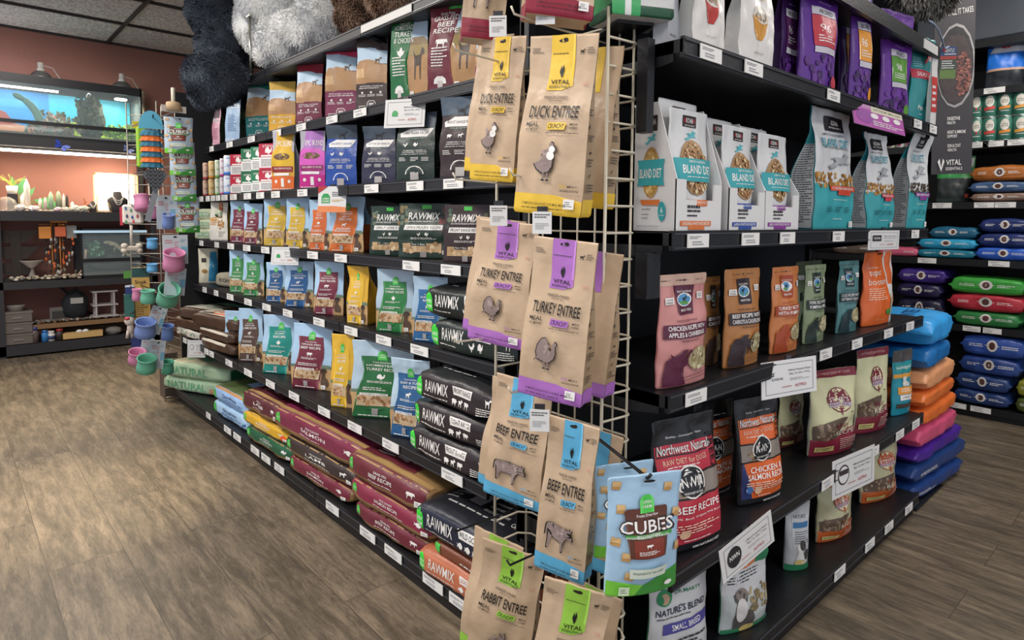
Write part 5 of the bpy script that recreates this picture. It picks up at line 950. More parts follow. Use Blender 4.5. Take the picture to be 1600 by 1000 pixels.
for z, yy in ((.55, 1.40), (1.07, 1.40), (1.50, 1.40), (1.83, 1.40), (.55, 1.16), (.98, 1.16), (1.50, 1.16), (1.87, 1.16)): MB().tube([P(1.405, yy, z), P(1.2, yy, z), P(1.05, yy, z+.004), P(1.04, yy, z+.02)], .0028, IV if z > .9 else mat('#141417', .4)).build('peg_hook', rk)
MB().box(P(1.38, .99, 1.2), P(1.44, 1.03, 1.32), KB).build('bracket', rk)
MB().box(P(1.37, .995, 1.62), P(1.40, 1.03, 1.85), KB).build('bracket', rk)
VB = '#bfa588'
def rackbag(pl, pr, yt, yb, X, c, nm, an, lab, yaw=-76, roll=5, d=.34, sticker=True, n=0, crunchy=None, art=True, tilt=0, lean=0):
    SEED[0] += 1
    pm = (pl+pr)/2-(yb-yt)*.04; p = at(pm, yb, 'x', X); t = at(pm, yt, 'x', X); D = (p-CAM).dot(_F)
    pl += (yb-yt)*.04; pr -= (yb-yt)*.04
    W = (pr-pl)*D/FPX*math.cos(math.atan((pm-800)/FPX)); vd = Vector((p.x, p.y, 0)).normalized(); rt = Vector((vd.y, -vd.x)); a = rad(yaw)
    w = W/(abs(math.cos(a)*rt.x+math.sin(a)*rt.y)+d*abs(-math.sin(a)*rt.x+math.cos(a)*rt.y)*.75)
    return bag('hanging_pouch', lab, 'bag', (p.x, p.y, p.z), yaw, w, t.z-p.z, w*d, 'hang', VB, '#a38a6c', vital(c, nm, an, crunchy) if art else [('R', -.34, .72, .42, 1, c), ('W', [(0, -1, 1), (.1, -1, 1)], c)], vside(c), SEED[0], 'R', fine=True, tilt=tilt, roll=roll, lean=lean, bands=[(0, .09, c, 'sb')])
Y1, PU, BL, GR_, RD = '#e0b93c', '#a76bb8', '#5aa9cf', '#93c447', '#8f2238'
rackbag(718, 806, -190, 66, 1.14, RD, 'PORK ENTREE', 'cow', 'kraft pouch with dark red base hanging highest at the left of the rack', yaw=-35, d=.6)
rackbag(812, 945, -230, 34, 1.10, RD, 'PORK ENTREE', 'cow', 'kraft pouch with dark red base hanging highest at the right of the rack', yaw=-35, d=.5)
for (pl, pr, yt, yb, c, nm, an, word, X) in ((735, 832, 62, 283, Y1, 'DUCK ENTREE', 'duck', 'yellow duck', 1.16), (732, 850, 345, 535, PU, 'TURKEY ENTREE', 'turkey', 'purple turkey', 1.14), (757, 872, 588, 778, BL, 'BEEF ENTREE', 'cow', 'blue beef', 1.13), (728, 846, 836, 1030, GR_, 'RABBIT ENTREE', 'rabbit', 'green rabbit', 1.08)):
    rackbag(pl, pr, yt, yb, X, c, nm, an, 'kraft and '+word+' pouch hanging in front, left rack column', yaw=-74 if c != GR_ else -62, roll=5 if c != GR_ else 9, tilt=(6 if c == GR_ else 2))
    rackbag(pl-8, pr-22, yt-4 if c != BL else yt+6, yb-14, X+.085, c, nm, an, 'kraft and '+word+' pouch hanging behind, left rack column', yaw=-78, art=False)
for (pl, pr, yt, yb, c, nm, an, word, X) in ((803, 942, 60, 335, Y1, 'DUCK ENTREE', 'duck', 'yellow duck', 1.08), (810, 940, 372, 620, PU, 'TURKEY ENTREE', 'turkey', 'purple turkey', 1.06), (836, 940, 650, 892, BL, 'BEEF ENTREE', 'cow', 'blue beef', 1.06), (812, 938, 890, 1130, GR_, 'RABBIT ENTREE', 'rabbit', 'green rabbit', 1.0)):
    rackbag(pl, pr, yt, yb, X, c, nm, an, 'kraft and '+word+' pouch hanging in front, right rack column', yaw=-72 if c != GR_ else -55, roll=5 if c != GR_ else 9, tilt=(6 if c == GR_ else 2))
    rackbag(pl+52, pr+34, yt+18, yb-12, X+.15, c, nm, an, 'kraft and '+word+' pouch hanging behind, right rack column', yaw=-78, art=False)
def scan(px, py, X, lab, s=.045, yaw=-50):
    p = at(px, py, 'x', X); o = card(p, s, s*1.15, yaw, 'price_tag', lab, [bars(-.8, .7, .8, .92, 2, '#4a4a4a'), bars(-.7, .2, .7, .5, 4, '#9a9a9a')], pitch=4); o['category'] = 'price tag'
scan(778, 41, 1.08, 'white scan price tag on the hook above the left yellow duck pouch')
scan(852, 20, 1.06, 'white scan price tag on the hook above the right yellow duck pouch')
scan(779, 337, 1.06, 'white scan price tag on the hook above the left purple turkey pouch')
scan(847, 348, 1.04, 'white scan price tag on the hook above the right purple turkey pouch')
scan(843, 657, 1.0, 'white scan price tag tilted in front of the left blue beef pouch')
# cubes pouches on a black hook at the corner of the end display
def cubebag(pl, pr, yt, yb, Yp, lab, yaw, tilt=0):
    SEED[0] += 1; pm = (pl+pr)/2; p = at(pm, yb, 'y', Yp); t = at(pm, yt, 'y', Yp); D = (p-CAM).dot(_F)
    W = (pr-pl)*D/FPX*math.cos(math.atan((pm-800)/FPX)); vd = Vector((p.x, p.y, 0)).normalized(); rt = Vector((vd.y, -vd.x)); a = rad(yaw)
    return bag('hanging_pouch', lab, 'bag', p, yaw, W/abs(math.cos(a)*rt.x+math.sin(a)*rt.y)*.98, t.z-p.z, .05, 'doy', '#a3c4dc', None, cubes(), (), SEED[0], fine=True, tilt=tilt, cr=.6)
cubebag(926, 1020, 724, 862, .90, 'pale blue cubes pouch hanging behind the front one beside the end display', -24)
cubebag(943, 1056, 738, 920, .80, 'pale blue and green cubes treat pouch hanging in front at the corner', -26, tilt=3)
p = at(1004, 742, 'y', .80); hk = MB(); hk.tube([(0, -.03, .012), (0, -.02, 0), (0, .1, .01), (0, .24, .02)], .004, mat('#101014', .35)); o = hk.build('peg_hook', None, p, rad(-20)); tag(o, 'black peg hook holding the cubes pouches at the corner', 'hook')
# white and green bag above the left corner of the end display
SEED[0] += 1
p = at(985, 38, 'y', 1.02); bag('food_bag', 'green and white bag standing high at the left of the end display', 'bag', p, -25, .17, .42, .13, 'gusset', '#c9c9c6', '#2f8a4f', [('R', -1, .0, -.1, 1, '#3fa35f'), ('R', -.6, 0, -.4, 1, '#dfe2df')], (), 77, 'R', bands=[(0, .06, '#1f4f35')])
sp = MB(); sp.box((-.05, -.03, -.008), (.05, .16, -.001), KB); o = sp.build('bracket_shelf', None, p, rad(-25)); tag(o, 'small black bracket shelf under the green and white bag', 'shelf')

# ------------------------------------------------------------------ plush bears on the top shelf
def pxr(p, r): return r*(Vector(p)-CAM).dot(_F)/FPX
def plush(name, label, cat, blobs, c1, c2, tuft=9000, tl=.03, seed=1, group=None):
    """blobs: (px, py, rx, rz, plane x, depth factor)"""
    rnd = random.Random(seed); q = MB(); m1 = mat(c1, .95, spec=.1); m2 = mat(c2, .95, spec=.1); E = []
    cs = []
    for (px, py, rx, rz, X, df) in blobs:
        ax, v = ('x', X) if X > 0 else ('y', -X)
        c = at(px, py, ax, v); RX, RZ = pxr(c, rx), pxr(c, rz)
        vd = Vector((c.x, c.y, 0)).normalized(); E.append((c, RX, RX*df, RZ, math.atan2(-vd.x, vd.y)))
    org = Vector((E[0][0].x, E[0][0].y, min(e[0].z-e[3] for e in E)))
    def inside(p, skip):
        for i, (c, a, b, h, yw) in enumerate(E):
            if i == skip: continue
            d = Matrix.Rotation(-yw, 3, 'Z') @ (p-c)
            if (d.x/a)**2+(d.y/b)**2+(d.z/h)**2 < .8: return True
        return False
    for i, (c, a, b, h, yw) in enumerate(E):
        R = Matrix.Rotation(yw, 3, 'Z'); n = 18; vs = []; fs = []
        for j in range(n+1):
            th = math.pi*j/n
            for k in range(2*n):
                ph = math.pi*k/n; d = Vector((math.sin(th)*math.cos(ph), math.sin(th)*math.sin(ph), math.cos(th)))
                s = .95+.07*noise.noise(d*2.2+Vector((i, seed, 0)))
                vs.append(R @ Vector((d.x*a*s, d.y*b*s, d.z*h*s))+c-org)
        for j in range(n):
            for k in range(2*n): l = (k+1) % (2*n); fs.append((j*2*n+k, (j+1)*2*n+k, (j+1)*2*n+l, j*2*n+l))
        q.add(vs, fs, m1, True)
    root = q.build(name, None, org); tag(root, label, cat, group)
    f = MB(); V1, F1, V2, F2 = [], [], [], []
    tot = sum(e[1]*e[3] for e in E)
    for i, (c, a, b, h, yw) in enumerate(E):
        R = Matrix.Rotation(yw, 3, 'Z')
        for _ in range(int(tuft*a*h/tot)):
            d = Vector((rnd.gauss(0, 1), rnd.gauss(0, 1), rnd.gauss(0, 1))).normalized()
            if d.y > .55: continue
            s = .95+.07*noise.noise(d*2.2+Vector((i, seed, 0)))
            p = R @ Vector((d.x*a*s, d.y*b*s, d.z*h*s))+c
            if inside(p, i): continue
            nn = (R @ Vector((d.x/a, d.y/b, d.z/h))).normalized()
            cl = Vector((noise.noise(p*9), noise.noise(p*9+Vector((7, 0, 0))), noise.noise(p*9+Vector((0, 9, 0)))-.25))
            dirv = (nn*.55+cl*1.0+Vector((rnd.uniform(-.3, .3), rnd.uniform(-.3, .3), rnd.uniform(-.4, .2)))).normalized()
            sd = dirv.cross(nn)
            if sd.length < .05: continue
            sd = sd.normalized()*tl*.11; L = tl*rnd.uniform(.6, 1.2)
            V, F_ = (V1, F1) if noise.noise(p*7+Vector((3, 3, 3)))+rnd.uniform(-.25, .25) > 0 else (V2, F2)
            k = len(V); p = p-org-nn*.003
            V += [p-sd, p+sd, p+dirv*L*.6+nn*L*.1+sd*.6, p+dirv*L*.6+nn*L*.1-sd*.6, p+dirv*L]; F_ += [(k, k+1, k+2, k+3), (k+3, k+2, k+4)]
    f.add(V1, F1, m1); f.add(V2, F2, m2)
    fo = f.build('fur', root); fo['kind'] = 'stuff'
    return root
plush('plush_bear', 'charcoal black shaggy plush bear sitting at the far end of the top shelf', 'plush toy', [(338, 12, 46, 60, 1.66, .8), (352, 78, 36, 34, 1.66, .8), (342, 74, 36, 40, 1.50, .8), (336, 122, 49, 46, 1.35, .7), (366, 98, 28, 34, 1.64, .8), (322, 152, 26, 20, 1.34, .7), (366, 60, 26, 45, 1.72, .8)], '#3b4048', '#565d68', 34000, .024, 1)
plush('plush_bear', 'large white and grey shaggy plush bear in the middle of the top shelf', 'plush toy', [(430, -8, 62, 62, 1.74, .8), (410, 35, 42, 55, 1.72, .7), (440, 62, 42, 36, 1.66, .7), (478, 44, 50, 34, 1.68, .7), (420, 86, 22, 18, 1.64, .8), (500, 20, 40, 34, 1.74, .7), (392, -10, 25, 40, 1.74, .7)], '#fbfbf8', '#dcdddf', 42000, .028, 2)
plush('plush_bear', 'brown shaggy plush bear on the top shelf nearer the wire rack', 'plush toy', [(575, -28, 62, 70, 1.76, .7), (550, 20, 28, 34, 1.68, .8), (612, -5, 40, 34, 1.68, .7)], '#9c806c', '#7c6454', 24000, .03, 3)
plush('plush_bear', 'pale grey plush partly showing at the near end of the top shelf', 'plush toy', [(690, -32, 45, 42, 1.70, .7)], '#a9a9a9', '#84868a', 3500, .04, 4)
plush('plush_toy', 'grey and white fluffy plush on the highest shelf of the end display', 'plush toy', [(1452, -12, 38, 34, -1.0, .8), (1424, -22, 30, 26, -1.0, .8)], '#a8a49c', '#7d7a75', 6000, .05, 5)
a = at(392, 118, 'x', 1.56); b = at(383, 28, 'x', 1.56); q = MB(); q.tube([(0, 0, 0), (0, 0, b.z-a.z)], .008, mat('#c9c9bd', .25, .9), 10); q.lathe([(.016, 0), (.016, .012), (.009, .02)], mat('#a9a9a0', .3, .8), 12); q.box((-.012, -.03, b.z-a.z), (.012, .03, b.z-a.z+.012), mat('#c9c9bd', .3, .8))
tag(q.build('sign_pole', None, (a.x, a.y, LZ['A']+DECK)), 'slim silver sign pole standing between the black and white plush bears', 'pole')

# ------------------------------------------------------------------ stack of bags on the far side of the island
iu = thing('shelving_unit', 'low black metal base behind the end display carrying the coloured bags', 'shelving unit', (3.66, 1.19, 0))
q = MB(); q.box((-.19, -.29, 0), (.22, .25, .008), KB); q.build('kick_plate', iu); MB().box((-.20, -.30, .008), (.24, .27, .012), KB).build('shelf', iu)
MB().box((-.195, .24, .012), (-.165, .27, 1.2), KB).build('upright_post', iu); 
zz = .013
for i, (pl, pr, yt, yb, c, lab) in enumerate([(1412, 1502, 752, 782, '#1f3f7c', 'blue bag lying at the bottom of the coloured stack'), (1410, 1508, 718, 752, '#22407a', 'navy blue bag lying second from the bottom of the coloured stack'), (1420, 1506, 692, 718, '#4a2390', 'purple bag lying under the pink one'),
        (1412, 1500, 655, 692, '#d6557a', 'pink bag lying between the purple and orange ones'), (1426, 1500, 625, 655, '#e07030', 'deep orange bag lying on the pink one'), (1424, 1500, 597, 625, '#e87838', 'orange bag lying under the peach one'), (1420, 1502, 563, 597, '#e5a070', 'peach bag lying under the blue ones'),
        (1404, 1496, 526, 563, '#1f6fb0', 'deep blue bag lying just under the topmost one'), (1392, 1500, 478, 526, '#3aa3e8', 'bright light blue bag lying on top of the coloured stack')]):
    Y = .88; a, b = at(pl, yb, 'y', Y), at(pr, yb, 'y', Y); SEED[0] += 1; h = .93*(yb-yt)/304
    x0 = max(a.x, 3.46); w_ = b.x-x0
    pillow('food_bag', lab, 'bag', ((x0+b.x)/2, Y+.18, zz), -4+(i*37 % 9), w_*.9, .34, h*.95, c, c, seed=SEED[0], end='pinch', puff=.0, tart=[('T', 'ENTREE', -.3, .4, .8, .2, '#2a4f8a')] if i == 8 else [], fart=[bars(-.8, .3, -.2, .5, 2, WH)] if i in (1, 0) else [])
    zz += h

# ------------------------------------------------------------------ wall shelving on the right
WX = 5.48
wu = thing('shelving_unit', 'tall black wall shelving at the right with cans and stacked bags', 'shelving unit', (5.75, 1.1, 0))
MB().box((.28, -1.5, .05), (.30, 1.6, 2.9), KD).build('back_panel', wu)
for y in (-1.5, -.3, .55, 1.57): MB().box((.25, y, 0), (.28, y+.03, 2.9), KB).build('upright_post', wu)
MB().box((-.25, -1.5, 0), (.28, 1.6, .05), KB).build('kick_plate', wu)
RW = {2.66: [], 2.324: [(1540, 0)], 1.955: [(1520, 0), (1543, 0), (1582, 0)], 1.53: [(1469, 0), (1535, 0), (1567, 0)], 1.12: [(1450, 0), (1563, 0)], .645: [(1528, 0), (1557, 0)], .07: [(1509, 0), (1548, 0)]}
for z, tg in RW.items():
    sh = MB().box((-.27, -1.5, z-.03), (.28, 1.6, z+.02), KB).build('shelf', wu)
    for px, _ in tg:
        p = at(px, PCY-40, 'x', WX-.01); gtag(sh, -.276, p.y-1.1, z-.003, rad(-90), wd=.12, ht=.038)
GC = '#3f7a68'
def wcan(px, rp, yt, yb, z, lab, c, c2):
    p = at(px, yb, 'x', WX+.07); r = rp*(p-CAM).dot(_F)/FPX*.97; h = at(px, yt, 'x', WX+.07).z-p.z
    q = MB(); q.lathe([(r*.9, 0), (r, .004), (r, h-.004), (r*.95, h), (r*.9, h-.004), (0, h-.004)], mat(c, .35, spec=.6), 22); q.lathe([(r*1.01, h-.006), (r*1.01, h)], mat('#a9b3b0', .3, .8), 22); q.lathe([(r*1.01, 0), (r*1.01, .006)], mat('#a9b3b0', .3, .8), 22)
    S = Surf([[Vector((r*math.sin(a), -r*math.cos(a), h*t)) for a in [-1.2+.3*i for i in range(9)]] for t in (0, 1)], [-1+i/4 for i in range(9)], [0, 1], (0, -1, 0), r*2.4, h)
    if c == GC: art = [('E', -.05, .66, .45, .24, '#d9d4c6'), ('T', 'LOTUS', -.05, .64, .6, .14, '#3a3a38', 0, .1, .03), ('P', [(-.6, .28), (.5, .34), (.5, .46), (-.6, .40)], c2), bars(-.4, .2, .4, .26, 1, WH)]
    else: art = [('R', -.8, .45, .8, .65, '#8fc06a'), ('E', -.2, .25, .4, .14, '#a03a6a'), bars(-.5, .75, .6, .88, 2, '#555555')]
    lay(q, S, art, random.Random(2), base=.001)
    o = q.build('food_can', None, (p.x, p.y, z), -math.atan2(p.x, p.y)); tag(o, lab, 'can'); return z+h+.001
for px, rp, c, c2, w1 in ((1510, 6, '#d9dcd6', '#8a3a6a', 'white and green'), (1525, 10, GC, '#b0303a', 'dark teal red striped leftmost'), (1546, 11, GC, '#c8403a', 'dark teal red striped second'), (1569.5, 11.5, GC, '#d98a3a', 'dark teal orange striped'), (1595, 12.5, GC, '#dd9a45', 'dark teal orange striped rightmost')):
    dy = (px-1525)*-.12
    z = wcan(px, rp, 185+dy, 222+dy, 1.976, w1+' food can, lower of two stacked on the right wall shelf', c, c2)
    wcan(px, rp, 150+dy, 187+dy, z, w1+' food can, upper of two stacked on the right wall shelf', c, c2)
for i, px in enumerate((1392, 1406, 1420, 1436)): wcan(px, 6.5, 219, 242, 1.976, ['pale green can seen in the gap left of the folded bag, leftmost', 'white and green can seen in the gap, second from left', 'pale can with red stripe seen in the gap, third from left', 'white can seen in the gap beside the black banner'][i], ['#c9cfb6', '#d9dcd6', '#dcd0c8', '#d9dcd9'][i], '#a03a4a')
def wlie(pl, pr, yt, yb, z, c, lab, em=True, side=None, **kw):
    SEED[0] += 1; X = WX; pm = (pl+pr)/2; a, b = at(pl, yb, 'x', X), at(pr, yb, 'x', X); h = at(pm, yt, 'x', X).z-at(pm, yb, 'x', X).z
    art = [('R', -.96, .35, .96, .8, c), bars(-.75, .45, -.3, .65, 2, WH), bars(.3, .45, .8, .65, 2, WH)]
    if em: art += [('E', 0, .58, .18, .3, '#d9d4cf'), ('P', [(-.26, .58), (0, .5), (.26, .58), (0, .66)], '#d9d4cf'), ('E', 0, .58, .1, .2, '#5a3a34')]
    pillow('food_bag', lab, 'bag', (X+.17, (a.y+b.y)/2, z), -90, abs(a.y-b.y), .34, h*.93, side or c, side or c, seed=SEED[0], end='pinch', fart=art, **kw); return z+h*.95
def wstack(z, rows):
    for r in rows[::-1]: z = wlie(*r[:4], z, *r[4:])
DK = '#14161c'
wstack(1.55, [(1517, 1608, 252, 278, '#a8642c', 'copper orange bag on top of the metallic stack on the right wall'), (1514, 1606, 281, 300, '#3f5a80', 'silver and blue bag in the middle of the metallic stack'), (1516, 1606, 301, 316, '#8a7060', 'silver bag lowest in the metallic stack')])
wstack(1.14, [(1530, 1612, 332, 356, '#1f2f66', 'navy bag on top of the blue stack at the right edge'), (1528, 1612, 357, 381, '#1f2f66', 'navy bag in the middle of the blue stack at the right edge'), (1524, 1612, 382, 404, '#2f5fc0', 'royal blue bag lowest in the stack at the right edge')])
wstack(1.14, [(1452, 1526, 350, 369, '#1f5f7c', 'dull teal bag on top of the teal stack on the right wall'), (1434, 1524, 370, 388, '#2f9fc8', 'bright turquoise bag in the middle of the teal stack'), (1432, 1522, 388, 403, '#1f7890', 'teal bag lowest in the teal stack')])
wstack(.665, [(1402, 1476, 424, 448, '#3f2a7c', 'violet bag on the right wall left of the green one'), (1400, 1468, 450, 474, '#241c44', 'dark violet bag lying under the violet one'), (1400, 1470, 476, 512, '#1c1a34', 'nearly black bag lying lowest in the violet stack')])
wstack(.665, [(1484, 1600, 430, 458, '#3f9f40', 'bright green bag on top of the red one on the right wall'), (1482, 1600, 460, 488, '#b8303f', 'red bag lying between two green ones'), (1490, 1592, 488, 513, '#2f7a3f', 'dark green bag lying under the red one')])
wstack(.095, [(1500, 1600, 538, 572, '#2f4f9c', 'bright blue bag on top of the lowest right wall stack'), (1498, 1592, 568, 598, '#2a4484', 'blue bag second from the top in the lowest right wall stack'), (1492, 1576, 594, 622, '#243c70', 'dark blue bag third in the lowest right wall stack'), (1488, 1576, 620, 644, '#223a6c', 'dark blue bag at the very bottom of the right wall')])
wstack(.095, [(1588, 1640, 590, 618, '#8a8a2f', 'olive yellow bag at the right edge of the photo'), (1586, 1640, 618, 645, '#4f5a2a', 'olive green bag lowest at the right edge of the photo')])
wlie(1372, 1434, 380, 395, 1.14, '#d0607c', 'pink bag seen through the gap above the orange booster pouch', em=False)
wlie(1300, 1368, 380, 400, 1.14, '#6a5a50', 'brown bag seen in the dark gap above the dusty teal pouch', em=False)
def wstand(pl, pr, yt, z, c, art, lab, kind='doy', side=None):
    SEED[0] += 1; X = WX+.12; p = at((pl+pr)/2, PCY, 'x', X); W = (pr-pl)*(p-CAM).dot(_F)/FPX*.8; h = at((pl+pr)/2, yt, 'x', X).z-z
    yaw = -math.degrees(math.atan2(p.x, p.y))
    return bag('food_bag', lab, 'bag', (p.x, p.y, z), yaw+6, W*1.0, h, W*.3, kind, c, side, art, (), SEED[0], fine=True, cr=1.4)
wstand(1523, 1588, 52, 2.346, '#1f6fd0', [('R', -1, 0, 1, .32, '#23262c'), ('W', [(.3, -1, .9), (.34, -.9, 1)], '#c9a08a'), ('W', [(.62, -.9, .9), (.72, -.7, .9), (.9, -.6, .95)], '#c9ccd4'), ('E', -.1, .78, .35, .09, '#c8383a'), ('E', .1, .84, .2, .05, '#3f8a4a')], 'metallic blue bag with silver crest on the high right wall shelf')
wstand(1586, 1618, 36, 2.346, '#3f9a90', [('E', 0, .5, .6, .2, WH), ('R', -1, .8, 1, 1, '#2a6a66')], 'teal jar shaped bag at the right edge of the high shelf')
wstand(1455, 1516, 244, 1.551, '#2f3a34', [('W', [(.52, -1, 1), (.98, -1, 1)], '#2f8f45'), ('P', [(.3, .9), (.9, .62), (.95, .95)], '#d9dcd9'), ('S', .6, .14, .2, .08, '#e8593a'), ('R', -.9, .1, .9, .5, '#2a2f2f')], 'black and green bag behind the black banner on the right wall')
o = tag(MB().box((-.2, -.6, 0), (.25, .5, .5), mat('#5a5f66', .35, .3, bump=.3, bs=8), bev=.02).build('storage_box', None, (5.72, 1.1, 2.682)), 'grey storage box on top of the right wall shelving', 'box')

# ------------------------------------------------------------------ black hanging banner
a = at(1494, 120, 'y', 1.12); D = (a-CAM).dot(_F); bw = 66*D/FPX*.82; zt = at(1494, -70, 'y', 1.12).z; zb = at(1477, 270, 'y', 1.12).z; bh = zt-zb
q = MB(); q.box((-bw/2, -.004, 0), (bw/2, .004, bh), mat('#322f33', .5))
S = Surf([[Vector((-bw/2, -.0042, 0)), Vector((bw/2, -.0042, 0))], [Vector((-bw/2, -.0042, bh)), Vector((bw/2, -.0042, bh))]], [-1, 1], [0, 1], (0, -1, 0), bw, bh)
lay(q, S, [('T', 'IS ALL IT TAKES', .25, .77, 1.3, .028, '#c9c5c0', .08), ('E', .1, .515, .95, .20, '#8f8c8c'), ('E', .08, .515, .89, .187, '#2a2729'), ('E', .1, .50, .82, .165, '#3a3030'), ('K', .05, .36, .85, .58, 110, ['#7a4a42', '#6a3c36', '#8f5c50'], 1),
           ('T', 'DIGESTIVE', .05, .265, .62, .016, WH), ('T', 'HEALTH', -.07, .245, .4, .014, WH), ('T', 'HEART & IMMUNE', .2, .20, .9, .016, WH), ('T', 'SUPPORT', .0, .18, .5, .014, WH), ('T', 'SKIN & COAT', .1, .135, .65, .016, WH), ('T', 'HEALTH', 0, .115, .42, .014, WH),
           ('P', [(-.7, .06), (-.6, .075), (-.52, .03), (-.44, .075), (-.36, .06), (-.52, .012)], WH), ('T', 'VITAL', .1, .055, .75, .026, WH, 0, 0, .04), ('T', 'ESSENTIALS', .12, .025, .8, .014, WH)], random.Random(4), base=.0006)
yw = -math.atan2(a.x, a.y)+.25
o = q.build('hanging_banner', None, (a.x, a.y, zb), (0, rad(-1.5), yw)); tag(o, 'tall black hanging banner with a bowl of kibble and white lettering', 'banner')
MB().tube([(0, 0, bh), (0, 0, CEIL-zb)], .003, IV).build('cord', o)
# wobbler card on a curved strip in front of the banner
p = at(1481, 98, 'y', 1.0); q = MB(); ww = 27*(p-CAM).dot(_F)/FPX*.85; wh = at(1481, 72, 'y', 1.0).z-at(1481, 124, 'y', 1.0).z
q.box((-ww/2, -.001, -wh/2), (ww/2, .001, wh/2), mat('#34507c', .4))
S = Surf([[Vector((-ww/2, -.0012, -wh/2)), Vector((ww/2, -.0012, -wh/2))], [Vector((-ww/2, -.0012, wh/2)), Vector((ww/2, -.0012, wh/2))]], [-1, 1], [0, 1], (0, -1, 0), ww, wh)
lay(q, S, [('R', -1, 0, 1, .28, '#6f8a4a'), ('R', -1, .28, 1, .68, '#4a5648'), ('R', -1, .6, 1, .7, '#b8443a'), ('T', 'GENTLE', .1, .88, 1.2, .12, WH), bars(-.8, .3, .8, .58, 4, WH), bars(-.5, .72, .9, .8, 1, WH), ('E', -.55, .9, .2, .07, '#b8343a')], random.Random(4))
o = q.build('shelf_wobbler', None, p, -.9); tag(o, 'small blue and green wobbler card on a curved strip in front of the banner', 'sign')
s1 = at(1452, 33, 'y', .9)-p; MB().tube([Matrix.Rotation(.9, 3, 'Z') @ (s1*t+Vector((0, 0, .05*math.sin(t*3.1)))) for t in (1, .8, .6, .4, .22)]+[(0, 0, wh/2)], .004, mat('#9aa7c0', .3)).build('strip', o)

# ------------------------------------------------------------------ far wall: wooden shelves with terrariums
DW = mat('#2b292c', .55, bump=.1, bs=20); FY = 7.85
fx = thing('display_shelving', 'wide dark wooden shelving against the red far wall', 'shelving unit', (.4, 8.15, 0))
def bx(x0, x1, z0, z1, y0=FY, y1=8.44): return MB().box((x0-.4, y0-8.15, z0), (x1-.4, y1-8.15, z1), DW)
for z0, z1 in ((2.08, 2.17), (1.35, 1.445), (.675, .75), (.02, .12)): bx(-1.0, 1.78, z0, z1).build('shelf', fx)
for x in (-1.0, .375, 1.72): bx(x, x+.055, 0, 2.08, FY, FY+.06).build('post', fx); bx(x, x+.055, 0, 2.08, 8.38, 8.44).build('post', fx)
q = MB(); q.tube([(.83-.4, .26, .76), (1.35-.4, .26, .14)], .012, DW); q.build('brace', fx)
def W(px, py, y): return at(px, py, 'y', y)
GL_ = mat('#cfe3e6', .03, alpha=.10, spec=.6)
# light tube under the upper plank and its glow
a, b = W(-120, 232, 8.0), W(214, 271, 8.0); z_ = 2.035
q = MB(); q.box((-.9, -.03, 0), (.9, .03, .02), mat('#d9d9d6', .4)); o = thing('light_fixture', 'long glowing tube light under the upper plank of the far shelving', 'lamp', (.74, 8.0, 2.058)); q.build('housing', o)
MB().tube([(-.88, 0, -.012), (.88, 0, -.012)], .014, mat('#fff1d8', .3, emit=14), 10).build('light_tube', o)
area('tube_glow', (.74, 8.0, 2.02), 1.7, 16, (1, .80, .55), sy=.05)
area('tank_glow', (.75, 8.15, 2.72), 1.6, 7, (.92, .97, 1), sy=.08)
def aquarium(x0, x1, z0, z1, y0, y1, lab, fr=.025, midbar=None, backdrop=None, lid=.06):
    t = thing('glass_terrarium', lab, 'terrarium', ((x0+x1)/2, (y0+y1)/2, z0)); hx, hy, h = (x1-x0)/2, (y1-y0)/2, z1-z0; fm = mat('#1b1b1e', .4)
    q = MB()
    for sx in (-1, 1):
        for sy in (-1, 1): q.box((sx*hx-(fr/2 if sx > 0 else -0)-fr*0, sy*hy-(fr/2 if sy > 0 else 0), 0), (sx*hx+(0 if sx > 0 else fr/2), sy*hy+(0 if sy > 0 else fr/2), h), fm)
    for z in ((0, fr), (h-lid, h)):
        q.box((-hx, -hy, z[0]), (hx, -hy+fr/2, z[1]), fm); q.box((-hx, hy-fr/2, z[0]), (hx, hy, z[1]), fm); q.box((-hx, -hy, z[0]), (-hx+fr/2, hy, z[1]), fm); q.box((hx-fr/2, -hy, z[0]), (hx, hy, z[1]), fm)
    if midbar: q.box((-hx, -hy-.004, midbar), (hx, -hy+.01, midbar+.035), fm)
    q.build('frame', t)
    MB().box((-hx+.01, -hy+.004, fr), (hx-.01, -hy+.008, h-lid), GL_).build('glass_pane', t)
    MB().box((hx-.01, -hy+.01, fr), (hx-.006, hy-.01, h-lid), GL_).build('glass_pane', t)
    MB().box((-hx+.01, -hy+.01, .002), (hx-.01, hy-.01, .05), mat('#4f4a3c', .9, bump=.8, bs=30)).build('substrate', t)
    if backdrop:
        q = MB(); q.box((-hx+.01, hy-.012, .05), (hx-.01, hy-.008, h-lid), mat(backdrop[0], .5))
        S = Surf([[Vector((-hx+.01+(2*hx-.02)*i/12, hy-.0125, z)) for i in range(13)] for z in (.05, h-lid)], [-1+i/6 for i in range(13)], [0, 1], (0, -1, 0), 2*hx, h-lid-.05)
        lay(q, S, backdrop[1], random.Random(6), base=.0006); q.build('backdrop', t)
    return t
aquarium(-.95, 1.675, 2.172, 2.78, FY+.02, 8.40, 'long black framed glass terrarium with a desert backdrop on the top plank', midbar=.13, lid=.085, fr=.03, backdrop=('#2f8fd0', [('R', -1, .62, .35, .8, '#3f9ad8'), ('P', [(-1, 0), (.35, 0), (.35, .2), (.2, .28), (.12, .3), (.1, .52), (.06, .3), (.0, .48), (-.02, .3), (-.12, .3), (-.2, .42), (-.35, .5), (-.6, .45), (-1, .5)], '#b9805a'), ('P', [(.02, .2), (.1, .55), (.14, .5), (.2, .25)], '#9a4a3a'), ('R', .42, 0, 1, 1, '#3fb8d0'), ('P', [(.42, 0), (1, 0), (1, .28), (.8, .34), (.6, .42), (.42, .4)], '#a8c832')]))
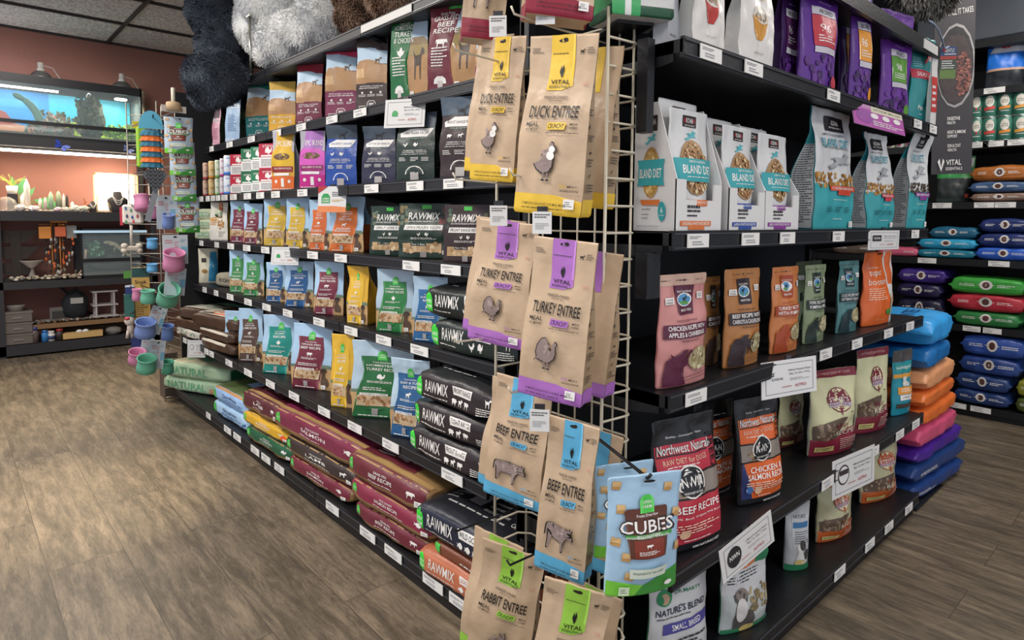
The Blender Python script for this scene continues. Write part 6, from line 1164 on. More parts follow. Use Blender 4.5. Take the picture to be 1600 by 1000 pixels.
def leaves(name, lab, cat, p, R, n, cols, size=.03, seed=1, up=.5, parent=None):
    r = random.Random(seed); q = MB()
    for i in range(n):
        c = Vector((r.uniform(-1, 1)*R[0], r.uniform(-1, 1)*R[1], r.uniform(0, 1)*R[2])); d = Vector((r.uniform(-1, 1), r.uniform(-1, 1), r.uniform(-.3, 1)+up)).normalized(); s = d.cross(Vector((0, 1, .1))).normalized(); L = size*r.uniform(.7, 1.5)
        q.add([c, c+d*L*.5+s*L*.28, c+d*L, c+d*L*.5-s*L*.28], [(0, 1, 2, 3)], mat(r.choice(cols), .6))
        if i % 4 == 0: q.tube([(c.x*.2, c.y*.2, 0), c], .002, mat(cols[0], .7), 4)
    o = q.build(name, None, p); return tag(o, lab, cat)
def rock(name, lab, cat, p, r, c, rough=.35, seed=1):
    q = MB(); q.blob((0, 0, r[2]), r, mat(c, .9, bump=.6, bs=25), 10, seed, rough); return tag(q.build(name, None, p), lab, cat)
def inT(px, y=8.05, z=2.226): p = W(px, 200, y); p.z = z; return p
# iguana figure
q = MB(); gm_ = mat('#5f8f80', .6, bump=.4, bs=60)
q.tube([(.12, 0, 0), (.10, 0, .10), (.07, 0, .2), (.02, 0, .28), (-.03, 0, .33)], .045, gm_, 10, r2=.03); q.blob((-.07, 0, .35), (.06, .03, .028), gm_, 10, 1, .1, .5); q.blob((.16, 0, .03), (.12, .05, .04), gm_, 10, 2, .1); q.tube([(.25, 0, .02), (.38, .05, .01), (.46, .1, .01)], .02, gm_, 8, r2=.004)
o = q.build('iguana_figure', None, inT(46, 8.02)); tag(o, 'green iguana figure rearing up inside the long terrarium', 'figurine')
MB().tube([(.04, -.03, .12), (-.02, -.08, .06), (-.03, -.09, 0)], .013, gm_).build('leg', o); MB().tube([(.04, .03, .12), (-.02, .08, .06), (-.03, .09, 0)], .013, gm_).build('leg', o)
leaves('artificial_plant', 'mixed cream and rust plants beside the iguana in the long terrarium', 'plant', inT(80, 8.15), (.14, .1, .22), 170, ['#8f8a70', '#a89a80', '#a06a50', '#6a7a58'], .05, 2)
leaves('artificial_plant', 'pink and grey low plants in the middle of the long terrarium', 'plant', inT(88, 8.0), (.22, .08, .10), 130, ['#a07a70', '#7a7a6a', '#9a9488'], .05, 3)
rock('tree_stump', 'dark mossy tree stump in the long terrarium', 'rock', inT(142, 8.12), (.12, .1, .22), '#3f4038', .5, 4)
leaves('artificial_plant', 'dark green leaves climbing the mossy stump', 'plant', inT(140, 8.02, 2.24), (.11, .03, .40), 140, ['#3a4538', '#5a6a4a', '#77705f', '#2f3a2f'], .05, 5)
leaves('artificial_plant', 'bright lime green leafy plant at the right of the long terrarium', 'plant', inT(194, 7.98), (.17, .07, .12), 150, ['#7fae3a', '#a8c850', '#4f8a3a'], .055, 6)
tag(MB().box((-.03, -.002, -.035), (.03, .002, .035), mat('#e5d21f', .5)).build('price_note', None, W(212, 195, FY+.01)), 'yellow note stuck on the right end of the long terrarium', 'note')
def lamp(px, lab, X2=0):
    p = W(px, 118, 8.1); p.z = 2.782; o = thing('clamp_lamp', lab, 'lamp', p); q = MB(); q.lathe([(.11, 0), (.10, .03), (.07, .07), (.035, .09)], mat('#8a8c8e', .3, .8), 20); q.build('reflector', o)
    q = MB(); q.lathe([(.034, .085), (.034, .11), (.026, .112), (.026, .17), (.02, .175)], mat('#d0cdc6', .4), 14); q.build('socket', o)
    MB().tube([(.02, 0, .15), (.10, .02, .14), (.16, .04, .05), (.2, .05, .005)], .004, mat('#c9c9c6', .4)).build('cable', o); return p
lamp(64, 'silver clamp lamp on the left of the long terrarium lid'); p = lamp(190, 'silver clamp lamp on the right of the long terrarium lid')
o = MB().lathe([(.0, -.012), (.06, -.012), (.06, 0), (0, 0)], mat('#f4ffe0', .3, emit=12), 18).build('lamp_bulb', None, (p.x-.02, 8.08, 2.68)); tag(o, 'glowing bulb seen inside the right of the long terrarium', 'lamp')
area('bulb_glow', (p.x-.02, 8.08, 2.66), .1, 3.5, (.95, 1, .8))
a = W(-40, 128, 8.1); o = MB().box((-.5, -.02, 0), (.34, .02, .015), mat('#ffffff', .3, emit=10)).build('light_bar', None, (.62, 8.1, 2.675)); tag(o, 'white glowing light bar inside the left of the long terrarium', 'lamp')
# bamboo stick and driftwood right of the tank
p = W(219, 140, 8.2); o = MB().tube([(0, 0, 0), (0, 0, .66)], .013, mat('#a08f78', .6), r2=.02).build('wooden_stick', None, (p.x+.05, 8.3, 2.172)); tag(o, 'pale wooden stick standing at the right end of the long terrarium', 'stick')
q = MB(); rr = random.Random(5)
for i in range(9): x, z = rr.uniform(-.08, .08), rr.uniform(.1, .5); q.tube([(x*.4, 0, 0), (x, rr.uniform(-.05, .05), z*.6), (x*1.5, 0, z)], .022, mat('#4a3428', .9), 6, r2=.008)
q.blob((.02, 0, .42), (.08, .05, .07), mat('#5a4232', .9), 8, 3, .5)
p = W(243, 200, 8.1); tag(q.build('driftwood', None, (p.x, 8.1, 2.05)), 'tangled brown driftwood beside the long terrarium', 'driftwood')
# blue butterflies hanging
for px, py, sc, lab in ((96, 228, 1, 'bright blue butterfly ornament clipped to the upper plank'), (200, 234, .8, 'small pale blue butterfly ornament near the right end of the upper plank')):
    p = W(px, py, FY-.03); q = MB(); bm_ = mat('#3a55c0' if sc == 1 else '#8f9ad0', .35)
    for s in (-1, 1): q.add([(0, 0, 0), (s*.03, -.01, .03), (s*.07, -.02, .035), (s*.06, -.02, .005)], [(0, 1, 2, 3)], bm_); q.add([(0, 0, 0), (s*.05, -.02, -.005), (s*.045, -.02, -.04), (s*.015, -.01, -.03)], [(0, 1, 2, 3)], bm_)
    q.tube([(0, -.004, .03), (0, -.004, -.03)], .004, mat('#20243a', .5)); o = q.build('butterfly_ornament', None, p, (0, .5, 0)); o.scale = (sc, sc, sc); tag(o, lab, 'ornament')
# middle plank: crystals and curios
def onM(px, y=8.05, z=1.4465): p = W(px, 320, y); p.z = z; return p
def crystal(px, h, r, c, lab, y=8.02, emit=0):
    q = MB(); n = 6; pr = [(r, 0), (r*.92, h*.78), (0, h)]; q.lathe(pr, mat(c, .15, spec=.7), n); q.lathe([(r*1.3, 0), (r*1.2, .012), (r*.9, .016)], mat('#c9bfae', .6), 8)
    tag(q.build('crystal_point', None, onM(px, y), .3), lab, 'crystal')
for i, (px, h, r, c, lab) in enumerate([(43, .33, .03, '#e9e2d4', 'tallest white crystal point on the middle plank'), (80, .21, .025, '#9fc0a0', 'pale green crystal point on the middle plank'), (92, .22, .03, '#8f9a80', 'grey green crystal point with dark top'), (100, .19, .015, '#e0e0d6', 'slim white crystal point beside the grey green one'), (105, .18, .015, '#3a3a3a', 'slim black crystal point'), (63, .14, .018, '#e5dccc', 'short cream crystal point left of the pink one'), (71, .15, .016, '#e8c8c8', 'slim pink crystal point'), (38, .19, .035, '#e6dcd6', 'thick pale crystal in front of the tallest one'), (113, .11, .02, '#e9e4da', 'small white crystal before the wire ornament')]): crystal(px, h, r, c, lab, 8.0+.03*(i % 3))
for i, (px, r, c, lab) in enumerate([(32, .05, '#e0d2ca', 'rough pale quartz cluster at the left'), (52, .045, '#ddcfd0', 'rough pinkish quartz cluster'), (118, .05, '#d6d3c0', 'pale stone lump beside the small bust'), (131, .05, '#cfcdb8', 'flat pale stone with blue centre'), (104, .035, '#e2d6c2', 'small cream stone'), (90, .035, '#e9c6cf', 'small pink stone')]): rock('mineral_cluster', lab+' on the middle plank', 'crystal', onM(px, 7.93), (r, r*.7, r*.6), c, .6, i)
q = MB(); q.lathe([(0, 0), (.085, 0), (.085, .07), (.07, .11), (.03, .135), (0, .14)], mat('#f0e8dc', .03, alpha=.25, spec=.8), 18); tag(q.build('glass_dome', None, onM(10, 7.95)), 'clear glass dome at the left of the middle plank', 'glass dome')
q = MB(); q.lathe([(0, 0), (.07, 0), (.07, .05), (.05, .1), (0, .12)], mat('#f3e2b8', .05, alpha=.4, spec=.8), 18); tag(q.build('glass_dome', None, onM(162, 7.95)), 'small glass dome with golden contents left of the large necklace bust', 'glass dome')
q = MB(); q.box((-.04, -.04, 0), (.04, .04, .17), mat('#1f1f22', .5)); tag(q.build('plant_stand', None, onM(20, 8.1)), 'small black plinth carrying the white flower pot', 'stand')
q = MB(); q.lathe([(.04, 0), (.05, .08), (.045, .08)], mat('#efe9e0', .4), 14); o = q.build('flower_pot', None, onM(20, 8.1, 1.618)); tag(o, 'white flower pot with grassy plant on the black plinth', 'plant')
q = MB(); r = random.Random(3)
for i in range(24): a = r.uniform(0, 6.28); q.tube([(0, 0, .07), (math.cos(a)*.05, math.sin(a)*.03, .13), (math.cos(a)*.12, math.sin(a)*.05, r.uniform(.12, .2))], .003, mat('#a8b050', .6), 4, r2=.001)
q.build('leaves', o)
q = MB(); r = random.Random(3)
for (x, z, L, an) in ((-.05, .3, .18, 1.7), (-.02, .28, .2, 1.3), (.03, .26, .14, .9), (.1, .24, .26, -.25), (.12, .22, .2, -.4)): d = Vector((math.cos(an), 0, math.sin(an))); s = Vector((-d.z, .2, d.x))*L*.22; c = Vector((x, 0, z-.12)); q.add([c, c+d*L*.4+s, c+d*L, c+d*L*.4-s], [(0, 1, 2, 3)], mat('#4f8f58', .5)); q.tube([(0, 0, 0), (x*.5, 0, .06), c], .004, mat('#5a7a40', .6), 5)
q.lathe([(.03, 0), (.04, .05), (.035, .05)], mat('#b05a3a', .6), 12); tag(q.build('potted_plant', None, onM(34, 8.25, 1.4465)), 'broad green leaved plant behind the crystals', 'plant')
q = MB(); 
for i in range(4): q.tube([(-.05+.02*i, 0, .03*i), (.02, .03, .03*i+.03), (.07-.02*i, 0, .03*i+.05), (0, -.03, .03*i+.06)], .004, mat('#b05a2a', .5), 5)
tag(q.build('wire_ornament', None, onM(130, 8.1)), 'copper orange wire ornament beside the small bust', 'ornament')
for px, s, lab in ((145, .55, 'small dark necklace bust on the middle plank'), (184, 1.1, 'large dark necklace bust with pearl strands on the middle plank')):
    o = thing('necklace_bust', lab, 'display bust', onM(px, 7.98)); q = MB(); q.lathe([(.06*s, 0), (.075*s, .02*s), (.09*s, .10*s), (.085*s, .13*s), (.04*s, .16*s), (.035*s, .2*s), (0, .205*s)], mat('#3a3638', .8), 16, sy=.5); q.build('bust_form', o)
    q = MB()
    for k in (.6, .8, 1): q.tube([((x*.05)*s, -.045*s-.002, (.17-.10*k*math.cos(x*1.4)-.0)*s) for x in [-1+.2*i for i in range(11)]], .003*s+.001, mat('#e9e2d6', .3), 6)
    q.build('necklace', o)
# bright glass case
o = thing('display_case', 'brightly lit glass case with white glow at the right of the middle plank', 'display case', onM(182, 8.22)); q = MB(); fm = mat('#c9a070', .4)
for x in (-.2, .19):
    for y in (-.08, .08): q.box((x, y, 0), (x+.012, y+.012, .42), fm)
q.box((-.2, -.08, .41), (.2, .09, .425), fm); q.build('frame', o)
MB().box((-.185, .075, .02), (.185, .08, .41), mat('#fff2dc', .4, emit=5)).build('light_panel', o); MB().box((-.19, -.078, .01), (.19, -.075, .41), GL_).build('glass_pane', o)
area('case_glow', (onM(182).x, 8.1, 1.8), .35, 5, (1, .85, .62), rot=(rad(80), 0, 0), sy=.3)
# lower plank
def onL(px, y=8.0, z=.7515): p = W(px, 430, y); p.z = z; return p
q = MB(); dk = mat('#2a211d', .7, bump=.3, bs=30); q.box((-.15, -.06, 0), (.17, .06, .03), dk); q.box((-.03, -.03, .03), (.05, .03, .5), dk)
for z in (.06, .22, .38): q.add([(-.18, -.02, z+.12), (.2, -.02, z+.12), (.1, -.02, z), (-.08, -.02, z), (-.18, .02, z+.12), (.2, .02, z+.12), (.1, .02, z), (-.08, .02, z)], [(0, 3, 2, 1), (4, 5, 6, 7), (0, 1, 5, 4), (1, 2, 6, 5), (2, 3, 7, 6), (3, 0, 4, 7)], dk)
tag(q.build('jewellery_stand', None, onL(24)), 'dark carved wooden stand on the lower plank', 'stand')
q = MB(); q.lathe([(.05, 0), (.03, .03), (.02, .12), (.1, .19), (.1, .2), (0, .19)], mat('#9a8f84', .6), 16); tag(q.build('stone_dish', None, onL(50)), 'grey pedestal dish behind the shells', 'dish')
o = thing('spinner_rack', 'small revolving rack with orange cards and hanging keyrings on the lower plank', 'rack', onL(92, 8.02)); q = MB(); om = mat('#d98a3a', .5)
q.lathe([(.12, 0), (.12, .02), (.02, .03)], mat('#1f1d1d', .4), 18); q.tube([(0, 0, .02), (0, 0, .6)], .01, mat('#3a3430', .4)); q.build('base', o)
q = MB()
for k in range(4): a = k*math.pi/2+.3; c, s = math.cos(a), math.sin(a); q.tube([(c*.05, s*.05, .05), (c*.05, s*.05, .58)], .005, om if k != 1 else mat('#8a8078', .5)); q.tube([(0, 0, .56), (c*.16, s*.14, .56)], .004, om); q.tube([(0, 0, .4), (c*.16, s*.14, .4)], .004, mat('#4a4440', .5))
q.box((-.16, -.08, .42), (-.06, -.075, .54), om); q.box((-.03, -.11, .44), (.06, -.105, .54), mat('#c9623a', .5)); q.box((-.06, -.09, .58), (.08, -.04, .60), om); q.box((.07, -.06, .42), (.16, -.055, .55), mat('#8f8a86', .5)); q.build('frame', o)
q = MB(); r = random.Random(8)
for i in range(60): x, z = r.uniform(-.12, .14), r.uniform(.05, .42); q.blob((x, r.uniform(-.1, .05), z), (.012, .008, .02), mat(r.choice(['#b0a89c', '#5a4a40', '#d0602f', '#7f7a70', '#2f2c2a']), .5), 5)
q.build('keyrings', o)['kind'] = 'stuff'
q = MB(); q.tube([(0, 0, .0), (.06, 0, .08), (.09, 0, .18), (.1, 0, .3)], .012, mat('#c9a890', .6), 8); tag(q.build('tusk_ornament', None, onL(118, 7.93)), 'curved cream ornament leaning beside the lower terrarium', 'ornament')
q = MB(); r = random.Random(4)
for i in range(90): q.blob((r.uniform(-.3, .3), r.uniform(-.06, .06), .012+r.uniform(0, .03)), (.02*r.uniform(.6, 1.2), .018, .012), mat(r.choice(['#b8a890', '#d8cdb8', '#8f7a64', '#c9b8a0', '#7a7670']), .6), 5, i, .3)
tag(q.build('shell_heap', None, onL(76, 7.93)), 'heap of small shells and stones along the lower plank', 'shells', kind='stuff')
t = aquarium(W(127, 400, FY).x, W(222, 400, FY).x, .752, 1.27, FY+.01, 8.38, 'black framed glass terrarium with a grey lizard on the lower plank', midbar=.17, lid=.05, fr=.03, backdrop=('#4a4646', [bars(-.9, .3, .9, .9, 8, '#5f5a58')]))
MB().box((-.33, -.28, .475), (.33, -.20, .5), mat('#9fb8c8', .3, emit=.6)).build('light_strip', t)
leaves('artificial_plant', 'pale green plant at the left inside the lower terrarium', 'plant', onL(150, 8.05, .96), (.06, .05, .14), 90, ['#5f9a78', '#8fc0a0', '#3f7050'], .04, 8)
rock('stone_ledge', 'grey stone ledge inside the lower terrarium', 'rock', onL(180, 8.2, .80), (.28, .08, .10), '#5a5652', .4, 9)
q = MB(); lz = mat('#c0b498', .7, bump=.3, bs=50); q.tube([(-.08, 0, .16), (-.03, 0, .15), (.03, 0, .09), (.09, 0, .03), (.14, 0, .01)], .028, lz, 8, r2=.012); q.blob((-.10, 0, .17), (.035, .022, .02), lz, 8); q.tube([(-.02, .02, .13), (-.03, .05, .06)], .01, lz); q.tube([(.06, -.02, .06), (.03, -.05, .02)], .01, lz)
tag(q.build('lizard', None, onL(186, 8.0, .95)), 'pale bearded lizard resting inside the lower terrarium', 'lizard')
tag(MB().box((-.06, -.002, -.04), (.06, .002, .04), mat('#5f9a4a', .5)).build('green_sign', None, W(203, 429, FY-.004)), 'small green card on the front of the lower terrarium', 'note')
# bottom: drawers, tub, backpack, white rack, tray and bottles
def onB(px, y=8.0, z=.122): p = W(px, 520, y); p.z = z; return p
for i, (z, lab) in enumerate(((.122, 'clear grey plastic drawer box, lowest of three'), (.232, 'clear grey plastic drawer box, middle of three'), (.342, 'clear grey plastic drawer box, top of three'))):
    o = MB().box((-.12, -.12, 0), (.12, .12, .105), mat('#6a605a', .4), bev=.008).build('drawer_box', None, onB(27, 8.0, z)); tag(o, lab+' at the left of the bottom shelf', 'box'); q = MB(); q.box((-.04, -.128, .045), (.04, -.12, .055), mat('#8f857e', .3)); q.box((-.125, -.125, .095), (.125, .125, .107), mat('#7a706a', .4)); q.build('lid', o)
q = MB(); q.lathe([(.05, 0), (.075, .05), (.08, .055), (.07, .05), (0, .045)], mat('#b5aba4', .4), 18); tag(q.build('plastic_bowl', None, onB(27, 8.0, .450)), 'round pale plastic bowl on the drawer boxes', 'bowl')
q = MB(); q.box((-.47, -.12, 0), (.42, .12, .012), mat('#7a5c40', .7)); q.box((-.47, -.12, 0), (.42, -.108, .06), mat('#80603f', .7)); q.box((-.47, .108, 0), (.42, .12, .06), mat('#80603f', .7)); q.box((.408, -.12, 0), (.42, .12, .06), mat('#80603f', .7)); o = q.build('wooden_tray', None, onB(135, 8.02, .245)); tag(o, 'long brown wooden tray of stones on the bottom shelf', 'tray')
for x in (-.44, .38): MB().box((x, -.1, -.123), (x+.02, .1, 0), mat('#5a4532', .7)).build('leg', o)
MB().box((-.3, .09, -.122), (.38, .1, 0), mat('#6a5038', .7)).build('back_board', o)
q = MB(); r = random.Random(14)
for i in range(160): q.blob((r.uniform(-.44, .40), r.uniform(-.09, .09), .065+r.uniform(0, .015)), (.016, .015, .01), mat(r.choice(['#6a6058', '#8f8a80', '#4a423c', '#a8a094', '#7a5a44']), .7), 4, i, .3)
tag(q.build('pebbles', None, onB(135, 8.02, .245)), 'mixed small stones filling the long wooden tray', 'stones', kind='stuff')
q = MB(); bk = mat('#24262a', .8, bump=.4, bs=20); q.blob((0, 0, .15), (.12, .09, .16), bk, 12, 2, .15); q.tube([(-.05, -.06, .28), (0, -.08, .33), (.05, -.06, .28)], .012, bk); q.box((-.05, -.10, .17), (.06, -.092, .23), mat('#b0aca6', .6)); tag(q.build('backpack', None, onB(119, 8.06, .315)), 'dark backpack with a pale label on the bottom shelf', 'backpack')
q = MB(); q.box((-.08, -.002, 0), (.1, .002, .14), mat('#7a7672', .6)); q.box((-.06, -.004, .02), (.06, -.002, .1), mat('#4a4644', .6)); tag(q.build('paper_bag', None, onB(93, 8.05, .31), .2), 'grey crumpled packet left of the backpack', 'packet')
q = MB(); wm = mat('#b0a9a6', .5)
for x in (-.09, .075):
    q.box((x, -.07, 0), (x+.018, -.055, .28), wm); q.box((x, .055, 0), (x+.018, .07, .28), wm)
for z in (.01, .13, .275): q.box((-.115, -.08, z), (.12, .08, z+.015), wm)
tag(q.build('small_rack', None, onB(164, 8.0, .315)), 'small white two tier rack on the bottom shelf', 'rack')
for px, r_, h, c, cap, lab in ((54, .035, .16, '#6a5a54', '#2f3a80', 'clear bottle with navy cap'), (70, .03, .12, '#3f80c0', '#3a6fb0', 'blue bottle'), (80, .032, .105, '#d9d3cc', '#d9d3cc', 'white tub with blue label'), (93, .036, .12, '#3a302e', '#a02f30', 'dark jar with red cap')):
    q = MB(); q.lathe([(r_, 0), (r_, h*.7), (r_*.8, h*.78), (r_*.8, h*.8)], mat(c, .35), 16); q.lathe([(r_*.85, h*.8), (r_*.85, h), (0, h)], mat(cap, .4), 16)
    if 'white' in lab: q.lathe([(r_*1.02, h*.2), (r_*1.02, h*.55)], mat('#3a4a70', .5), 16)
    tag(q.build('bottle', None, onB(px, 7.92)), lab+' on the bottom shelf of the far shelving', 'bottle')
q = MB(); q.box((-.18, -.04, 0), (.18, .04, .01), mat('#c9a468', .6)); q.box((-.18, -.04, 0), (.18, -.034, .07), mat('#c9a468', .6)); q.box((-.18, .034, 0), (.18, .04, .07), mat('#c9a468', .6)); q.box((.174, -.04, 0), (.18, .04, .07), mat('#c9a468', .6)); q.box((-.18, -.04, 0), (-.174, .04, .07), mat('#c9a468', .6)); tag(q.build('wooden_box', None, onB(129, 7.91)), 'light wooden box with white eggs on the bottom shelf', 'box')
for i, px in enumerate((124, 134)): q = MB(); q.blob((0, 0, .03), (.03, .022, .022), mat('#d9d6d0', .5), 10); tag(q.build('ornament_egg', None, onB(px, 7.915, .163)), ['left', 'right'][i]+' white egg lying in the light wooden box', 'egg')
rock('geode', 'glassy grey dome shaped geode at the right of the bottom shelf', 'rock', onB(178, 7.95), (.08, .05, .045), '#7a726c', .3, 12)
# ------------------------------------------------------------------ wire rack at the far end of the long run
rk = thing('wire_rack', 'pale wire rack at the far end of the long run hung with cups and pouches', 'rack', (1.25, 5.33, 0)); GW = mat('#a39c90', .35, .4)
q = MB()
for x, y, z0 in ((1.215, 5.27, .06), (1.335, 5.255, .05), (1.05, 5.42, .34), (1.30, 5.5, .05)): q.tube([(x-1.25, y-5.33, z0 if z0 > .1 else 0), (x-1.25, y-5.33, 2.25)], .0045, GW)
q.build('upright_wire', rk); q = MB()
for i in range(30): z = .03+i*.073; q.tube([(-.2 if i > 4 else -.035, .09 if i > 4 else -.06, z), (-.035, -.06, z), (.085, -.075, z), (.05, .17, z)], .003, GW)
q.build('cross_wires', rk)
MB().box((-.02, .02, 0), (.08, .15, .35), mat('#4f4138', .6)).build('base_panel', rk)
def sp(px, py, X): return at(px, py, 'x', X)
def hook(p, up=.03):
    MB().tube([(p.x-1.25, p.y-5.33-.02, p.z+up), (p.x-1.25+.01, p.y-5.33+.03, p.z+up-.008), (min(max(p.x, 1.06), 1.3)-1.25, -.05, p.z+up)], .004, mat('#1a1a1c', .4)).build('peg_hook', rk)
def cubfar(pl, pr, yt, yb, X, lab):
    SEED[0] += 1; pm = (pl+pr)/2; p = sp(pm, yb, X); W_ = (pr-pl)*(p-CAM).dot(_F)/FPX*.88; t = sp(pm, yt, X)
    hook(p+Vector((0, -.02, 0)), (t.z-p.z)*.95); bag('hanging_pouch', lab, 'bag', p, -18, W_, t.z-p.z, .05, 'doy', '#a9b9c6', None, cubes(), (), SEED[0], tilt=3, cr=.8)
for i, (pl, pr, yt, yb) in enumerate(((257, 303, 183, 240), (265, 306, 222, 274), (267, 308, 257, 314), (275, 313, 308, 363))): cubfar(pl, pr, yt, yb, 1.16+.03*i, ['topmost', 'second', 'third', 'lowest'][i]+' cubes pouch hanging on the far wire rack')
def cup(px, py, r_, h_, X, c, lab, tilt=.35, card=None):
    p = sp(px, py, X); D = (p-CAM).dot(_F)/FPX; r, h = r_*D*.9, h_*D; q = MB()
    q.lathe([(0, -.45*h), (r*.8, -.45*h), (r*.98, -.38*h), (r*.96, -.05*h), (r*.86, .2*h), (r*.9, .38*h), (r, .45*h), (r*.96, .5*h), (r*.84, .44*h), (r*.78, .2*h), (r*.74, .12*h), (r*.7, -.1*h), (r*.64, -.2*h), (0, -.22*h)], mat(c, .55), 24)
    yw = -math.atan2(p.x, p.y); o = q.build('silicone_cup', None, p, (tilt, 0, yw+.2)); tag(o, lab, 'cup'); hook(p+Vector((0, r, 0)), 0)
    if card:
        pl, pr, yt, yb, rr = card; k = MB(); cw, ch = (pr-pl)*D*.9, (yb-yt)*D; cx_, cz = ((pl+pr)/2-px)*D, (py-(yt+yb)/2)*D
        k.box((-cw/2, 0, -ch/2), (cw/2, .002, ch/2), mat('#c3ccd2', .5)); S = Surf([[Vector((-cw/2, -.0005, -ch/2)), Vector((cw/2, -.0005, -ch/2))], [Vector((-cw/2, -.0005, ch/2)), Vector((cw/2, -.0005, ch/2))]], [-1, 1], [0, 1], (0, -1, 0), cw, ch)
        lay(k, S, [bars(-.8, .7, -.2, .85, 2, '#c87a80'), bars(-.1, .55, .3, .8, 3, '#d09aa0'), ('R', .45, .3, .95, .6, '#7fb4d0'), bars(.4, .75, .9, .85, 2, '#6fa8b8'), ('E', 0, .93, .15, .03, '#1a1a1c')], random.Random(2)); k.build('backing_card', o, (cx_, r*.9, cz), (-tilt, rr, 0))
    return o
P_, G_, B_ = '#c27a9c', '#62a98d', '#6f86bd'
cup(272, 408, 18, 32, 1.05, P_, 'large pink silicone cup on a white card at the far wire rack', .4, (256, 296, 372, 418, 0))
cup(263, 462, 18, 34, 1.04, G_, 'tilted green silicone cup facing out, below the large pink one', .8, (256, 290, 425, 468, .15))
cup(263, 346, 10, 24, 1.12, B_, 'small blue silicone cup beside the lowest cubes pouch', .35, (246, 276, 308, 360, 0))
cup(222, 318, 13, 26, 1.02, P_, 'pink silicone cup hanging high at the left of the far rack', -.3)
cup(240, 332, 9, 22, 1.06, '#b06a92', 'darker pink silicone cup beside the grey brush handle', .1)
cup(238, 381, 9, 17, 1.05, '#5f9fcf', 'upper sky blue silicone cup at the left of the far rack', .1)
cup(238, 419, 9, 14, 1.05, '#5f9fcf', 'lower sky blue silicone cup at the left of the far rack', .1)
cup(214, 461, 8, 20, 1.0, P_, 'pink silicone cup left of the green pair', .1)
cup(231, 464, 12, 22, .98, G_, 'green silicone cup left of the tilted green one', .15)
cup(227, 514, 17, 28, .96, B_, 'large blue silicone cup with card near the bottom of the far rack', .4, (232, 258, 486, 530, .35))
cup(214, 558, 14, 22, .95, P_, 'lowest pink silicone cup at the left of the far rack', .4, (220, 240, 535, 560, .2))
cup(229, 570, 16, 27, .97, G_, 'lowest green silicone cup on the far rack', .4, (234, 258, 540, 585, .15))
cup(262, 520, 10, 26, 1.12, '#5f7ab0', 'blue silicone cup behind the wires near the bottom', .3); cup(262, 574, 10, 22, 1.12, '#4f9a80', 'green silicone cup behind the wires near the bottom', .3)
for hp in ((238, 180, 1.04), (222, 226, 1.06), (243, 262, 1.03), (208, 321, .98), (205, 320, .965), (222, 419, 1.06), (202, 461, .98), (203, 447, .99), (216, 529, 1.0), (203, 490, .96), (271, 172, 1.1)): hook(sp(*hp), 0)
# striped knit toy, brush, dotted toy, bone, boxes
o = thing('knit_toy', 'striped teal and orange ruffled toy on a blue card', 'toy', sp(238, 262, 1.04)); D = (o.location-CAM).dot(_F)/FPX; q = MB()
for i in range(7):
    n = 22; z0 = (6-i)*8*D*1.02; rr = 15*D; vs = []; 
    for k in range(n):
        a = 2*math.pi*k/n; w_ = 1+.12*(k % 2)
        vs += [(rr*w_*math.cos(a), rr*.5*w_*math.sin(a), z0), (rr*.8*math.cos(a), rr*.4*math.sin(a), z0+9*D)]
    q.add(vs, [(2*k, 2*((k+1) % n), 2*((k+1) % n)+1, 2*k+1) for k in range(n)], mat(['#2f6a80', '#e07030'][i % 2], .8))
q.build('ruffles', o); k = MB(); n = 14; pts = [(17*D*math.cos(math.pi*j/n), 0, 60*D+28*D*math.sin(math.pi*j/n)*1.0) for j in range(n+1)]; k.add(pts+[(x, .003, z) for x, y, z in pts], [tuple(range(n+1)), tuple(range(2*n+1, n, -1))], mat('#4fa3bf', .5)); k.build('backing_card', o)
o.rotation_euler = (0, 0, -.2)
q = MB(); p = sp(222, 262, 1.06); q.box((-.03, -.02, 0), (.03, .02, .28), mat('#8fb83a', .8), bev=.01); tag(q.build('knit_toy', None, p), 'lime green knit toy behind the striped one', 'toy')
p = sp(243, 300, 1.02); D = (p-CAM).dot(_F)/FPX; q = MB(); gy = mat('#4f5258', .5); n = 12; pts = [(0, 0, -4*D)]+[(22*D*math.sin(-.9+1.8*j/n), 0, 36*D*math.cos((-.9+1.8*j/n)*.8)) for j in range(n+1)]
m_ = len(pts); q.add([(x, 0, z) for x, y, z in pts]+[(x, .006, z) for x, y, z in pts], [tuple(range(m_)), tuple(range(2*m_-1, m_-1, -1))]+[(i, (i+1) % m_, m_+(i+1) % m_, m_+i) for i in range(m_)], gy); q.add([(-4*D, 0, 2*D), (4*D, 0, 0), (-8*D, 0, -48*D), (-16*D, 0, -44*D)], [(0, 1, 2, 3)], mat('#7a7c82', .4)); q.add([(-4*D, .006, 2*D), (4*D, .006, 0), (-8*D, .006, -48*D), (-16*D, .006, -44*D)], [(0, 3, 2, 1)], mat('#7a7c82', .4))
for j in range(5):
    for i in range(4): x = (-12+6*i)*D; z = (6+6*j)*D; q.tube([(x, -.002, z), (x+3*D, -.002, z+5*D), (x+6*D, -.002, z)], .0025, mat('#26282c', .5), 4)
tag(q.build('litter_scoop', None, p, -.2), 'grey fan shaped scoop with zigzag slots and long handle', 'scoop')
p = sp(208, 350, .98); D = (p-CAM).dot(_F)/FPX; q = MB(); q.box((-14*D, -.03, 0), (14*D, .03, 30*D), mat('#d6d0c4', .7), bev=.012); S = Surf([[Vector((-14*D, -.031, 0)), Vector((14*D, -.031, 0))], [Vector((-14*D, -.031, 30*D)), Vector((14*D, -.031, 30*D))]], [-1, 1], [0, 1], (0, -1, 0), 28*D, 30*D)
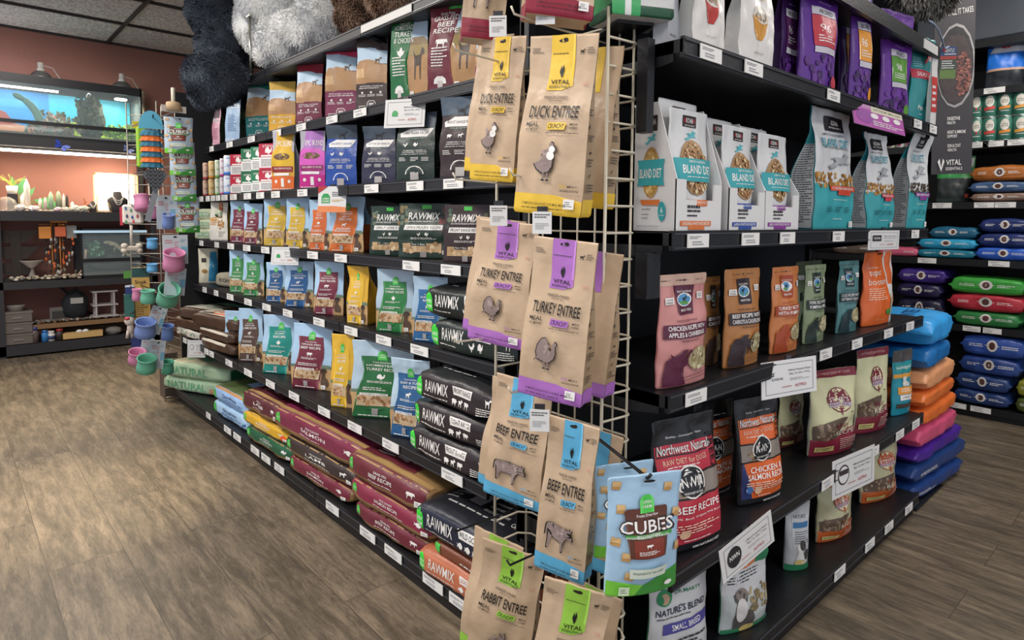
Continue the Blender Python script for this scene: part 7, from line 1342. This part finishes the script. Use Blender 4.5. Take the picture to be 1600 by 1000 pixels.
lay(q, S, [('E', u, v, .11, .1, c) for u, v, c in ((-.6, .8, '#3a6a90'), (-.1, .7, '#4f8a60'), (.4, .8, '#c0404a'), (.5, .4, '#a03040'), (0, .35, '#3a4a90'), (-.5, .4, '#3a3a5a'), (.1, .12, '#c0404a'), (-.6, .1, '#4f8a60'))], random.Random(1)); q.box((-17*D, -.02, -2*D), (-13*D, .02, 26*D), mat('#b82f44', .7)); tag(q.build('fabric_toy', None, p, -.3), 'white fabric toy with coloured dots and red edge', 'toy')
p = sp(205, 352, .96); q = MB(); q.tube([(0, 0, 0), (0, 0, -32*D)], 2*D, mat('#b8aea2', .8), 6); z = -36*D
q.box((-10*D, -.02, z-4*D), (10*D, .02, z+4*D), mat('#c0b4a4', .8), bev=.008)
for x in (-10, 10):
    for zz_ in (-3, 4): q.blob((x*D, 0, z+zz_*D), (5*D, .025, 4.6*D), mat('#c0b4a4', .8), 8)
tag(q.build('rope_bone_toy', None, p), 'cream bone toy hanging on a pale rope', 'toy')
for (pl, pr, yt, yb, X, c, c2, lab) in ((209, 235, 418, 500, 1.06, '#c09a50', '#1f4a48', 'tall tan and dark green box with black lettering behind the cups'), (195, 210, 460, 497, .98, '#2a5f58', '#2a5f58', 'dark green box at the left edge of the far rack'), (196, 210, 446, 460, .99, '#1f2f66', '#c9d0d8', 'small navy box above the dark green one'), (206, 226, 528, 546, 1.0, '#1f2f66', '#1f2f66', 'small navy box behind the lower pink cup')):
    p = sp((pl+pr)/2, yb, X); D = (p-CAM).dot(_F)/FPX; w_, h_ = (pr-pl)*D*.9, (yb-yt)*D; q = MB(); q.box((-w_/2, 0, 0), (w_/2, .04, h_), mat(c, .5)); S = Surf([[Vector((-w_/2, 0, 0)), Vector((w_/2, 0, 0))], [Vector((-w_/2, 0, h_)), Vector((w_/2, 0, h_))]], [-1, 1], [0, 1], (0, -1, 0), w_, h_)
    lay(q, S, [('R', -1, .82, 1, 1, c2)]+([('T', 'Snak', 0, .73, 1.4, .07, '#2a2018', 0, 0, .04), bars(-.8, .05, .8, .4, 8, '#7a6030')] if pl == 209 else []), random.Random(3)); tag(q.build('toy_box', None, p, -.2), lab, 'box')
p = sp(203, 520, .96); D = (p-CAM).dot(_F)/FPX; q = MB(); fw = mat('#b8aaa2', .9, bump=.5, bs=40); q.blob((0, 0, 18*D), (7*D, .03, 7*D), fw, 8, 1, .2); q.blob((1*D, 0, 7*D), (5*D, .025, 9*D), fw, 8, 2, .2); q.tube([(-2*D, 0, 4*D), (-4*D, 0, -8*D)], 2.4*D, fw); q.tube([(2*D, 0, 4*D), (3*D, 0, -8*D)], 2.4*D, fw); q.blob((-3*D, -.01, 23*D), (4*D, .02, 3*D), mat('#a83a4a', .8), 6); tag(q.build('plush_toy', None, p), 'small white plush dangling toy with red cap', 'toy')
p = sp(271, 168, 1.1); D = (p-CAM).dot(_F)/FPX; q = MB(); q.tube([(0, 0, 0), (0, 0, .12)], .012, mat('#c9c2b0', .6)); q.box((-.07, -.01, -.03), (.07, 0, .01), mat('#c6bfb4', .5)); q.lathe([(.05, -.02), (.04, .03), (.0, .04)], mat('#b59a78', .8), 14); tag(q.build('price_sign', None, p), 'small pale sign and tan hat at the top of the far rack', 'sign')

# ------------------------------------------------------------------ phrases shared by repeats of a kind
for o in [o for o in bpy.data.objects if o.parent is None and 'label' in o.keys() and 'group' not in o.keys()]:
    l = o['label']; n = o.name.split('.')[0]; g = None
    for w_ in ('second', 'third', 'fourth', 'fifth', 'sixth', 'bottom', 'top'):
        for e_ in ('run shelf', 'end-display shelf'):
            if w_+' '+e_ in l: g = ('cartons' if 'carton' in n or 'tub' in n else 'bags')+' on the '+w_+' '+e_
    if not g:
        if n == 'hanging_pouch': g = 'kraft pouches on the corner rack' if 'kraft' in l else 'cubes pouches on hooks'
        elif n == 'food_can': g = 'cans on the right wall'
        elif n == 'silicone_cup': g = 'silicone cups on the far rack'
        elif n == 'crystal_point' or n == 'mineral_cluster': g = 'crystals on the middle plank'
        elif n in ('plush_bear', 'plush_toy') and 'shelf' in l: g = 'plush toys on top of the shelves'
        elif n == 'artificial_plant': g = 'plants in the terrariums'
        elif n == 'shelving_unit' and 'run' in l: g = 'sections of the long run'
        elif n in ('sign_card', 'price_tag'): g = 'cards on the shelf edges' if n == 'sign_card' else 'price tags on the rack hooks'
        elif n == 'drawer_box': g = 'plastic drawer boxes'
        elif n == 'bottle': g = 'bottles on the bottom shelf of the far shelving'
        elif n == 'food_bag': g = 'bags in the coloured stack' if 'stack' in l or 'lying' in l and 'peach' in l else 'bags on the right wall' if 'right' in l else 'sacks lying on the bottom shelf'
        elif n == 'food_pouch': g = 'pouches in the display cartons'
        elif n == 'display_carton': g = 'display cartons with pouches'
        elif n == 'butterfly_ornament': g = 'butterfly ornaments'
        elif n == 'clamp_lamp': g = 'clamp lamps on the terrarium'
        elif n == 'toy_box': g = 'boxes on the far rack'
        elif n == 'necklace_bust': g = 'necklace busts'
        elif n == 'glass_dome': g = 'glass domes'
    if g: o['group'] = g
